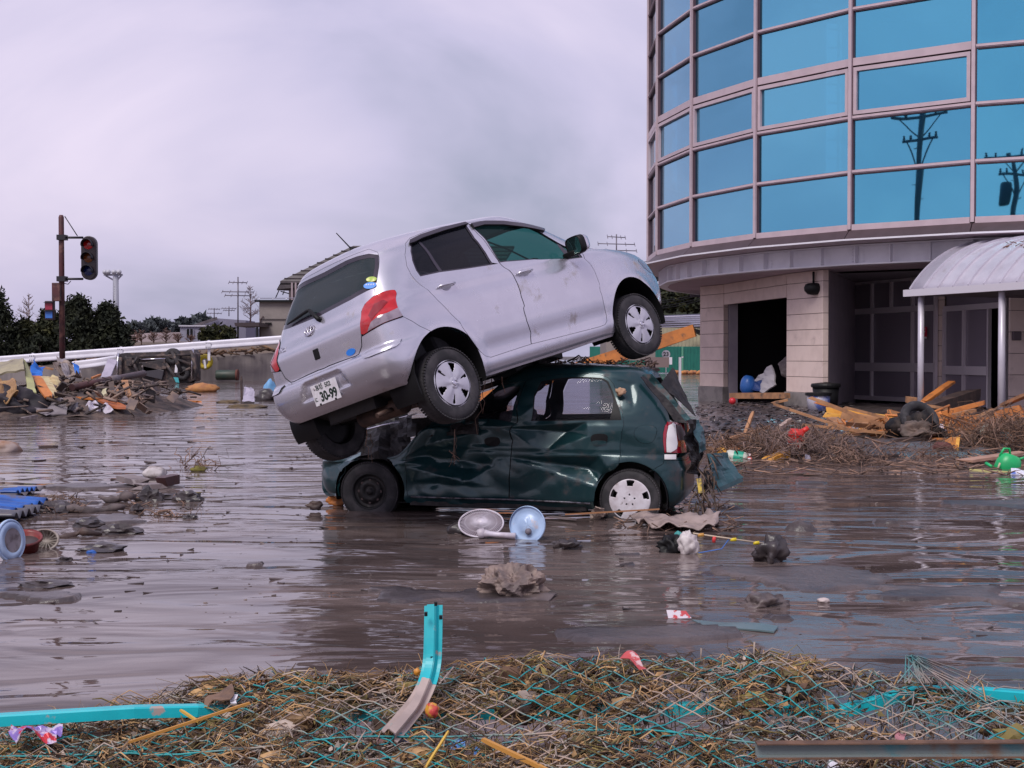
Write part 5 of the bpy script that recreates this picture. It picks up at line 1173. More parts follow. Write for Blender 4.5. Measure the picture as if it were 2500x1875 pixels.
    k = MB(); a = at(704, 690, D); k.box((a.x+6, D+3.2, a.z-4.2), (12, 6, 8.6)); k.build('wall', WDK, h)
    for x in (713, 722): k = MB(); p = at(x, 690, D-.1); k.bar(p, Vector((p.x, p.y, p.z-1.8)), .14, .14, up=(0, 1, 0)); k.build('timber_post', mat('light_post', (.35, .28, .3), .7), h)
    for x0, y0, x1, y1 in ((682, 707, 673, 727), (685, 711, 706, 717), (694, 710, 690, 720)): k = MB(); k.tube([at(x0, y0, D-.5), at(x1, y1, D-.5)], .045, 5); k.build('loose_gutter', BLACK, h)
    D = 160; BG = mat('blue_grey_wall', (.24, .235, .30), .85); h = thing('blue_grey_house', 'pale blue grey house with a low gable roof beyond the rail', 'house', at(500, 840, D))
    k = MB(); a, b = at(440, 796, D), at(515, 836, D); k.prism([at(440, 796, D), at(515, 796, D), at(515, 840, D), at(440, 840, D)], (0, 5, 0)); k.build('wall', BG, h)
    k = MB(); k.prism([at(436, 794, D-.3), at(520, 794, D-.3), at(520, 797, D-.3), at(436, 797, D-.3)], (0, 6, 0)); k.build('roof_edge', mat('pale_edge', (.5, .48, .55), .6), h)
    k = MB(); k.prism([at(455, 803, D-.1), at(472, 803, D-.1), at(472, 823, D-.1), at(455, 823, D-.1)], (0, .05, 0)); wo_ = k.build('window', BLACK, h)
    for x in (455, 463.5, 472): k = MB(); k.bar(at(x, 803, D-.2), at(x, 823, D-.2), .08, .08, up=(0, 1, 0)); k.build('window_bar', BG, wo_)
    k = MB(); k.prism([at(478, 794, D+6), at(528, 777, D+6), at(600, 782, D+6), at(600, 836, D+6), at(478, 836, D+6)], (0, 6, 0)); k.build('gable_wall', mat('purple_grey_wall', (.18, .17, .23), .85), h)
    k = MB(); k.bar(at(474, 796, D+5.5), at(530, 777, D+5.5), .3, .35); k.build('verge', TL, h)
    D = 96; h = thing('carport', 'dark flat carport roof on thin posts beside the beige house', 'carport', at(600, 830, D)); k = MB(); k.prism([at(572, 788, D), at(632, 787, D), at(632, 797, D), at(574, 797, D)], (0, 4, 0)); k.build('roof', mat('carport_dark', (.045, .03, .035), .6), h)
    for x in (581, 628): k = MB(); k.bar(at(x, 797, D+.2), at(x, 845, D+.2), .12, .12, up=(0, 1, 0)); k.build('post', BLACK, h)
    antenna('tall roof antenna with two tiers of rods beside the beige house', 581, 676, 790, 97, .05)
    antenna('small antenna above the blue grey house gable', 523, 752, 778, 158, .06, ((.1, 1.2), (.5, 1.6)))
    antenna('thin antenna between the gable and the bare tree', 559, 748, 772, 158, .06, ((.2, 1.6), (.4, 1.2)))
    bare_tree('bare_tree', 'leafless upright tree beside the beige house wall', at(611, 800, 110), 3.6, 1.6, mat('mauve_branch', (.16, .11, .12), .9), 5, 40)
    for i, (x, y, w_) in enumerate(((325, 798, 30), (350, 795, 34), (385, 786, 42), (420, 797, 30), (466, 782, 40), (488, 776, 26), (505, 788, 30))):
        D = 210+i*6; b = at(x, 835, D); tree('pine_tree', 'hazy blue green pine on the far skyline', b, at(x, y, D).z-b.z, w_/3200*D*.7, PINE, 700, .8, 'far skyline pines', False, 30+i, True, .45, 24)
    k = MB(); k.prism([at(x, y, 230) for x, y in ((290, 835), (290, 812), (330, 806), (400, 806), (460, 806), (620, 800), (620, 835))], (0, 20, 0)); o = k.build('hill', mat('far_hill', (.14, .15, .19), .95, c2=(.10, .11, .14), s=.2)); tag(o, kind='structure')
    k = MB(); k.prism([at(x, y, 170) for x, y in ((318, 838), (318, 818), (360, 813), (440, 811), (440, 838))], (0, 3, 0)); o = k.build('boundary_wall', mat('pale_pink_wall', (.38, .31, .32), .9, c2=(.30, .24, .25), s=.4)); solo(o, 'long pale pinkish wall behind the brown scrub', 'wall')
    for i, (x, y, w_, m_) in enumerate(((345, 806, 34, SCRUB), (375, 812, 30, SCRUB), (405, 800, 34, SCRUB), (435, 815, 26, SCRUB), (330, 822, 24, SCRUB), (465, 820, 30, SCRUB))):
        b = at(x, 842, 88+i); bare_tree('scrub_bush', 'leafless reddish brown scrub bush above the guard rail', b, at(x, y, 88+i).z-b.z, .8, SCRUB, 50+i, 30, 'brown scrub behind the rail', 'bush')
    b = at(532, 842, 92); tree('clipped_shrub', 'wide olive green clipped shrub in front of the blue grey house', b, at(532, 800, 92).z-b.z, 1.25, CONIF2, 1800, .16, None, False, 77, False)
    return antenna
antenna = left_back()
def right_back():
    # seen through the gap beside the building
    k = MB(); k.prism([at(x, y, 190) for x, y in ((1500, 830), (1560, 742), (1622, 735), (1660, 738), (1705, 741), (1790, 745), (1900, 830))], (0, 30, 0)); o = k.build('hill', mat('wooded_hill', (.035, .045, .03), .95, c2=(.06, .07, .045), s=.25, lo=.4, hi=.6)); tag(o, kind='structure')
    for i in range(9):
        x = 1600+i*15; tree('hill_tree', 'round dark tree on the wooded hill behind the green shed', at(x, 762, 186-i), 2.6+(i % 3)*.5, 1.6, CONIF2 if i % 2 else CONIF, 500, .5, 'trees on the wooded hill', False, 90+i, False, .1, 20)
    D = 105; h = thing('warehouse', 'low cream shed with grey ribbed roof and green lower wall', 'shed', at(1640, 905, D)); SL = mat('slate_roof', (.17, .165, .22), .5, c2=(.12, .115, .16), s=.8)
    k = MB(); k.prism([at(1420, 806, D), at(1560, 772, D), at(1760, 764, D+20), at(1900, 806, D+6)], (0, 0, -.15)); rf = k.build('roof', SL, h)
    for j in range(6): k = MB(); k.tube([at(1540, 776+5*j, D-.5+.2*j), at(1800, 768+5*j, D-.5)], .06, 5); k.build('roof_rib', mat('rib_pale', (.42, .40, .5), .5), rf)
    k = MB(); k.prism([at(1500, 800, D), at(1620, 800, D), at(1780, 800, D), at(1780, 848, D), at(1500, 848, D)], (0, 6, 0)); k.build('upper_wall', mat('cream_cladding', (.42, .38, .26), .8, c2=(.36, .33, .23), s=2), h)
    for j in range(26): k = MB(); x = 1520+9*j; k.box((at(x, 822, D-.03)), (.05, .05, at(x, 802, D).z-at(x, 846, D).z)); k.build('cladding_rib', MATS['cream_cladding'], h)
    GRN = mat('green_cladding', (.012, .16, .12), .55, c2=(.010, .13, .10), s=1.5); D2 = D-1.2
    k = MB(); k.prism([at(1440, 846, D2), at(1780, 846, D2), at(1780, 910, D2), at(1440, 910, D2)], (0, .2, 0)); k.build('lower_wall', GRN, h)
    for j in range(30): x = 1500+8*j; k = MB(); k.box(at(x, 878, D2-.03), (.07, .06, at(x, 847, D2).z-at(x, 909, D2).z)); k.build('cladding_rib', GRN, h)
    k = MB(); k.bar(at(1666, 846, D2-.05), at(1666, 908, D2-.05), .14, .1, up=(0, 1, 0)); k.build('door_post', mat('green_pale', (.10, .3, .2), .5), h)
    k = MB(); k.prism([at(1686, 800, D-2), at(1712, 806, D-2), at(1712, 818, D-2), at(1686, 806, D-2)], (0, 1, 0)); k.build('eave_end', BLACK, h)
    k = MB(); k.prism([at(1470, 862, D2-3), at(1600, 864, D2-3), at(1600, 880, D2-3), at(1470, 880, D2-3)], (0, .3, 0)); solo(k.build('site_fence', mat('pale_board', (.62, .58, .63), .6)), 'low pale board fence in front of the green shed', 'fence')
    D = 75; c = at(1626, 865, D); t = thing('number_sign', 'round white sign reading 23 on a short pole', 'sign', Vector((c.x, D, -.1)))
    Rm = Matrix(((1, 0, 0), (0, 0, -1), (0, 1, 0))); k = MB(); k.lathe([(0, .02), (.24, .02), (.24, -.02), (0, -.02)], 28, c, Rm, False); fo = k.build('disc', WHITE, t); txt('23', .32, frame_mat(c+Vector((0, -.03, 0)), (1, 0, 0), (0, -1, 0)), 'lettering', BLACK, fo, .004, 1., .006)
    k = MB(); k.tube([Vector((c.x, D+.03, -.1)), c+Vector((0, .03, 0))], .03, 8); k.build('pole', WHITE, t)
    k = MB(); k.prism([at(1577, 872, 70), at(1633, 872, 70), at(1633, 897, 70), at(1577, 897, 70)], (0, .5, 0)); t = thing('steel_cabinet', 'brownish grey cabinet with a white strip below the round sign', 'cabinet', at(1605, 897, 70)); k.build('box', mat('cabinet_taupe', (.22, .16, .155), .7), t)
    k = MB(); k.prism([at(1634, 872, 69.9), at(1641, 872, 69.9), at(1641, 890, 69.9), at(1634, 890, 69.9)], (0, .3, 0)); k.build('strip', WHITE, t)
    t = thing('marker_post', 'thin white marker post in front of the green shed', 'post', Vector((at(1660, 868, 75).x, 75, -.2))); p = at(1660, 872, 75); k = MB(); k.bar(Vector((p.x, 75, -.2)), p, .14, .14, up=(0, 1, 0)); k.build('shaft', WHITE, t); k = MB(); k.box(at(1666, 872, 75), (.1, .1, .08)); k.build('cap', WHITE, t)
    FL = mat('orange_float', (.55, .22, .05), .6, c2=(.3, .12, .05), s=2)
    for i, (x0, x1) in enumerate(((1645, 1662), (1664, 1680), (1681, 1700), (1701, 1725))):
        a, b = wat(x0, 914), wat(x1, 913); k = MB(); n = 8; k.tube([a.lerp(b, j/n)+Vector((0, 0, .1+.03*math.sin(j*1.7+i))) for j in range(n+1)], [.06 if j in (0, n) else .17+.03*math.sin(j*2+i) for j in range(n+1)], 10); solo(k.build('boom_float', FL), 'orange boom float lying along the water before the shed', 'float', 'orange floats before the green shed')
    # overhead wires
    for i, (y0, y1) in enumerate(((622, 606), (636, 618), (645, 628), (716, 712), (722, 716), (733, 722), (737, 728))):
        D = 60; k = MB(); a, b = at(1430, y0+14, D+8), at(1800, y1-22, D); k.tube([a.lerp(b, t)-Vector((0, 0, .5*math.sin(math.pi*t))) for t in np.linspace(0, 1, 9)], .018, 5); solo(k.build('power_line', BLACK), 'thin overhead wire crossing the sky beside the drum', 'wire', 'overhead wires')
    antenna('roof antenna showing above the bonnet of the silver car', 1505, 572, 640, 70, .035, ((.1, 1.0), (.35, 2.0), (.58, 2.2)))
    D = 72; h = thing('eaves_house', 'house with pale ridge tiles peeping out behind the silver front wing', 'house', at(1560, 880, D)); k = MB(); k.prism([at(1470, 700, D), at(1560, 640, D), at(1612, 676, D), at(1612, 684, D), at(1560, 660, D)], (0, 5, 0)); k.build('roof', TLM := mat('dark_roof_tile', (.055, .045, .05), .5), h)
    k = MB(); k.prism([at(1480, 690, D+.5), at(1600, 680, D+.5), at(1600, 880, D+.5), at(1480, 880, D+.5)], (0, 5, 0)); k.build('wall', mat('beige_render', (.27, .235, .22)), h)
    k = MB(); k.tube([at(1560, 640, D-.2), at(1616, 676, D-.2)], .09, 6); k.build('ridge', WHITE, h)
    # big orange timber jutting out behind the silver wheel
    a, b = at(1130, 990, 38.6), at(1702, 806, 36.5); plank('thick orange squared timber jutting out behind the silver front wheel', a, b, .28, .36, ORANGEWOOD, 'timber_beam', 'beam', seed=2)
right_back()
# ------------------------------------------------------------------ debris on the left
def ZA(x, y): return (x*.16275, 840+y*.16275)
def left_debris():
    P = lambda x, y, d: at(*ZA(x, y), d)
    CREAM = mat('cream_panel', (.34, .30, .20), .75, c2=(.26, .23, .17), s=2, c3=(.16, .13, .11), s3=1.5, lo3=.55, hi3=.7); LIME = mat('pale_green_board', (.42, .42, .20), .75, c2=(.34, .33, .18), s=2)
    TAN = mat('tan_cloth', (.40, .24, .11), .85, c2=(.28, .16, .09), s=3); BLUE = mat('blue_tarp', (.015, .16, .60), .5, c2=(.01, .10, .45), s=4); BEIGE = mat('beige_sheet', (.34, .27, .23), .85, c2=(.22, .17, .16), s=3)
    GREYP = mat('grey_siding', (.25, .22, .24), .6, c2=(.18, .155, .17), s=2); LILAC = mat('lilac_board', (.42, .38, .46), .6, c2=(.36, .32, .4), s=1.5)
    # mud and rubbish heap that carries the pieces
    k = MB(); G_ = []
    for i in range(44):
        r = []
        for j in range(16):
            x = -13.2+i*.145; y = 29.7+j*.55; e_ = sstep((-7.9-x)/2.2)*math.sin(math.pi*min(1, (j+.3)/15.6))**.6
            r.append(Vector((x, y, -.12+e_*(.62+.4*noise.noise(Vector((x*.9, y*.7, 1)))+.25*noise.noise(Vector((x*2.6, y*2.2, 5)))))))
        G_.append(r)
    k.grid(G_, False); o = k.build('debris_heap', mat('rubbish_mud', (.055, .042, .04), .8, c2=(.13, .09, .075), s=2.5, bump=.8, bs=6, bd=.08)); tag(o, 'dark mud and rubbish heap around the signal pole', 'rubbish', kind='stuff')
    k = MB(); rr = random.Random(21)
    for i in range(230):
        x = rr.uniform(-12.3, -8.9+rr.random()*.8); y = rr.uniform(29.8, 35); z = max(.0, .5*math.sin(math.pi*min(1, (y-29.4)/8))*sstep((-7.6-x)/2)*1.1)+rr.uniform(0, .25); p = Vector((x, y, z)); d = Vector((rr.uniform(-1, 1), rr.uniform(-1, 1), rr.uniform(-.5, .5)))*rr.uniform(.08, .38)
        if rr.random() < .6: k.tube([p-d, p+d], rr.uniform(.012, .04), 4)
        else: k.box(p, (rr.uniform(.1, .4), rr.uniform(.1, .3), .02), (rr.uniform(-1, 1), rr.uniform(-1, 1), rr.uniform(0, 3)))
    o = k.build('debris_scraps', mat('scrap_mix', (.16, .11, .085), .8, c2=(.07, .055, .06), s=1.3, isl=.8)); tag(o, 'small splinters and scraps strewn over the heap by the signal pole', 'rubbish', kind='stuff')
    L_ = [('panel', 'large cream wall panel leaning at the heap edge under the rail', 'panel', [P(-60, 290, 32), P(360, 215, 32), P(370, 395, 31), P(-60, 480, 31.2)], CREAM, .03, .05),
          ('panel', 'long pale green board standing upright beside the cream panel', 'panel', [P(365, 235, 31.8), P(420, 330, 31.8), P(555, 740, 30.6), P(395, 720, 30.6)], LIME, .015, .04),
          ('blue_tarp', 'torn bright blue tarp caught upright in the heap', 'tarp', [P(465, 255, 33), P(640, 400, 33.2), P(610, 530, 32), P(480, 580, 31.8)], BLUE, .10, .01),
          ('blue_tarp', 'small rag of blue tarp beside the wrapped pole', 'tarp', [P(1080, 290, 35), P(1180, 330, 35), P(1180, 430, 34.6), P(1120, 420, 34.6)], BLUE, .06, .01),
          ('cloth_bundle', 'tan cloth bundle draped over the heap end', 'cloth', [P(-40, 540, 30.6), P(200, 545, 30.8), P(260, 790, 29.9), P(20, 820, 29.8)], TAN, .14, .02),
          ('cloth_bundle', 'beige sheet wrapped around the foot of the signal pole', 'cloth', [P(830, 330, 35.6), P(1080, 250, 35.4), P(1180, 470, 34.4), P(900, 530, 34.6)], BEIGE, .20, .02),
          ('cloth_bundle', 'grey folded sheet hanging left of the signal pole', 'cloth', [P(860, 230, 35.7), P(980, 250, 35.6), P(1050, 520, 34.4), P(930, 440, 34.6)], GREYP, .10, .02),
          ('torn_sack', 'cream torn sack with a dark hole in the heap', 'sack', [P(740, 480, 32.4), P(880, 490, 32.4), P(890, 640, 31.5), P(760, 640, 31.5)], mat('cream_sack', (.55, .45, .24), .8, c2=(.42, .3, .17), s=4), .12, .015),
          ('metal_sheet', 'long grey ridged siding sheet sloping to the water', 'sheet', [P(130, 820, 30.8), P(300, 800, 31.2), P(830, 1010, 30.2), P(700, 1075, 29.8)], GREYP, .02, .02),
          ('metal_sheet', 'flat grey board leaning on the siding sheet', 'sheet', [P(640, 800, 30.8), P(1020, 830, 30.8), P(1000, 1060, 30.0), P(760, 1070, 30.0)], GREYP, .02, .03),
          ('board', 'lilac grey board propped against the overturned car', 'board', [P(1620, 230, 40), P(1760, 250, 40), P(1660, 490, 38), P(1510, 510, 38)], LILAC, .015, .05),
          ('board', 'brown plank end standing at the right edge of the heap', 'board', [P(1820, 560, 33), P(1920, 560, 33), P(1980, 780, 31.8), P(1890, 810, 31.8)], WOOD, .01, .06),
          ('torn_sack', 'cream curved plastic scrap in the middle of the heap', 'scrap', [P(1540, 620, 32), P(1620, 630, 32), P(1600, 800, 31.2), P(1490, 800, 31.2)], mat('cream_plastic', (.5, .46, .3), .5), .10, .015),
          ('white_cloth', 'tangled white cloth at the waterline of the heap', 'cloth', [P(1380, 860, 30.6), P(1480, 900, 30.6), P(1530, 1050, 30.0), P(1250, 1060, 30.0)], mat('white_cloth', (.62, .58, .66), .8, c2=(.35, .3, .36), s=5), .16, .015),
          ('white_cloth', 'white cloth strip trailing into the water off the heap', 'cloth', [P(1520, 980, 30.4), P(1580, 970, 30.4), P(1700, 1040, 30.0), P(1560, 1060, 30.0)], MATS['white_cloth'], .10, .015),
          ('dark_sheet', 'dark grey plastic sheet half sunk by the heap', 'sheet', [P(1020, 870, 30.8), P(1180, 870, 30.8), P(1210, 1040, 30.1), P(1040, 1040, 30.1)], mat('dark_plastic', (.05, .045, .06), .4), .10, .015)]
    for i, (nm, lab, cat, q, m_, amp, th) in enumerate(L_): crumple(nm, lab, cat, q, m_, (10, 10), amp, i+3, th, sc=2.2)
    for i, (lab, a, b, w_, m_) in enumerate((('orange splintered plank leaning against the torn cream sack', (540, 490, 32), (740, 800, 30.4), .22, ORANGEWOOD), ('cream painted plank beside the leaning orange plank', (670, 500, 32.2), (790, 790, 30.5), .26, mat('cream_paint_wood', (.55, .46, .25), .6, c2=(.42, .3, .16), s=3)),
            ('orange plank lying flat above the white cloth', (1140, 800, 31.4), (1500, 830, 31.0), .18, ORANGEWOOD), ('rust orange rounded board by the waterline', (1560, 840, 31), (1840, 960, 30.2), .34, mat('rust_orange_board', (.42, .12, .035), .6, c2=(.30, .10, .05), s=2)),
            ('short yellow brown plank next to the brown upright plank', (1690, 640, 32.2), (1790, 800, 31.2), .16, WOOD), ('grey beam end sloping down right of the heap', (1690, 690, 32), (1960, 930, 30.8), .26, GREYWOOD), ('thin orange lath behind the dark pipe', (1380, 510, 36), (1510, 460, 36.5), .08, ORANGEWOOD), ('pale lath lying across the heap behind the blue tarp', (570, 330, 34), (800, 380, 34), .14, WOOD),
            ('grey drift board at the water edge below the siding', (260, 1130, 29.2), (560, 1075, 29.6), .12, GREYWOOD))):
        plank(lab, P(*a), P(*b), w_, .05, m_, 'plank', 'plank', seed=i+40)
    k = MB(); a, b = P(1080, 650, 31.6), P(2160, 440, 35.0); k.tube([a, b], .085, 16); p_ = thing('steel_pipe', 'thick dark brown pipe lying diagonally across the heap', 'pipe', a); RB_ = mat('brown_pipe', (.05, .022, .024), .45, c2=(.09, .035, .035), s=1.2); k.build('tube', RB_, p_)
    d = (b-a).normalized(); c = a.lerp(b, .55); k = MB(); k.tube([c-d*.2, c+d*.2], .10, 16); k.build('collar', mat('collar_grey', (.16, .13, .14), .5), p_)
    lump('wrapped_bale', 'dark wet bundle at the heap bottom under the siding sheet', 'bundle', P(60, 960, 30.4), (.85, .5, .42), mat('black_wet', (.02, .017, .022), .6, c2=(.05, .042, .05), s=3, spec=.3), 3, .6, 4, ridged=True)
    k = MB(); rr = random.Random(8); [twig(k, P(rr.uniform(1700, 2200), rr.uniform(780, 900), 31+rr.random()*2), P(rr.uniform(1700, 2200), rr.uniform(840, 960), 31+rr.random()), .02, rr) for i in range(26)]; o = k.build('twig_tangle', TWIG); tag(o, 'twigs tangled at the tip of the heap', 'twigs', kind='stuff')
    # overturned vehicle by the wall: underside towards us
    D = 67.5
    def W_(x, y, d=D): return at(260+x*.18987, 830+y*.18993, d)
    base = W_(640, 540); t = thing('overturned_car', 'dark car lying on its side against the wall, showing its underside', 'car', Vector((base.x, D+.5, 0))); UB = mat('car_underside', (.030, .026, .030), .7, c2=(.09, .065, .06), s=1.5, bump=.5, bs=4, c3=(.14, .10, .085), s3=3)
    k = MB(); a, b = W_(130, 180), W_(1130, 150); k.prism([W_(130, 190), W_(240, 165), W_(760, 150), W_(1090, 130), W_(1125, 180), W_(1130, 520), W_(1000, 560), W_(700, 540), W_(160, 545), W_(128, 450)], (0, 1.4, 0)); k.build('body', UB, t)
    for x0, y0, x1, y1, r in ((180, 220, 180, 520, .09), (420, 210, 1080, 190, .07), (420, 300, 760, 290, .06), (420, 250, 760, 240, .05), (240, 210, 330, 330, .07), (400, 220, 330, 330, .07), (330, 260, 430, 480, .08), (760, 300, 930, 540, .09), (1090, 140, 1180, 530, .10), (1110, 110, 1090, 500, .05), (840, 140, 960, 400, .12), (150, 170, 135, 500, .05), (760, 190, 1090, 320, .08), (900, 440, 1080, 360, .07)):
        k = MB(); k.tube([W_(x0, y0, D-.15), W_(x1, y1, D-.2)], r, 7); k.build('chassis_member', UB if r > .05 else CHROME, t)
    for x, y, r in ((850, 210, .42), (980, 430, .36)): 
        c = W_(x, y, D-.1); k = MB(); k.lathe([(r*.4, -.1), (r*.6, -.14), (r*.95, -.12), (r, 0), (r, .2)], 22, c, Matrix(((1, 0, 0), (0, 0, 1), (0, 1, 0)))); k.build('wheel', RUBBER, t)
    for x, y, w2, h2, m_ in ((500, 345, .35, .14, GREYWOOD), (300, 280, .3, .45, UB), (600, 420, 1.1, .5, mat('fuel_tank', (.05, .045, .055), .45)), (620, 330, 1.2, .5, UB), (905, 370, .16, .42, WHITE)):
        k = MB(); k.box(W_(x, y, D-.12), (w2, .25, h2), (0, random.Random(x).uniform(-.25, .25), 0)); k.build('chassis_box', m_, t, bevel=.03)
    crumple('teal_scrap', 'small torn teal strip hanging below the overturned car', 'panel', [W_(860, 480, 66.5), W_(920, 480, 66.5), W_(935, 550, 66), W_(900, 550, 66)], mat('teal_strip', (.03, .25, .27), .5), (5, 5), .03, 4, .02)
    c = W_(1268, 280, 71); k = MB(); k.lathe([(.30+.13*math.cos(t_), .13*math.sin(t_)) for t_ in np.linspace(0, 2*math.pi, 17)], 26, c, Matrix(((1, 0, 0), (0, 0, 1), (0, 1, 0)))); t = thing('hose_reel', 'yellow ring hanging below the rail post on the wall', 'reel', c); k.build('ring', mat('reel_yellow', (.55, .42, .02), .5, c2=(.35, .26, .03), s=6), t); k = MB(); k.bar(c+Vector((0, -.15, .1)), c+Vector((.06, -.15, -.35)), .1, .1, up=(0, 1, 0)); k.build('strap', WHITE, t)
    a, b = W_(1410, 450, 70.8), W_(1690, 450, 70.8); k = MB(); k.tube([a, a.lerp(b, .04), a.lerp(b, .96), b], [.24, .27, .27, .24], 22); t = thing('oil_drum', 'dark green oil drum lying at the foot of the wall', 'drum', a); k.build('shell', mat('drum_green', (.022, .055, .045), .5, c2=(.05, .06, .045), s=1.5), t)
    k = MB(); k.tube([b-Vector((.1, 0, 0)), b+Vector((.02, 0, 0))], .30, 22); k.build('rim', mat('rust_rim', (.12, .04, .03), .8), t)
    # floating things further out
    lump('sack', 'orange brown sack floating on the open water near the wall', 'sack', W_(1236, 640, 0) if False else wat(495, 957)+Vector((0, 0, .12)), (.62, .35, .22), mat('orange_sack', (.42, .19, .06), .7, c2=(.3, .12, .05), s=3), 5, .22)
    lump('mud_clump', 'grass covered mud clump left of the silver rear wheel', 'clump', wat(605, 995), (.55, .4, .10), mat('straw_mud', (.13, .09, .05), .85, c2=(.07, .055, .045), s=6, bump=.6, bs=12), 6, .4)
    lump('mud_clump', 'small straw clump with a stick beside the grassy clump', 'clump', wat(560, 983), (.35, .3, .09), MATS['straw_mud'], 7, .4)
    lump('ball_of_weed', 'small round weed ball floating alone', 'clump', wat(375, 993), (.2, .2, .13), MATS['straw_mud'], 8, .3)
    plank('thin orange board floating behind the weed ball', wat(430, 979), wat(486, 982)+Vector((0, 0, .02)), .18, .05, ORANGEWOOD, seed=60)
    plank('dark stick standing out of the water near the silver car', wat(590, 976)-Vector((0, 0, .1)), wat(590, 976)+Vector((0, 0, .75)), .07, .07, DARKWOOD, 'stake', 'stick', seed=61)
    lump('tarp_scrap', 'light blue tarp scrap floating beside the silver bumper', 'tarp', wat(660, 967)+Vector((0, 0, .1)), (.25, .25, .45), mat('light_blue_tarp', (.15, .35, .6), .5), 9, .35)
    lump('net_bundle', 'dark net bundle floating beside the silver bumper', 'bundle', wat(650, 977)+Vector((0, 0, .1)), (.32, .3, .24), WETMUD, 10, .4)
    plank('short light board with a handle floating in mid water', wat(594, 952), wat(620, 951), .3, .05, GREYWOOD, seed=63)
    crumple('lost_sheet', 'pale grey sheet floating beside the stake', 'sheet', [wat(592, 985)+Vector((0, 0, .05)), wat(622, 985)+Vector((0, 0, .05)), wat(620, 970)+Vector((0, 0, .3)), wat(598, 968)+Vector((0, 0, .35))], LILAC, (6, 6), .05, 3)
left_debris()
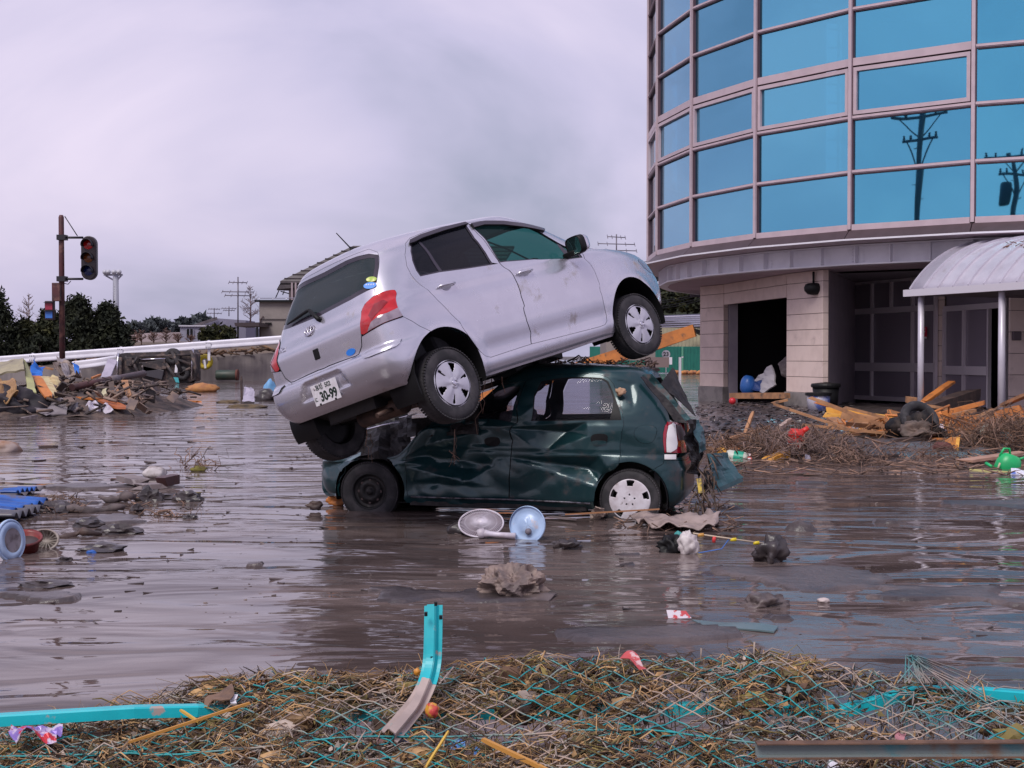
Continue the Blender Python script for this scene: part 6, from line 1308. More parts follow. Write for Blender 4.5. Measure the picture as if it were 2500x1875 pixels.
# ------------------------------------------------------------------ debris on the nearer left water
def near_left():
    BLU = mat('blue_roof_sheet', (.02, .11, .42), .4, c2=(.012, .06, .25), s=3, c3=(.12, .10, .10), s3=4, lo3=.55, hi3=.7); GRY = mat('grey_roof_sheet', (.085, .085, .11), .4, c2=(.15, .12, .11), s=4)
    def corr(nm, lab, x0, x1, y0, y1, z, m_, amp=.02, tilt=0.):
        a, b = wat(x0, (y0+y1)/2, z), wat(x1, (y0+y1)/2, z); d0 = wat(x1, y1, z).y; d1 = wat(x1, y0, z).y; G_ = []
        for i in range(13):
            r = []
            for j in range(37):
                t_ = j/36; y = d0+(d1-d0)*t_; x = a.x+(b.x-a.x)*i/12; r.append(Vector((x, y, z+amp*math.sin(t_*math.pi*9)+tilt*i/12+.02*noise.noise(Vector((x*2, y*2, z*9))))))
            G_.append(r)
        k = MB(); k.grid(G_); return solo(k.build(nm, m_, thick=.006), lab, 'roof sheet')
    corr('corrugated_sheet', 'muddy corrugated sheet behind the blue ones at the water edge', -60, 70, 1192, 1216, .03, GRY); corr('corrugated_sheet', 'bright blue corrugated roofing sheet in the stack on the water', -60, 76, 1214, 1240, .10, BLU, .03, -.03); corr('corrugated_sheet', 'narrow blue corrugated sheet end at the back of the stack', 20, 66, 1190, 1204, .10, BLU, .02); corr('corrugated_sheet', 'dark grey corrugated sheet lowest at the front of the stack', -60, 70, 1240, 1262, .05, GRY, .03)
    # round fan grille standing at the frame edge
    c = wat(26, 1362)+Vector((0, 0, .12)); t = thing('fan_grille', 'pale blue round fan cover standing upright beside the red bowl', 'fan', c); A = frame_mat(c, (0, 1, .05), (1, -.32, .12)).to_3x3(); PB = mat('pale_blue_plastic', (.42, .55, .74), .35, c2=(.3, .4, .6), s=6)
    k = MB(); k.lathe([(.14+.009*math.cos(q), .012*math.sin(q)) for q in np.linspace(0, 2*math.pi, 11)], 36, c, A); k.build('rim', PB, t); k = MB(); k.lathe([(.138, 0), (.12, .015), (.085, .02)], 36, c, A); k.build('cover', PB, t, thick=.004); k = MB(); k.lathe([(.085, .02), (.05, .012), (0, .012)], 30, c, A); k.build('hub', mat('muddy_hub', (.25, .22, .24), .6, c2=(.08, .06, .06), s=12), t)
    c = wat(63, 1348); t = thing('plastic_tub', 'dark red plastic tub tipped in the water behind the fan cover', 'tub', c); A = frame_mat(c, (1, 0, 0), (.1, -.35, 1)).to_3x3(); RB = mat('red_tub', (.22, .03, .025), .35, c2=(.12, .03, .03), s=5)
    k = MB(); k.lathe([(.0, .0), (.085, .0), (.10, .09), (.115, .10), (.118, .085), (.108, .08)], 24, c+Vector((0, 0, .02)), A); k.build('shell', RB, t, thick=.004); k = MB(); k.lathe([(0, .06), (.098, .06)], 24, c+Vector((0, 0, .02)), A, False); k.build('contents', WETMUD, t)
    c = wat(108, 1338); t = thing('wire_basket', 'small cream mesh basket lying on the water', 'basket', c); A = frame_mat(c+Vector((0, 0, .05)), (1, 0, 0), (.1, -1, .25)).to_3x3(); CR = mat('cream_mesh', (.45, .40, .36), .6, c2=(.25, .2, .18), s=9)
    k = MB(); k.lathe([(.10+.009*math.cos(q), .009*math.sin(q)) for q in np.linspace(0, 2*math.pi, 9)], 28, c+Vector((0, 0, .06)), A @ Matrix.Diagonal((1, .75, 1)).to_3x3()); k.build('rim', CR, t)
    for j in range(9): a_ = math.pi*j/9; k = MB(); p = [c+Vector((0, 0, .06))+A @ Vector((.095*math.cos(a_)*u, .07*math.sin(a_)*u, -.05*(1-u*u))) for u in np.linspace(-1, 1, 9)]; k.tube(p, .003, 5); k.build('wire', CR, t)
    k = MB(); k.lathe([(.10, 0), (.09, -.06), (.05, -.09), (0, -.1)], 24, c+Vector((0, 0, .06)), A @ Matrix.Diagonal((1, .75, 1)).to_3x3()); k.build('bowl', CR, t)
    # driftwood
    DRIFT = mat('driftwood', (.13, .10, .10), .75, c2=(.07, .055, .055), s=8, bump=.5, bs=30)
    def log(lab, x0, y0, x1, y1, r0, r1, m_=GREYWOOD, seed=0, z=.02):
        a, b = wat(x0, y0), wat(x1, y1); a.z = b.z = z; pts = [a.lerp(b, i/8)+Vector((0, .03*math.sin(i*1.3+seed), .02*math.sin(i*.9+seed))) for i in range(9)]; k = MB(); k.tube(pts, [r0*.6]+[r0+(r1-r0)*i/8+.012*math.sin(i*2.1+seed) for i in range(1, 8)]+[r1*.5], 9); return solo(k.build('driftwood_log', m_), lab, 'log')
    log('long grey driftwood log lying flat in the mud left of the cars', 160, 1253, 308, 1246, .045, .03, DRIFT, 1); log('tapered grey driftwood piece resting above the long log', 240, 1227, 330, 1225, .025, .055, DRIFT, 2, .04); log('thin grey branch floating below the driftwood', 135, 1312, 245, 1308, .02, .03, DARKWOOD, 3)
    plank('dark square timber offcut jutting from the mud clods', wat(395, 1190)+Vector((0, 0, .06)), wat(433, 1184)+Vector((0, 0, .07)), .13, .10, mat('maroon_timber', (.07, .03, .03), .5), seed=70); plank('grey flat board under the white lump', wat(330, 1195)+Vector((0, 0, .03)), wat(396, 1192)+Vector((0, 0, .03)), .22, .05, GREYWOOD, seed=71); plank('weathered board fragment beside the mud clods', wat(300, 1178)+Vector((0, 0, .06)), wat(345, 1188)+Vector((0, 0, .05)), .2, .06, GREYWOOD, seed=72)
    lump('foam_block', 'dirty white foam lump among the driftwood', 'foam', wat(377, 1166)+Vector((0, 0, .05)), (.13, .11, .08), mat('dirty_foam', (.50, .46, .46), .8, c2=(.25, .2, .19), s=8, bump=.4, bs=20), 2, .25)
    for i, (lab, x, y, sx, sz) in enumerate((('pointed dark clod below the foam lump', 363, 1222, .10, .09), ('rounded dark clod right of the driftwood', 460, 1222, .11, .07), ('low grey mud ridge beside the dark clods', 415, 1215, .15, .035), ('small black clod at the end of the long log', 335, 1250, .05, .05), ('dark triangular scrap near the water centre left', 463, 1265, .05, .025), ('black crumpled clod with white specks below the log', 218, 1286, .09, .05), ('dark twisted clod beside a blue scrap', 250, 1343, .13, .035), ('flat black clod on the lower left water', 118, 1428, .13, .025), ('tangled brown clod at the end of the twig raft', 135, 1250, .12, .07), ('tiny dark scrap floating low on the left', 160, 1370, .05, .02), ('muddy hump trailing foam bits beside the frame of twigs', 290, 1300, .14, .05))):
        p = wat(x, y); lump('mud_clod', lab, 'clod', p+Vector((0, 0, sz*.2)), (sx, sx*.8, sz), WETMUD, 20+i, .8, ridged=True, smooth=False)
    lump('plastic_scrap', 'bright blue plastic scrap floating by the twisted clod', 'scrap', wat(224, 1350), (.035, .03, .02), BLU, 3, .4)
    lump('pale_sack', 'pale brown sack at the left edge of the far water', 'sack', wat(4, 1102)+Vector((0, 0, .04)), (.27, .25, .13), mat('pale_sack', (.38, .30, .27), .8, c2=(.28, .15, .09), s=3), 4, .2)
    plank('flat brown board floating left of the signal reflection', wat(96, 1093), wat(137, 1092), .12, .06, DARKWOOD, seed=75); plank('thin stick floating above the blue sheets', wat(80, 1127), wat(110, 1124), .05, .03, DARKWOOD, seed=76)
    for nm, lab, x0, x1, y0, y1, n, sd, up_ in (('twig_raft', 'flat raft of reddish twigs drifting beside the blue sheets', 85, 200, 1218, 1258, 70, 5, .08), ('twig_clump', 'springy clump of twigs and wire standing in the open water', 445, 535, 1128, 1152, 34, 6, .22), ('twig_raft', 'scattered straw and scraps around the foam lump', 300, 480, 1205, 1262, 60, 7, .03)):
        k = MB(); rr = random.Random(sd)
        for i in range(n):
            p = wat(rr.uniform(x0, x1), rr.uniform(y0, y1)); q = p+Vector((rr.uniform(-.22, .22), rr.uniform(-.1, .1), rr.uniform(0, up_))); twig(k, p+Vector((0, 0, .01)), q, rr.uniform(.003, .009), rr, 5, .5)
        o = k.build(nm, TWIG); tag(o, lab, 'twigs', kind='stuff')
    lump('weed_tuft', 'yellow green weed tuft inside the wire twig clump', 'weed', wat(485, 1150)+Vector((0, 0, .02)), (.09, .05, .04), mat('yellow_weed', (.16, .14, .03), .8), 5, .5)
    # fine flotsam
    k = MB(); rr = random.Random(99)
    for i in range(950):
        if rr.random() < .68: x, y = rr.uniform(0, 760), 1010+rr.random()**2*520
        else: x, y = rr.uniform(700, 2500), 1150+rr.random()*440
        if noise.noise(Vector((x*.006, y*.012, 3))) < -.05: continue
        p = wat(x, y); s_ = (.003+.016*rr.random()**3)*(.5+p.y/14); k.box(p+Vector((0, 0, .001)), (s_*rr.uniform(1, 6), s_, s_*.4), (rr.uniform(-.5, .5), rr.uniform(-.3, .3), rr.uniform(-.7, .7)))
    o = k.build('flotsam', mat('flotsam_dark', (.05, .035, .035), .7, c2=(.16, .12, .1), s=.6, lo=.5, hi=.7, isl=.7)); tag(o, 'tiny dark flecks of flotsam scattered over the water', 'flotsam', kind='stuff')
near_left()
# ------------------------------------------------------------------ debris in front of the building
def right_debris():
    def ZB_(x, y): return (1760+x*.17179, 960+y*.17174)
    def ZC_(x, y): return (2120+x*.17179, 930+y*.17182)
    def G(px, py, h=0.):                      # photograph point on the mud (or raised by h)
        p = wat(px, py, 0.); z = gz(p.x, p.y); p = wat(px, py, max(z, 0)+h); return p
    def at_b(p, d): return at(p[0], p[1], d)
    # planks: (label, a(px,py), b, depth a, depth b, width, mat)
    B1 = [('broad yellow orange squared timber on top of the plank stack by the lobby', ZB_(1500, 250), ZC_(400, 560), 25.5, 25.0, .26, .14, YELLOWWOOD), ('second yellow timber under the broad one', ZB_(1480, 310), ZC_(330, 600), 25.2, 24.8, .20, .10, YELLOWWOOD), ('thick tan timber at the bottom of the plank stack', ZB_(1720, 360), ZC_(390, 650), 24.8, 24.4, .20, .26, WOOD), ('short tan plank lying below the timber stack', ZC_(-70, 730), ZC_(320, 735), 22.5, 22.5, .12, .12, WOOD),
          ('splintered upright plank end leaning on the timber stack', ZB_(1620, 560), ZB_(1620, 360), 22.8, 23.4, .24, .05, WOOD), ('pale splintered plank sloping off the timber stack', ZB_(1560, 360), ZB_(1860, 560), 23.4, 22.2, .18, .06, WOOD), ('grey brown splintered board between the sloping planks', ZB_(1680, 380), ZB_(1950, 540), 23.3, 22.4, .16, .05, GREYWOOD), ('long thin orange pole sloping over the brush', ZB_(1450, 710), ZB_(2050, 510), 20.4, 22.5, .09, .06, YELLOWWOOD), ('white painted board fragment on the mud', ZB_(1860, 590), ZB_(2150, 610), 21.3, 21.2, .16, .03, mat('white_board', (.5, .5, .48), .6)),
          ('thin stick standing up out of the brush pile', ZB_(335, 590), ZB_(460, 265), 20.5, 21.0, .05, .05, WOOD), ('slanting stick behind the brush pile', ZB_(120, 650), ZB_(690, 480), 20.5, 21.5, .05, .05, WOOD), ('brown lath sticking out at the left of the brush', ZB_(60, 850), ZB_(340, 750), 18.6, 19.2, .10, .05, ORANGEWOOD), ('second brown lath under the left of the brush', ZB_(190, 860), ZB_(370, 740), 18.5, 19.3, .08, .05, ORANGEWOOD), ('chunky yellow log end at the front of the brush pile', ZB_(660, 990), ZB_(920, 890), 17.6, 18.0, .16, .14, YELLOWWOOD), ('pale bent stick above the red jug', ZB_(820, 500), ZB_(990, 380), 20.6, 21.4, .07, .06, mat('pale_stick', (.42, .30, .25), .7)),
          ('yellow stub of wood between the green hatch skin and the brush', ZB_(-10, 800), ZB_(50, 870), 18.6, 18.4, .10, .08, YELLOWWOOD),
          ('rust red plank rising against the canopy post', ZC_(780, 300), ZC_(1190, 10), 28.4, 29.4, .18, .06, ORANGEWOOD), ('heavy dark beam propped across the lobby doors', ZC_(830, 420), ZC_(1520, 190), 26.8, 29.0, .30, .26, DARKWOOD), ('brown block of timber behind the first canopy post', ZC_(560, 260), ZC_(900, 340), 29.6, 28.6, .16, .14, WOOD), ('long brown pole leaning toward the second canopy post', ZC_(1040, 790), ZC_(1790, 420), 21.5, 25.5, .12, .08, WOOD), ('dark rail lying behind the long brown pole', ZC_(1050, 580), ZC_(1780, 420), 25.5, 26.0, .10, .06, DARKWOOD), ('orange plank piece at the foot of the leaning pole', ZC_(1080, 630), ZC_(1490, 660), 23.5, 23.0, .09, .05, YELLOWWOOD), ('thick orange post end behind the second canopy post', ZC_(1890, 510), ZC_(2180, 430), 23.6, 23.4, .34, .24, ORANGEWOOD), ('brown plank rising beyond the second canopy post', ZC_(1900, 350), ZC_(2260, 190), 24.2, 23.0, .12, .06, WOOD),
          ('long pale pointed board lying beside the watering can', ZC_(1350, 1140), ZC_(2190, 1020), 16.9, 17.6, .22, .035, mat('pink_board', (.42, .24, .17), .65, c2=(.3, .17, .12), s=3)), ('thin yellow cane in front of the watering can', ZC_(1440, 1260), ZC_(2100, 1305), 15.9, 15.7, .03, .02, mat('yellow_cane', (.55, .5, .2), .6)), ('short bright stick standing by the pink ball', ZC_(870, 880), ZC_(900, 760), 20.5, 20.7, .05, .04, YELLOWWOOD), ('yellow peg standing in front of the orange scrap', ZC_(1250, 1010), ZC_(1280, 810), 18.6, 18.8, .05, .04, YELLOWWOOD), ('dark rough driftwood lying at the mud edge', ZC_(-40, 1090), ZC_(420, 1060), 17.7, 17.9, .07, .05, DARKWOOD), ('dark skid board under the burnt engine lump', ZC_(310, 880), ZC_(740, 850), 19.9, 20.0, .16, .12, DARKWOOD)]
    for i, (lab, a, b, d0, d1, w_, t_, m_) in enumerate(B1): plank(lab, at_b(a, d0), at_b(b, d1), w_, t_, m_, 'plank', 'plank', seed=100+i)
    plank('brown timber sill lying across the dark store room opening', at(1787, 966, 36.5), at(1925, 966, 33.6), .2, .16, WOOD, 'timber_beam', 'beam', seed=140); plank('pale plank scrap on the mud before the store room', at(1886, 984, 31.5), at(1924, 976, 31.5), .16, .05, WOOD, seed=141)
    rr = random.Random(61)
    for i in range(26):                       # more broken timber heaped against the lobby
        px_, py_ = rr.uniform(2045, 2490), rr.uniform(1012, 1072); d = 3200*1.28/(py_-868); a = at(px_, py_, d); l = rr.uniform(.5, 1.7); an = rr.uniform(-.5, .5)+(math.pi if rr.random() < .5 else 0)
        b = a+Vector((math.cos(an)*l, math.sin(an)*l*.5, rr.uniform(-.05, .38)*l)); plank('broken orange brown plank in the timber heaped before the lobby', a, b, rr.uniform(.07, .2), rr.uniform(.03, .09), rr.choice((ORANGEWOOD, WOOD, WOOD)), 'plank', 'plank', 'broken planks heaped before the lobby', seed=200+i)
    # brush piles
    def brush(nm, lab, cx_, cy_, w_, h_, d, n, sd, m_=TWIG, spread=.9, rmax=.011):
        k = MB(); rr = random.Random(sd); c = at(cx_, cy_, d)
        for i in range(n):
            a = rr.gauss(0, .45); u = max(-1, min(1, a)); p = c+Vector((u*w_, rr.gauss(0, .45), 0)); top = h_*(1-u*u)*rr.random(); zg = max(gz(p.x, p.y), 0)
            p.z = zg+top*.5; q = p+Vector((rr.uniform(-1, 1)*spread*.5, rr.uniform(-.4, .4), rr.uniform(-.15, 1)*h_*.5)); q.z = max(q.z, zg); twig(k, p, q, .003+(rmax-.003)*rr.random()**2.2, rr, 6, .75)
        o = k.build(nm, m_); return tag(o, lab, 'brush', kind='stuff')
    ROOT = mat('pale_root', (.25, .17, .15), .75, c2=(.13, .09, .08), s=3, isl=.4)
    brush('brush_pile', 'tangled pile of roots and twigs around the red jug', 1935, 1110, .95, .46, 18.6, 330, 1, TWIG); brush('root_tangle', 'pale curly roots woven through the brush around the red jug', 1955, 1105, .85, .46, 18.2, 240, 2, ROOT, .7, .009); brush('reed_litter', 'flattened reeds fanning left from the brush pile', 1825, 1105, .7, .26, 18.7, 120, 3, mat('brown_reed', (.22, .12, .07), .8, c2=(.12, .07, .05), s=3, isl=.4), 1.4, .014)
    brush('brush_pile', 'dense dark brush heap below the second canopy post', 2455, 1095, .85, .62, 19.2, 380, 4, TWIG, 1.0); brush('reed_litter', 'long bent reeds hanging over the right brush heap', 2480, 1085, .7, .62, 18.9, 150, 5, MATS['brown_reed'], 1.6, .011); brush('brush_pile', 'low spread of twigs over the mud before the burnt lump', 2200, 1115, .8, .1, 18.0, 60, 6, TWIG, 1.2); brush('wood_litter', 'splintered laths littering the mud between lobby and brush', 2290, 1050, 1.6, .35, 22.5, 70, 7, ORANGEWOOD, 1.2, .045); brush('wood_litter', 'pale splinters strewn among the planks by the lobby', 2200, 1060, 1.3, .25, 21.5, 60, 8, WOOD, 1.0, .03)
    brush('brush_pile', 'small dark tuft of roots at the water edge right of the brush', 2065, 1128, .22, .28, 17.3, 60, 9, TWIG, .35)
    lump('mud_mound', 'dark mud mound under the brush with the red jug', 'mound', at(1930, 1128, 18.7), (.85, .6, .22), WETMUD, 31, .35); lump('mud_mound', 'dark mud mound under the right brush heap', 'mound', at(2480, 1115, 19.3), (.8, .7, .36), WETMUD, 32, .35)
    # red jug
    c = at(*ZB_(1065, 640), 18.2); t = thing('red_jug', 'bright red plastic jug perched in the brush pile', 'jug', c); RD = mat('bright_red', (.62, .025, .015), .4, c2=(.5, .02, .015), s=5)
    k = MB(); prof = [(0, -.14), (.10, -.14), (.115, -.12), (.115, -.02), (.105, -.005), (.115, .01), (.11, .09), (.085, .13), (.0, .135)]; k.lathe(prof, 20, c, Matrix.Rotation(.08, 3, 'Y')); k.build('body', RD, t); k = MB(); k.tube([c+Vector((.08, 0, .08)), c+Vector((.17, -.01, .15))], [.045, .03], 12); k.build('spout', RD, t)
    k = MB(); a, b = at(*ZB_(890, 710), 18.0), at(*ZB_(1180, 720), 18.0); k.tube([a, b], .007, 6); solo(k.build('white_rod', WHITE), 'thin white rod lying under the red jug', 'rod')
    # bottle with green label
    c = at(*ZB_(235, 915), 17.9); t = thing('plastic_bottle', 'squat bottle with a green band lying at the brush edge', 'bottle', c); A = frame_mat(c, (0, 0, 1), (1, -.3, -.15)).to_3x3(); k = MB(); k.lathe([(0, -.16), (.075, -.15), (.09, -.12), (.09, .10), (.07, .14), (.03, .17), (.03, .2), (0, .2)], 18, c, A); k.build('body', mat('bottle_white', (.5, .52, .45), .4), t); k = MB(); k.lathe([(.0935, -.05), (.0935, .08)], 18, c, A); k.build('band', mat('band_green', (.01, .32, .2), .4), t)
    crumple('drink_carton', 'crushed red and white carton beside the bottle', 'carton', [at(*ZB_(370, 880), 17.9), at(*ZB_(420, 870), 17.9), at(*ZB_(450, 950), 17.7), at(*ZB_(390, 960), 17.7)], mat('carton_red_white', (.6, .55, .55), .5, c2=(.5, .05, .03), s=9, lo=.48, hi=.52), (5, 5), .02, 3)
    lump('paper_scrap', 'crumpled white paper at the foot of the brush', 'paper', at(*ZB_(1235, 965), 17.7), (.05, .04, .09), mat('paper_white', (.5, .46, .52), .8, c2=(.2, .18, .25), s=20), 4, .5); lump('paper_scrap', 'tiny white scrap right of the brush', 'paper', at(*ZB_(1585, 905), 18.0), (.03, .03, .035), WHITE, 5, .3)
    # burnt lump: wheel with suspension
    c = at(*ZC_(600, 640), 20.6); lump('engine_block', 'burnt black engine lump in front of the first canopy post', 'wreckage', c+Vector((.12, .1, -.1)), (.30, .28, .26), mat('burnt_engine', (.010, .009, .011), .7, c2=(.05, .038, .034), s=6, bump=.8, bs=12, bd=.03, spec=.2), 12, 1.0, 4, ridged=True)
    k = MB(); c2 = c+Vector((.14, .0, .10)); k.lathe([(.25+.075*math.cos(q), .085*math.sin(q)) for q in np.linspace(0, 2*math.pi, 13)], 28, c2, frame_mat(c2, (1, 0, 0), (.2, -.8, .5)).to_3x3(), True); solo(k.build('burnt_tyre', RUBBER), 'burnt tyre resting on the black engine lump', 'tyre')
    lump('mud_sack', 'muddy brown sack against the engine lump', 'sack', at(*ZC_(690, 730), 20.2), (.20, .17, .13), mat('brown_mud_sack', (.09, .065, .055), .7, c2=(.16, .11, .09), s=6, bump=.7, bs=14), 13, .9, 4, ridged=True)
    # pink ball
    c = at(*ZC_(1010, 710), 20.8); k = MB(); k.lathe([(.115*math.sin(q), -.115*math.cos(q)) for q in np.linspace(0, math.pi, 15)], 22, c); solo(k.build('toy_ball', mat('pink_white_ball', (.75, .62, .66), .4, c2=(.6, .08, .25), s=5, lo=.5, hi=.54)), 'pink and white toy ball among the laths', 'ball')
    crumple('orange_scrap', 'folded orange plastic scrap in front of the right brush', 'scrap', [at(*ZC_(1090, 860), 18.9), at(*ZC_(1310, 790), 19.0), at(*ZC_(1250, 930), 18.6), at(*ZC_(1160, 980), 18.5)], mat('orange_plastic', (.45, .16, .02), .45), (6, 6), .03, 6); lump('rust_scrap', 'dark rust red scrap beside the orange plastic', 'scrap', at(*ZC_(1060, 960), 18.6), (.14, .1, .10), mat('rust_red', (.10, .03, .025), .7), 7, .4)
    crumple('leaf_plate', 'pale grey triangular sheet stuck in the right brush', 'sheet', [at(*ZC_(1610, 650), 19.3), at(*ZC_(1700, 620), 19.3), at(*ZC_(1690, 740), 19.0), at(*ZC_(1560, 760), 19.0)], mat('pale_olive', (.26, .25, .2), .5), (5, 5), .02, 8)
    # watering can
    c = at(*ZC_(1990, 1190), 16.2); t = thing('watering_can', 'bright green plastic watering can tipped over on the mud', 'watering can', c); GP = mat('green_plastic', (.012, .42, .13), .35, c2=(.01, .34, .11), s=3)
    A = Matrix.Rotation(.35, 3, 'Y'); k = MB(); k.lathe([(0, -.115), (.12, -.115), (.14, -.09), (.135, .02), (.115, .09), (.08, .125), (.06, .13), (.0, .12)], 24, c, A @ Matrix.Diagonal((1.15, .85, 1)).to_3x3()); k.build('body', GP, t)
    k = MB(); k.tube([c+A @ Vector(p) for p in ((.09, 0, .10), (.17, 0, .16), (.22, 0, .10), (.21, 0, -.02), (.15, 0, -.08))], .018, 10); k.build('handle', GP, t); k = MB(); k.tube([c+A @ Vector(p) for p in ((-.02, 0, .12), (-.06, 0, .19), (-.12, 0, .17), (-.14, 0, .06))], .015, 10); k.build('carry_handle', GP, t)
    k = MB(); k.tube([at(*ZC_(1760, 1220), 16.2), at(*ZC_(1670, 1170), 16.3)], [.018, .022], 10); k.build('spout', GP, t); k = MB(); k.tube([c+A @ Vector((-.15, -.12, -.02)), c+A @ Vector((-.15, -.12, -.11))], .012, 6); k.build('base_foot', mat('straw_band', (.5, .42, .3), .7), t)
    crumple('plastic_bag', 'white plastic bag with blue and orange print before the watering can', 'bag', [at(2467, 1152, 15.6), at(2540, 1150, 15.6), at(2540, 1172, 15.2), at(2470, 1165, 15.2)], mat('printed_bag', (.65, .64, .72), .4, c2=(.08, .14, .5), s=9, lo=.55, hi=.6, c3=(.5, .2, .05), s3=12, lo3=.62, hi3=.66), (10, 10), .05, 9, .01)
    # bin and bucket
    c = Vector((at(1998, 985, 31.2).x, 31.2, .08)); t = thing('water_jar', 'translucent white tub with blue contents under a black lid', 'tub', c); k = MB(); k.lathe([(0, 0), (.24, 0), (.27, .25), (.27, .38), (0, .38)], 22, c); k.build('body', mat('frosted_tub', (.5, .48, .55), .3, c2=(.12, .18, .5), s=3, lo=.5, hi=.6), t); k = MB(); k.lathe([(.0, .45), (.30, .44), (.31, .43), (.31, .37), (.0, .37)], 22, c, None, False); k.build('lid', BLACK, t)
    c = Vector((at(2016, 985, 31.8).x, 31.8, .08)); t = thing('black_bin', 'black plastic bin standing against the beige pillar', 'bin', c); k = MB(); k.lathe([(0, 0), (.27, 0), (.32, .55), (.0, .55)], 22, c); k.build('body', BLACK, t); k = MB(); k.lathe([(0, .55), (.35, .55), (.36, .60), (.34, .64), (0, .68)], 22, c, None, False); k.build('lid', BLACK, t)
    # things in the store room mouth
    crumple('leaning_board', 'white panel leaning inside the dark store room', 'panel', [at(1840, 930, 37), at(1882, 890, 36), at(1895, 940, 35.6), at(1862, 962, 36)], mat('white_panel', (.45, .42, .44), .7), (6, 6), .03, 3, .05); crumple('leaning_board', 'second grey panel deeper inside the store room', 'panel', [at(1900, 890, 36.5), at(1926, 868, 36.5), at(1926, 925, 36), at(1908, 915, 36)], GREYWOOD, (6, 6), .03, 4, .05)
    lump('blue_barrel', 'blue plastic drum in the store room mouth', 'drum', at(1826, 942, 36.5), (.22, .22, .30), mat('drum_blue', (.02, .10, .35), .4), 2, .08); crumple('blue_cover', 'crumpled dark blue sheet beside the blue drum', 'sheet', [at(1838, 930, 36.6), at(1872, 935, 36.4), at(1872, 958, 36), at(1836, 958, 36)], mat('dark_blue_sheet', (.02, .05, .18), .5), (6, 6), .08, 5)
    c = at(1788, 979, 33); k = MB(); k.lathe([(.09*math.sin(q), -.09*math.cos(q)) for q in np.linspace(0, math.pi, 11)], 14, c); solo(k.build('small_float', mat('float_red', (.5, .02, .03), .4)), 'small red float on the weed by the left pillar', 'float')
    # gravelly clods between the pillars and the brush
    k = MB(); rr = random.Random(77)
    for i in range(1500):
        px_, py_ = rr.uniform(1700, 2080), rr.uniform(985, 1062); p = wat(px_, py_, .05); s_ = rr.uniform(.02, .075); z = max(gz(p.x, p.y), -.02); r = [Vector((rr.gauss(0, 1), rr.gauss(0, 1), rr.gauss(0, 1))).normalized()*s_ for _ in range(6)]
        k.add([p+Vector((r[j].x*1.5, r[j].y, abs(r[j].z)*.8))+Vector((0, 0, z-p.z)) for j in range(6)], [(0, 1, 2), (0, 2, 3), (0, 3, 4), (0, 4, 1), (5, 2, 1), (5, 3, 2), (5, 4, 3), (5, 1, 4)])
    o = k.build('rubble', mat('wet_rubble', (.05, .042, .046), .25, c2=(.11, .09, .095), s=3, isl=.5)); tag(o, 'wet dark rubble covering the mud before the store room', 'rubble', kind='stuff')
    k = MB()
    for i in range(420):
        px_, py_ = rr.uniform(1780, 2500), rr.uniform(1065, 1150); p = wat(px_, py_, .05); z = max(gz(p.x, p.y), 0); p.z = z; q = p+Vector((rr.uniform(-.3, .3), rr.uniform(-.2, .2), rr.uniform(0, .06))); k.tube([p, q], rr.uniform(.003, .011), 4)
    o = k.build('twig_scatter', TWIG); tag(o, 'twigs scattered over the mud bank', 'twigs', kind='stuff')
right_debris()
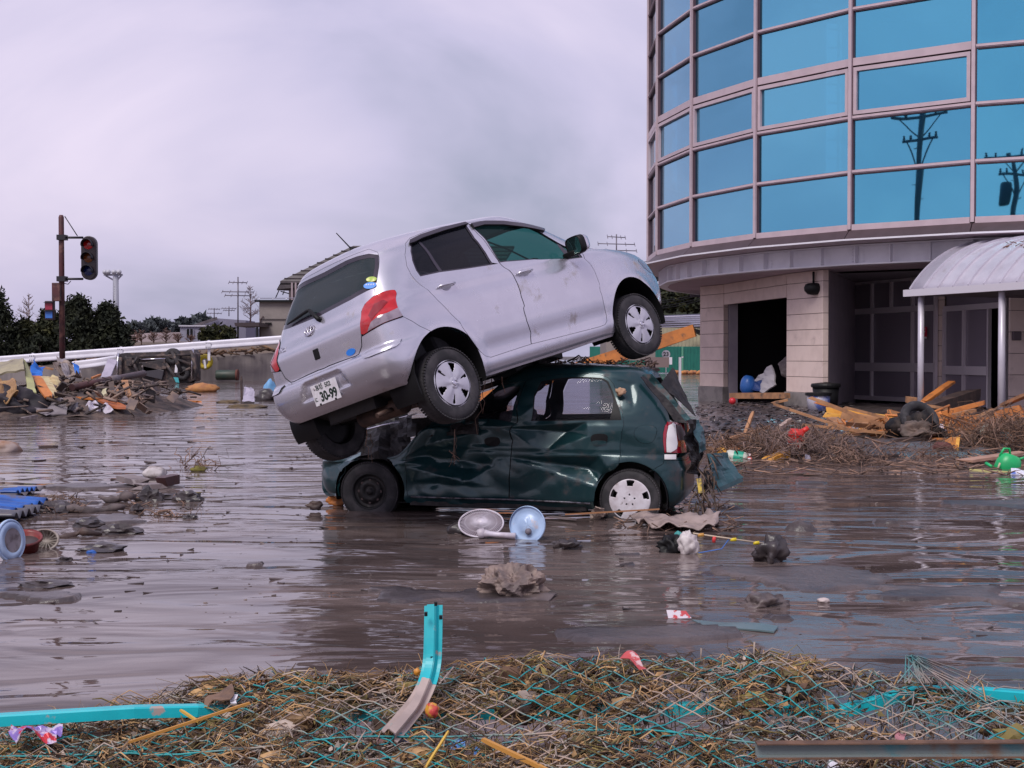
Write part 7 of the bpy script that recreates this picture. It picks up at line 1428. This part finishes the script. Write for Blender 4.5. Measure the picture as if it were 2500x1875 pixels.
# ------------------------------------------------------------------ things in the water around the cars
def mid_water():
    PB = mat('fan_blue', (.42, .56, .78), .3, c2=(.32, .44, .66), s=5, c3=(.5, .48, .55), s3=9, lo3=.55, hi3=.65); FW = mat('fan_white', (.62, .58, .66), .35, c2=(.45, .40, .45), s=6)
    def Zf(x, y, d=None, z=0.): 
        q = (1080+x*.40687, 1200+y*.40687); return at(*q, d) if d else wat(*q, z)
    c = Zf(510, 200, 9.95); t = thing('desk_fan', 'toppled desk fan with white grille and pale blue base standing out of the water', 'fan', Vector((c.x, c.y, 0)))
    A = frame_mat(c, (0, 0, 1), (-.35, -1, .12)).to_3x3(); R_ = .140
    k = MB(); k.lathe([(R_, .012), (R_+.004, .0), (R_, -.014), (R_-.012, -.006), (R_-.03, -.012), (R_*.55, -.016), (R_*.5, -.008), (0, -.006)], 40, c, A); k.build('base_disc', PB, t, thick=.003)
    k = MB(); k.lathe([(.026, .0), (.022, .025), (.012, .032), (0, .032)], 16, c+A @ Vector((-.05, -.01, -.008)), A); k.build('socket', mat('socket_grey', (.16, .14, .17), .5), t)
    k = MB(); a, b = Zf(235, 250, 10.0), Zf(440, 268, 9.95); k.tube([a, a.lerp(b, .15), a.lerp(b, .2), a.lerp(b, .5), b], [.028, .03, .022, .02, .026], 12); k.build('stem', FW, t)
    k = MB(); k.lathe([(0, -.03), (.035, -.03), (.04, 0), (.03, .03), (0, .035)], 16, a, Matrix.Rotation(1.2, 3, 'Y')); k.build('motor', FW, t)
    c = Zf(232, 190, 10.15); A = frame_mat(c, (1, 0, -.33), (-.1, -.62, .75)).to_3x3(); R_ = .175
    k = MB(); k.tube([c+A @ Vector((R_*math.cos(q), R_*.82*math.sin(q), 0)) for q in np.linspace(0, 2*math.pi, 49)], .007, 8, False); k.build('grille_rim', FW, t)
    for ring in (.45, .72): k = MB(); k.tube([c+A @ Vector((R_*ring*math.cos(q), R_*.82*ring*math.sin(q), .03*(1-ring*ring))) for q in np.linspace(0, 2*math.pi, 41)], .002, 5, False); k.build('grille_ring', FW, t)
    w = MB()
    for j in range(54):
        q = 2*math.pi*j/54; w.tube([c+A @ Vector((R_*u*math.cos(q+.35*(1-u)), R_*.82*u*math.sin(q+.35*(1-u)), .035*(1-u*u))) for u in (.18, .5, .8, 1)], .0024, 4, False)
    o = w.build('grille_wires', FW, t); o['kind'] = 'stuff'
    k = MB(); k.lathe([(R_*.2, .03), (R_*.1, .04), (0, .04)], 20, c, A @ Matrix.Diagonal((1, .82, 1)).to_3x3()); k.build('grille_cap', FW, t)
    k = MB(); k.lathe([(R_*.93, -.008), (R_*.5, -.03), (0, -.04)], 30, c, A @ Matrix.Diagonal((1, .82, 1)).to_3x3()); k.build('rear_grille', mat('fan_inside', (.20, .15, .18), .6, c2=(.09, .07, .10), s=8), t)
    lump('mud_lump', 'mud caked round lump beside the fan grille', 'lump', Zf(120, 255)+Vector((0, .05, .02)), (.10, .08, .06), WETMUD, 41, .8, ridged=True)
    # cloth covered lump
    p = wat(1252, 1452); lump('cloth_bundle', 'brown wet cloth draped over a lump in front of the fan', 'cloth', p+Vector((0, .06, .03)), (.155, .14, .115), mat('wet_brown_cloth', (.24, .175, .15), .6, c2=(.12, .09, .085), s=9, bump=.7, bs=22), 42, .62, 5, sc=1.9, ridged=True, smooth=False)
    crumple('mud_skirt', 'thin muddy cloth edge spreading on the water beside the lump', 'cloth', [wat(1265, 1455, .01), wat(1360, 1450, .01), wat(1340, 1466, .008), wat(1270, 1464, .008)], MUDLUMP, (8, 4), .012, 3)
    # beige cloth behind the rear wheel
    crumple('beige_cloth', 'long wrinkled beige cloth lying on the mud behind the white hubcap', 'cloth', [wat(1530, 1258, .05), wat(1760, 1256, .07), wat(1745, 1288, .04), wat(1600, 1288, .03)], mat('beige_wet_cloth', (.36, .28, .26), .7, c2=(.22, .17, .16), s=6, bump=.5, bs=18), (26, 9), .035, 11, .01, sc=6, smooth=True)
    crumple('beige_cloth', 'small ragged cloth peak beside the rear wheel', 'cloth', [wat(1440, 1262, 0), wat(1485, 1262, 0), at(1470, 1240, 11.0), at(1455, 1236, 11.0)], mat('ragged_cloth', (.34, .26, .22), .8), (8, 8), .04, 12, sc=7)
    plank('long thin reed lying across the sunken wheel', at(1380, 1256, 11.0), at(1610, 1243, 10.8), .012, .012, mat('reed_orange', (.32, .15, .07), .7), 'reed', 'stick', seed=9); plank('thin grey lath floating beside the sill', wat(1335, 1261, .02), wat(1408, 1268, .02), .03, .015, GREYWOOD, 'lath', 'stick', seed=10)
    # rubbish bag, float line
    p = wat(1682, 1353); lump('rubbish_bag', 'small white plastic bag tied at the top, standing in the water', 'bag', p+Vector((0, .03, .06)), (.065, .055, .085), mat('bag_white', (.55, .50, .50), .45, c2=(.38, .32, .33), s=8), 43, .5, 4, sc=1.8, ridged=True)
    k = MB(); k.tube([p+Vector((.0, .03, .12)), p+Vector((-.01, .03, .16))], [.03, .012], 8); o = k.build('bag_knot', MATS['bag_white']); o.parent = bpy.data.objects['rubbish_bag']
    lump('black_bag', 'black rag with a teal and orange scrap beside the white bag', 'rag', wat(1642, 1350)+Vector((0, .06, .04)), (.075, .06, .06), BLACK, 44, .9, 4, ridged=True); lump('teal_rag', 'teal scrap between the black rag and the white bag', 'scrap', wat(1657, 1340)+Vector((0, .05, .09)), (.03, .03, .028), mat('teal_rag', (.05, .28, .27), .6), 45, .4); lump('orange_rag', 'orange scrap on the black rag', 'scrap', wat(1648, 1345)+Vector((0, .0, .045)), (.016, .012, .016), mat('orange_rag', (.6, .15, .03), .5), 46, .3)
    a, b = at(1692, 1302, 8.9), at(1880, 1329, 9.0); t = thing('float_rod', 'thin pole strung with small yellow and red floats', 'rod', a); k = MB(); k.tube([a, b], .006, 6); k.build('rod', mat('rod_cream', (.5, .4, .3), .6), t)
    for f_, cl_ in ((.1, (.5, .25, .05)), (.27, (.6, .04, .04)), (.52, (.65, .5, .02)), (.82, (.65, .5, .02))): q = a.lerp(b, f_); k = MB(); k.lathe([(0, -.022), (.012, -.02), (.013, .02), (0, .022)], 10, q-Vector((0, 0, .022 if f_ == .27 else .004)), Matrix.Rotation(1.5 if f_ != .27 else .1, 3, 'Y')); k.build('float', mat('float_%d' % (f_*100), cl_, .45), t)
    k = MB(); q0, q1, q2 = at(1780, 1316, 8.95), at(1762, 1340, 8.9), at(1705, 1350, 8.9); k.tube([q0, q1, q1.lerp(q2, .3), q2], .0035, 5); solo(k.build('blue_string', mat('string_blue', (.05, .16, .5), .6)), 'blue string hanging off the float rod', 'string')
    lump('clod_pile', 'dark pointed clod carrying the far end of the float rod', 'clod', wat(1885, 1375)+Vector((0, .05, .05)), (.085, .07, .10), WETMUD, 47, .9, 4, ridged=True); lump('mud_lump', 'small dark clod with a torn rag between fan and rod', 'lump', wat(1388, 1342)+Vector((0, .03, .02)), (.075, .06, .045), WETMUD, 48, .9, 4, ridged=True); lump('mud_lump', 'rounded grey mud lump on the lower right water', 'lump', wat(1868, 1480)+Vector((0, .03, .0)), (.10, .08, .05), MUDLUMP, 49, .8, 4, ridged=True); lump('cup_lid', 'small cream lid with a dark hole on the lower right water', 'lid', wat(2010, 1470)+Vector((0, 0, .01)), (.035, .03, .016), mat('cream_lid', (.5, .42, .4), .5), 50, .2)
    crumple('carton', 'red and white carton half sunk on the lower water', 'carton', [wat(1625, 1492, .03), wat(1675, 1494, .03), wat(1690, 1512, .0), wat(1630, 1510, .0)], mat('carton_red_white2', (.55, .5, .55), .5, c2=(.45, .05, .06), s=16, lo=.5, hi=.53), (6, 5), .015, 6)
    crumple('clear_sheet', 'dull teal plastic sheet just breaking the surface', 'sheet', [wat(1690, 1512, .006), wat(1900, 1532, .006), wat(1890, 1545, .004), wat(1720, 1528, .004)], mat('teal_sheet', (.11, .16, .17), .3), (10, 5), .006, 7)
    # mud and twigs on the roof of the green car and hanging under the silver one
    k = MB(); rr = random.Random(31)
    for i in range(170):
        p = at(1240+.27125*rr.uniform(420, 1300), 850+.27125*rr.uniform(120, 225), rr.uniform(11.7, 12.6)); q = p+Vector((rr.uniform(-.15, .15), rr.uniform(-.15, .15), rr.uniform(-.02, .05))); twig(k, p, q, rr.uniform(.003, .010), rr, 4, .4)
    o = k.build('roof_straw', TWIG); tag(o, 'straw and twigs caught between the two cars', 'straw', kind='stuff')
    lump('roof_mud', 'layer of mud and silt on the roof of the green car', 'mud', at(1480, 902, 12.3), (.42, .5, .05), mat('silt', (.17, .12, .10), .8, c2=(.09, .07, .065), s=7, bump=.8, bs=18), 51, .45); lump('rag_on_roof', 'brown crumpled rag at the green roof edge', 'rag', at(1362, 900, 11.8), (.05, .05, .045), mat('rag_brown', (.26, .18, .15), .8), 52, .5)
    lump('dead_leaf', 'pale dead leaf cluster stuck on the green rear pillar', 'leaf', at(1516, 956, 11.25), (.045, .02, .035), mat('dead_leaf', (.45, .28, .18), .8), 53, .6)
    k = MB(); rr = random.Random(32)
    for x, y0, y1 in ((1172, 935, 1060), (1185, 930, 1010), (1160, 940, 985), (1200, 925, 968), (1225, 920, 960), (1110, 1050, 1110), (905, 1060, 1130), (895, 1050, 1120)):
        twig(k, at(x, y0, 11.0), at(x+rr.uniform(-8, 8), y1, 11.05), .004, rr, 6, .12)
    o = k.build('hanging_roots', TWIG); tag(o, 'thin roots hanging down between the stacked cars', 'roots', kind='stuff')
    k = MB(); c = at(1108, 1110, 11.0); rr = random.Random(4)
    for i in range(10): twig(k, c, c+Vector((rr.uniform(-.08, .08), 0, rr.uniform(-.12, .04))), .003, rr, 3, .2)
    k.tube([c, at(1110, 1048, 11.0)], .0035, 5); o = k.build('root_tuft', TWIG); tag(o, 'star shaped root tuft hanging on the dented green door', 'roots', kind='stuff')
    for i, (lab, x, y, s_) in enumerate((('orange leaf like wood chip beside the bare front wheel', 822, 1218, .05), ('brown curled bark strip left of the green front bumper', 765, 1232, .04))): lump('bark_chip', lab, 'bark', wat(x, y+18)+Vector((0, .05, .05)), (s_*1.5, s_*.3, s_*.8), ORANGEWOOD if i == 0 else DARKWOOD, 54+i, 1.0, ridged=True)
    k = MB(); rr = random.Random(41)
    for i in range(120):
        x, y = rr.uniform(1520, 1800), rr.uniform(1225, 1300); p = wat(x, y); k.tube([p, p+Vector((rr.uniform(-.15, .15), rr.uniform(-.1, .1), rr.uniform(0, .07)))], rr.uniform(.002, .006), 4)
    o = k.build('straw_scatter', TWIG); tag(o, 'straw scattered around the sunken rear of the green car', 'straw', kind='stuff')
mid_water()
# ------------------------------------------------------------------ collapsed chain link fence in the foreground
RIDGE = [(-200, 1790), (0, 1775), (250, 1752), (430, 1712), (600, 1662), (800, 1648), (1000, 1645), (1200, 1632), (1400, 1618), (1600, 1612), (1800, 1606), (1950, 1618), (2100, 1645), (2250, 1660), (2500, 1700), (2800, 1730)]
def fence():
    rx, ry = zip(*RIDGE)
    def sheet(x, v):                       # x: photograph column at the fence, v: 0 ridge .. 1 near edge
        r = float(np.interp(x, rx, ry)); y = r+(1930-r)*v; d = 3.72-.72*v
        p = at(x, y, d); p.z += .028*noise.noise(Vector((p.x*2.2, p.y*2.2, 1)))+.012*noise.noise(Vector((p.x*6, p.y*6, 4))); return p
    base = at(1250, 1760, 3.4); fn = thing('chain_link_fence', 'collapsed turquoise chain link fence clogged with straw along the bank', 'fence', Vector((base.x, base.y, 0)))
    TQ = mat('turquoise_paint', (.012, .46, .52), .35, c2=(.010, .38, .44), s=5, c3=(.38, .30, .27), s3=13, lo3=.61, hi3=.66, r2=.8)
    TQM = mat('turquoise_wire', (.016, .30, .31), .5, c2=(.02, .20, .215), s=14, c3=(.40, .30, .24), s3=3.2, lo3=.46, hi3=.58, r2=.85)
    # top rail
    pts = [at(x, y, d) for x, y, d in ((-160, 1763, 3.45), (100, 1747, 3.45), (330, 1733, 3.46), (480, 1730, 3.5))]+[sheet(x, v)-Vector((0, 0, .055)) for x, v in ((640, .14), (1000, .17), (1390, .20), (1750, .22), (2050, .16))]+[at(x, y, 3.66) for x, y in ((2230, 1684), (2380, 1686), (2520, 1698), (2750, 1722))]
    k = MB(); k.sweep([(-.010, -.019), (-.016, -.016), (-.016, .007), (-.012, .011), (.013, .011), (.017, .007), (.017, -.019)], pts, (0, 0, 1), True, False); k.build('top_rail', TQ, fn)
    for x, y in ((64, 1762), (230, 1752)): k = MB(); k.box(at(x, y, 3.47), (.012, .012, .018)); k.build('rail_slot', BLACK, fn)
    # woven wires
    w = MB(); X0, X1 = -160, 2700; nv = 22
    for fam in (1, -1):
        for c in np.arange(-30, 58):
            pts = []; seg = []
            for i in range(nv+1):
                v = i/nv; x = X0+(X1-X0)*(c/34.)+fam*560*v*1.0 if False else c*78.+fam*620*v-300
                if x < X0 or x > X1:
                    if len(seg) > 1: w.tube(seg, .0022, 4, False)
                    seg = []; continue
                p = sheet(x, v); p.z += .014+.004*fam*math.sin(i*2.8); seg.append(p+Vector((.003*noise.noise(p*20), 0, .004*noise.noise(p*16))))
            if len(seg) > 1: w.tube(seg, .0022, 4, False)
    for v in (.62,):
        w.tube([sheet(x, v+.03*math.sin(x*.004))+Vector((0, 0, .016)) for x in range(X0, X1, 60)], .0028, 5, False)
    # mesh tail folding over the ridge into the water
    for c in range(0, 36):
        x = -160+c*80; p = sheet(x, 0); w.tube([p, p+Vector((.02*(-1)**c, .05, .01)), p+Vector((.05*(-1)**c, .16, -.08)), p+Vector((.02*(-1)**c, .26, -.25))], .0017, 4, False)
    o = w.build('chain_link_mesh', TQM, fn); o['kind'] = 'stuff'
    # crumpled wires at the right
    w = MB(); rr = random.Random(17)
    for i in range(70):
        x = rr.uniform(2150, 2520); a = sheet(x, rr.uniform(.0, .45)); q = a+Vector((rr.uniform(-.12, .12), rr.uniform(-.06, .02), rr.uniform(-.08, .05))); m2 = (a+q)/2+Vector((rr.uniform(-.06, .06), 0, rr.uniform(0, .05))); w.tube([a, a.lerp(m2, .5)+Vector((0, 0, .015)), m2, q], .0019, 5, False)
    for i in range(16):
        a = at(rr.uniform(2190, 2280), 1668, 3.6); pk = at(rr.uniform(2210, 2250), rr.uniform(1598, 1625), 3.62); q = sheet(rr.uniform(2280, 2500), rr.uniform(0, .3)); w.tube([a, a.lerp(pk, .6), pk, pk.lerp(q, .5)+Vector((0, 0, .01)), q], .0019, 5, False)
    o = w.build('buckled_wires', mat('muddy_wire', (.30, .24, .22), .6, c2=(.05, .25, .27), s=9), fn); o['kind'] = 'stuff'
    # bent post with hat section
    path = [(1058, 1478, 3.55), (1057, 1560, 3.52), (1054, 1620, 3.50), (1042, 1668, 3.46), (1018, 1716, 3.40), (985, 1758, 3.34), (950, 1798, 3.28)]
    pts = [at(*p) for p in path]; hat = [(-.026, .0), (-.014, .0), (-.010, -.022), (.010, -.022), (.014, .0), (.026, .0), (.026, .003), (.016, .003), (.012, -.019), (-.012, -.019), (-.016, .003), (-.026, .003)]
    def dense(pp, n=5):
        o_ = []
        for i in range(len(pp)-1):
            for j in range(n):
                t = j/n; a_, b_, c_, d_ = pp[max(i-1, 0)], pp[i], pp[i+1], pp[min(i+2, len(pp)-1)]
                o_.append(.5*((2*b_)+(c_-a_)*t+(2*a_-5*b_+4*c_-d_)*t*t+(3*b_-a_-3*c_+d_)*t**3))
        return o_+[pp[-1]]
    dp = dense(pts); cut = 15; bp_ = thing('bent_fence_post', 'turquoise fence post bent over, its lower half caked with mud', 'post', Vector((pts[-1].x, pts[-1].y, pts[-1].z-.05)))
    upv = Vector((.25, 1, .0))
    k = MB(); k.sweep(hat, dp[:cut+1], upv, True); k.build('painted_length', TQ, bp_); k = MB(); k.sweep(hat, dp[cut:], upv, True); k.build('muddy_length', mat('mud_on_post', (.44, .35, .32), .7, c2=(.34, .27, .25), s=9, c3=(.03, .36, .4), s3=7, lo3=.60, hi3=.66), bp_)
    for x, y in ((1040, 1499), (1076, 1507), (1064, 1474), (1055, 1606)): k = MB(); k.box(at(x, y, 3.49), (.008, .012, .010)); k.build('bolt_hole', BLACK, bp_)
    # steel channel lying in front
    a, b = at(1846, 1830, 3.05), at(2640, 1826, 3.05); ch = thing('steel_channel', 'rust edged grey green steel channel lying across the fence', 'channel', a)
    CM = mat('channel_paint', (.17, .20, .20), .55, c2=(.06, .20, .23), s=7, lo=.55, hi=.7, c3=(.20, .12, .08), s3=6, lo3=.56, hi3=.66, r2=.85)
    k = MB(); k.sweep([(-.015, .015), (.010, .015), (.010, .0125), (-.003, .012), (-.003, -.012), (.010, -.0125), (.010, -.016), (-.015, -.016)], [a, b], (0, 0, 1), True); k.build('section', CM, ch)
    RU = mat('rust_edge', (.17, .09, .055), .85, c2=(.09, .05, .035), s=12)
    for z in (.0165, -.0175): k = MB(); k.bar(a+Vector((0, -.003, z)), b+Vector((0, -.003, z)), .028, .003); k.build('flange', RU, ch)
    # straw, weed and leaves caught on the mesh
    rr = random.Random(5); r = np.random.default_rng(5)
    def dens(x, v):
        n = noise.noise(Vector((x*.0045, v*3.2, 2)))*.5+noise.noise(Vector((x*.014, v*7, 7)))*.35
        b = .55+n
        if x > 850: b -= .42*math.exp(-((v-.48)/.2)**2)
        if x > 2000: b -= .15
        return b+.22*math.exp(-(v/.12)**2)
    mats_ = [mat('straw_tan', (.42, .26, .12), .85, c2=(.21, .12, .055), s=9, isl=.6), mat('straw_dark', (.10, .055, .032), .85, c2=(.03, .02, .017), s=9, isl=.6), mat('weed_olive', (.21, .16, .05), .85, c2=(.09, .072, .035), s=6, isl=.5), mat('straw_grey', (.38, .31, .26), .85, c2=(.22, .175, .15), s=7, isl=.4)]
    K = [MB() for _ in mats_]; clumps = []
    while len(clumps) < 760:
        x, v = rr.uniform(-100, 2600), rr.random()
        if rr.random() < dens(x, v): clumps.append((x, v))
    for x, v in clumps:
        kk = K[rr.choices(range(4), (4, 3.2, 1.6, 2.2))[0]]; ax = rr.uniform(0, math.pi); n = rr.randint(8, 20); base_l = rr.uniform(.03, .11)
        for _ in range(n):
            p = sheet(x+rr.gauss(0, 22), min(1, max(-.0, v+rr.gauss(0, .05)))); l = base_l*rr.uniform(.5, 1.5); aa = ax+rr.gauss(0, .8); d = Vector((math.cos(aa), math.sin(aa)*.6, rr.uniform(-.5, .35))).normalized()*l
            m2 = p+d*.5+Vector((rr.uniform(-.01, .01), rr.uniform(-.01, .01), rr.uniform(-.012, .02))); q = p+d-Vector((0, 0, l*rr.uniform(0, .4))); rad = rr.choice((.0009, .0012, .0016, .0026)); z0 = rr.uniform(-.02, .022); o3 = Vector((0, 0, z0)); kk.tube([p+o3, m2+o3, q+o3], [rad, rad, rad*.5], 3, False)
    # matted wet clumps
    for _ in range(330):
        x, v = rr.uniform(-100, 2600), rr.random()
        if rr.random() > dens(x, v)*1.1: continue
        c = sheet(x, v)+Vector((0, 0, rr.uniform(-.035, -.006))); s_ = rr.uniform(.012, .036); bm = bmesh.new(); bmesh.ops.create_icosphere(bm, subdivisions=2, radius=1); sd = rr.random()*50
        vs = [c+Vector((q.co.x*s_*1.5, q.co.y*s_, q.co.z*s_*.8))*(1+.9*noise.noise(q.co*2.2+Vector((sd, 0, 0)))+.5*noise.noise(q.co*6+Vector((0, sd, 0)))) for q in bm.verts]
        K[rr.choices(range(4), (3, 4, 2, 1.6))[0]].add(vs, [tuple(i.index for i in f.verts) for f in bm.faces], False); bm.free()
    # matted leaf flakes
    for _ in range(15000):
        x, v = rr.uniform(-100, 2600), rr.random()
        if rr.random() > dens(x, v)*1.15: continue
        p = sheet(x, v)+Vector((0, 0, rr.uniform(-.035, .014))); s_ = .004+.017*rr.random()**1.6; a1 = Vector((rr.gauss(0, 1), rr.gauss(0, 1), rr.gauss(0, .7))).normalized(); a2 = a1.cross(Vector((rr.gauss(0, 1), rr.gauss(0, 1), rr.gauss(0, 1)))).normalized()
        kk = K[rr.choices(range(4), (3, 4.5, 1.4, 2))[0]]; kk.add([p-a1*s_, p+a2*s_*.5, p+a1*s_+Vector((0, 0, .003)), p-a2*s_*.5], [(0, 1, 2, 3)])
    # long loose stems sticking up along the ridge and drooping from the wires
    for _ in range(170):
        x = rr.uniform(-100, 2600); p = sheet(x, rr.uniform(0, .15)); q = p+Vector((rr.uniform(-.07, .07), rr.uniform(-.02, .05), rr.uniform(.0, .05))); K[rr.randint(0, 3)].tube([p, p.lerp(q, .5)+Vector((0, 0, .008)), q], [.0016, .0013, .0006], 3, False)
    for _ in range(420):
        x = rr.uniform(800, 2600); v = rr.uniform(.25, .75); p = sheet(x, v); q = p+Vector((rr.uniform(-.012, .012), rr.uniform(-.02, .02), -rr.uniform(.03, .10))); K[rr.choice((1, 1, 3))].tube([p, p.lerp(q, .5)+Vector((rr.uniform(-.008, .008), 0, 0)), q], [.0018, .0016, .0008], 3, False)
    for kk, m_, nm, lb in zip(K, mats_, ('tan_straw', 'dark_straw', 'olive_weed', 'grey_straw'), ('tan straw matted over the fallen chain link mesh', 'dark rotting straw and leaves under the chain link mesh', 'olive weed strands caught in the chain link mesh', 'grey dried straw strands on the chain link mesh')):
        o = kk.build(nm, m_); tag(o, lb, 'straw', kind='stuff')
    # mud below the mesh
    k = MB(); G_ = []
    for i in range(70):
        rw = []
        for j in range(14):
            x = -3.2+i*.093; y = 2.35+j*.12; rw.append(Vector((x, y, .20*sstep((3.9-y)/.7)+.05*noise.noise(Vector((x*3, y*3, 2)))+.025*noise.noise(Vector((x*9, y*9, 5)))-.02)))
        G_.append(rw)
    k.grid(G_); o = k.build('mud_bank', mat('bank_mud', (.09, .068, .066), .4, c2=(.05, .038, .037), s=5, bump=.5, bs=30)); tag(o, kind='structure')
    # loose things on the fence
    def S(x, v, dz=.012): return sheet(x, v)+Vector((0, 0, dz))
    plank('long bright orange cane lying across the left of the fence', at(315, 1812, 3.3), at(610, 1716, 3.45), .007, .007, mat('orange_cane', (.50, .24, .05), .55), 'cane', 'cane', seed=3); plank('short yellow cane pointing down to the orange cane', at(440, 1733, 3.42), at(484, 1762, 3.38), .007, .006, mat('yellow_cane2', (.58, .36, .06), .55), 'cane', 'cane', seed=4); plank('thick yellow orange cane at the near edge of the fence', at(1180, 1806, 3.16), at(1345, 1885, 3.05), .011, .010, MATS['orange_cane'], 'cane', 'cane', seed=5); plank('thin yellow stem standing beside the mud post', at(1035, 1880, 3.1), at(1095, 1785, 3.2), .006, .005, MATS['yellow_cane2'], 'cane', 'cane', seed=6); plank('dark thorny twig sticking out past the straw edge', at(455, 1684, 3.75), at(560, 1664, 3.7), .006, .005, DARKWOOD, 'twig', 'twig', seed=7); plank('brown reed sticking out left of the straw ridge', at(600, 1668, 3.72), at(660, 1660, 3.7), .007, .006, ORANGEWOOD, 'twig', 'twig', seed=8)
    crumple('cardboard_scrap', 'folded brown cardboard scrap standing on the straw ridge', 'cardboard', [at(486, 1726, 3.5), at(534, 1674, 3.62), at(566, 1672, 3.62), at(566, 1712, 3.5)], mat('cardboard', (.20, .12, .08), .85, c2=(.07, .045, .04), s=8), (7, 7), .02, 3, .003, sc=9)
    crumple('foil_wrapper', 'purple and red shiny wrapper caught under the left rail', 'wrapper', [at(28, 1780, 3.38), at(150, 1772, 3.38), at(140, 1812, 3.3), at(35, 1815, 3.3)], mat('purple_foil', (.24, .16, .48), .3, .2, c2=(.6, .5, .62), s=24, lo=.48, hi=.56, c3=(.55, .03, .05), s3=18, lo3=.56, hi3=.6), (14, 10), .02, 5, .002, sc=14)
    crumple('white_wrapper', 'small white torn wrapper beside the cardboard scrap', 'wrapper', [at(562, 1690, 3.55), at(578, 1692, 3.55), at(578, 1714, 3.5), at(566, 1712, 3.5)], WHITE, (5, 5), .008, 6, .002, sc=14)
    crumple('red_wrapper', 'crumpled red wrapper on top of the straw ridge', 'wrapper', [at(1515, 1606, 3.68), at(1545, 1598, 3.7), at(1580, 1632, 3.62), at(1560, 1636, 3.6)], mat('red_foil', (.50, .07, .07), .4, c2=(.6, .4, .4), s=26, lo=.55, hi=.6), (8, 5), .01, 7, .002, sc=12)
    lump('fruit_scrap', 'red and yellow fruit shaped scrap beside the bent post', 'scrap', at(1055, 1734, 3.38), (.018, .012, .021), mat('red_yellow', (.55, .06, .06), .4, c2=(.6, .3, .04), s=30, lo=.45, hi=.55), 60, .3); lump('orange_peel', 'small orange peel left of the bent post', 'peel', at(1018, 1640, 3.6), (.009, .008, .010), mat('cap_orange', (.6, .25, .03), .4), 61, .2)
    for i, (lab, x, y, sx, sy, m_) in enumerate((('bright blue plastic film under the mesh by the mud post', 1118, 1822, 36, 30, BLUEF := mat('blue_film', (.05, .20, .55), .4, c2=(.12, .3, .6), s=14)), ('second blue film scrap further right under the mesh', 1172, 1838, 30, 22, BLUEF), ('dull blue film patch left of the mud post', 985, 1795, 46, 30, mat('dull_blue_film', (.12, .14, .26), .4)), ('white film scrap under the right mesh', 1420, 1800, 40, 26, mat('white_film', (.42, .38, .42), .5)), ('pink torn film above the steel channel', 2200, 1793, 26, 26, mat('pink_film', (.42, .18, .2), .5)), ('pale shell like scrap under the mesh', 1300, 1705, 18, 16, mat('shell_pale', (.55, .42, .4), .5)), ('grey film at the lower edge of the fence', 1590, 1862, 44, 30, mat('grey_film', (.34, .30, .33), .5)), ('orange brown dead leaf at the near edge', 895, 1868, 60, 16, mat('leaf_orange', (.35, .14, .05), .6)), ('white scrap in the straw below the channel', 2035, 1866, 24, 12, WHITE), ('white paper flake in the straw left of the post', 745, 1830, 20, 16, mat('paper_cream', (.55, .48, .4), .6)))):
        d = 3.72-.72*((y-1640)/290)+.02; crumple('film_scrap', lab, 'scrap', [at(x-sx/2, y-sy/2, d), at(x+sx/2, y-sy/2, d), at(x+sx/2, y+sy/2, d-.05), at(x-sx/2, y+sy/2, d-.05)], m_, (6, 6), .008, 20+i, .0015, sc=16)
    for i, (x, v) in enumerate(((1710, .02), (1840, .0))): k = MB(); p = sheet(x, v); k.tube([p, p+Vector((.004, .01, .045))], [.002, .003], 5); solo(k.build('dry_stem', mats_[3]), ('dry stem standing alone on the ridge', 'short grey peg standing on the ridge')[i], 'stem')
fence()
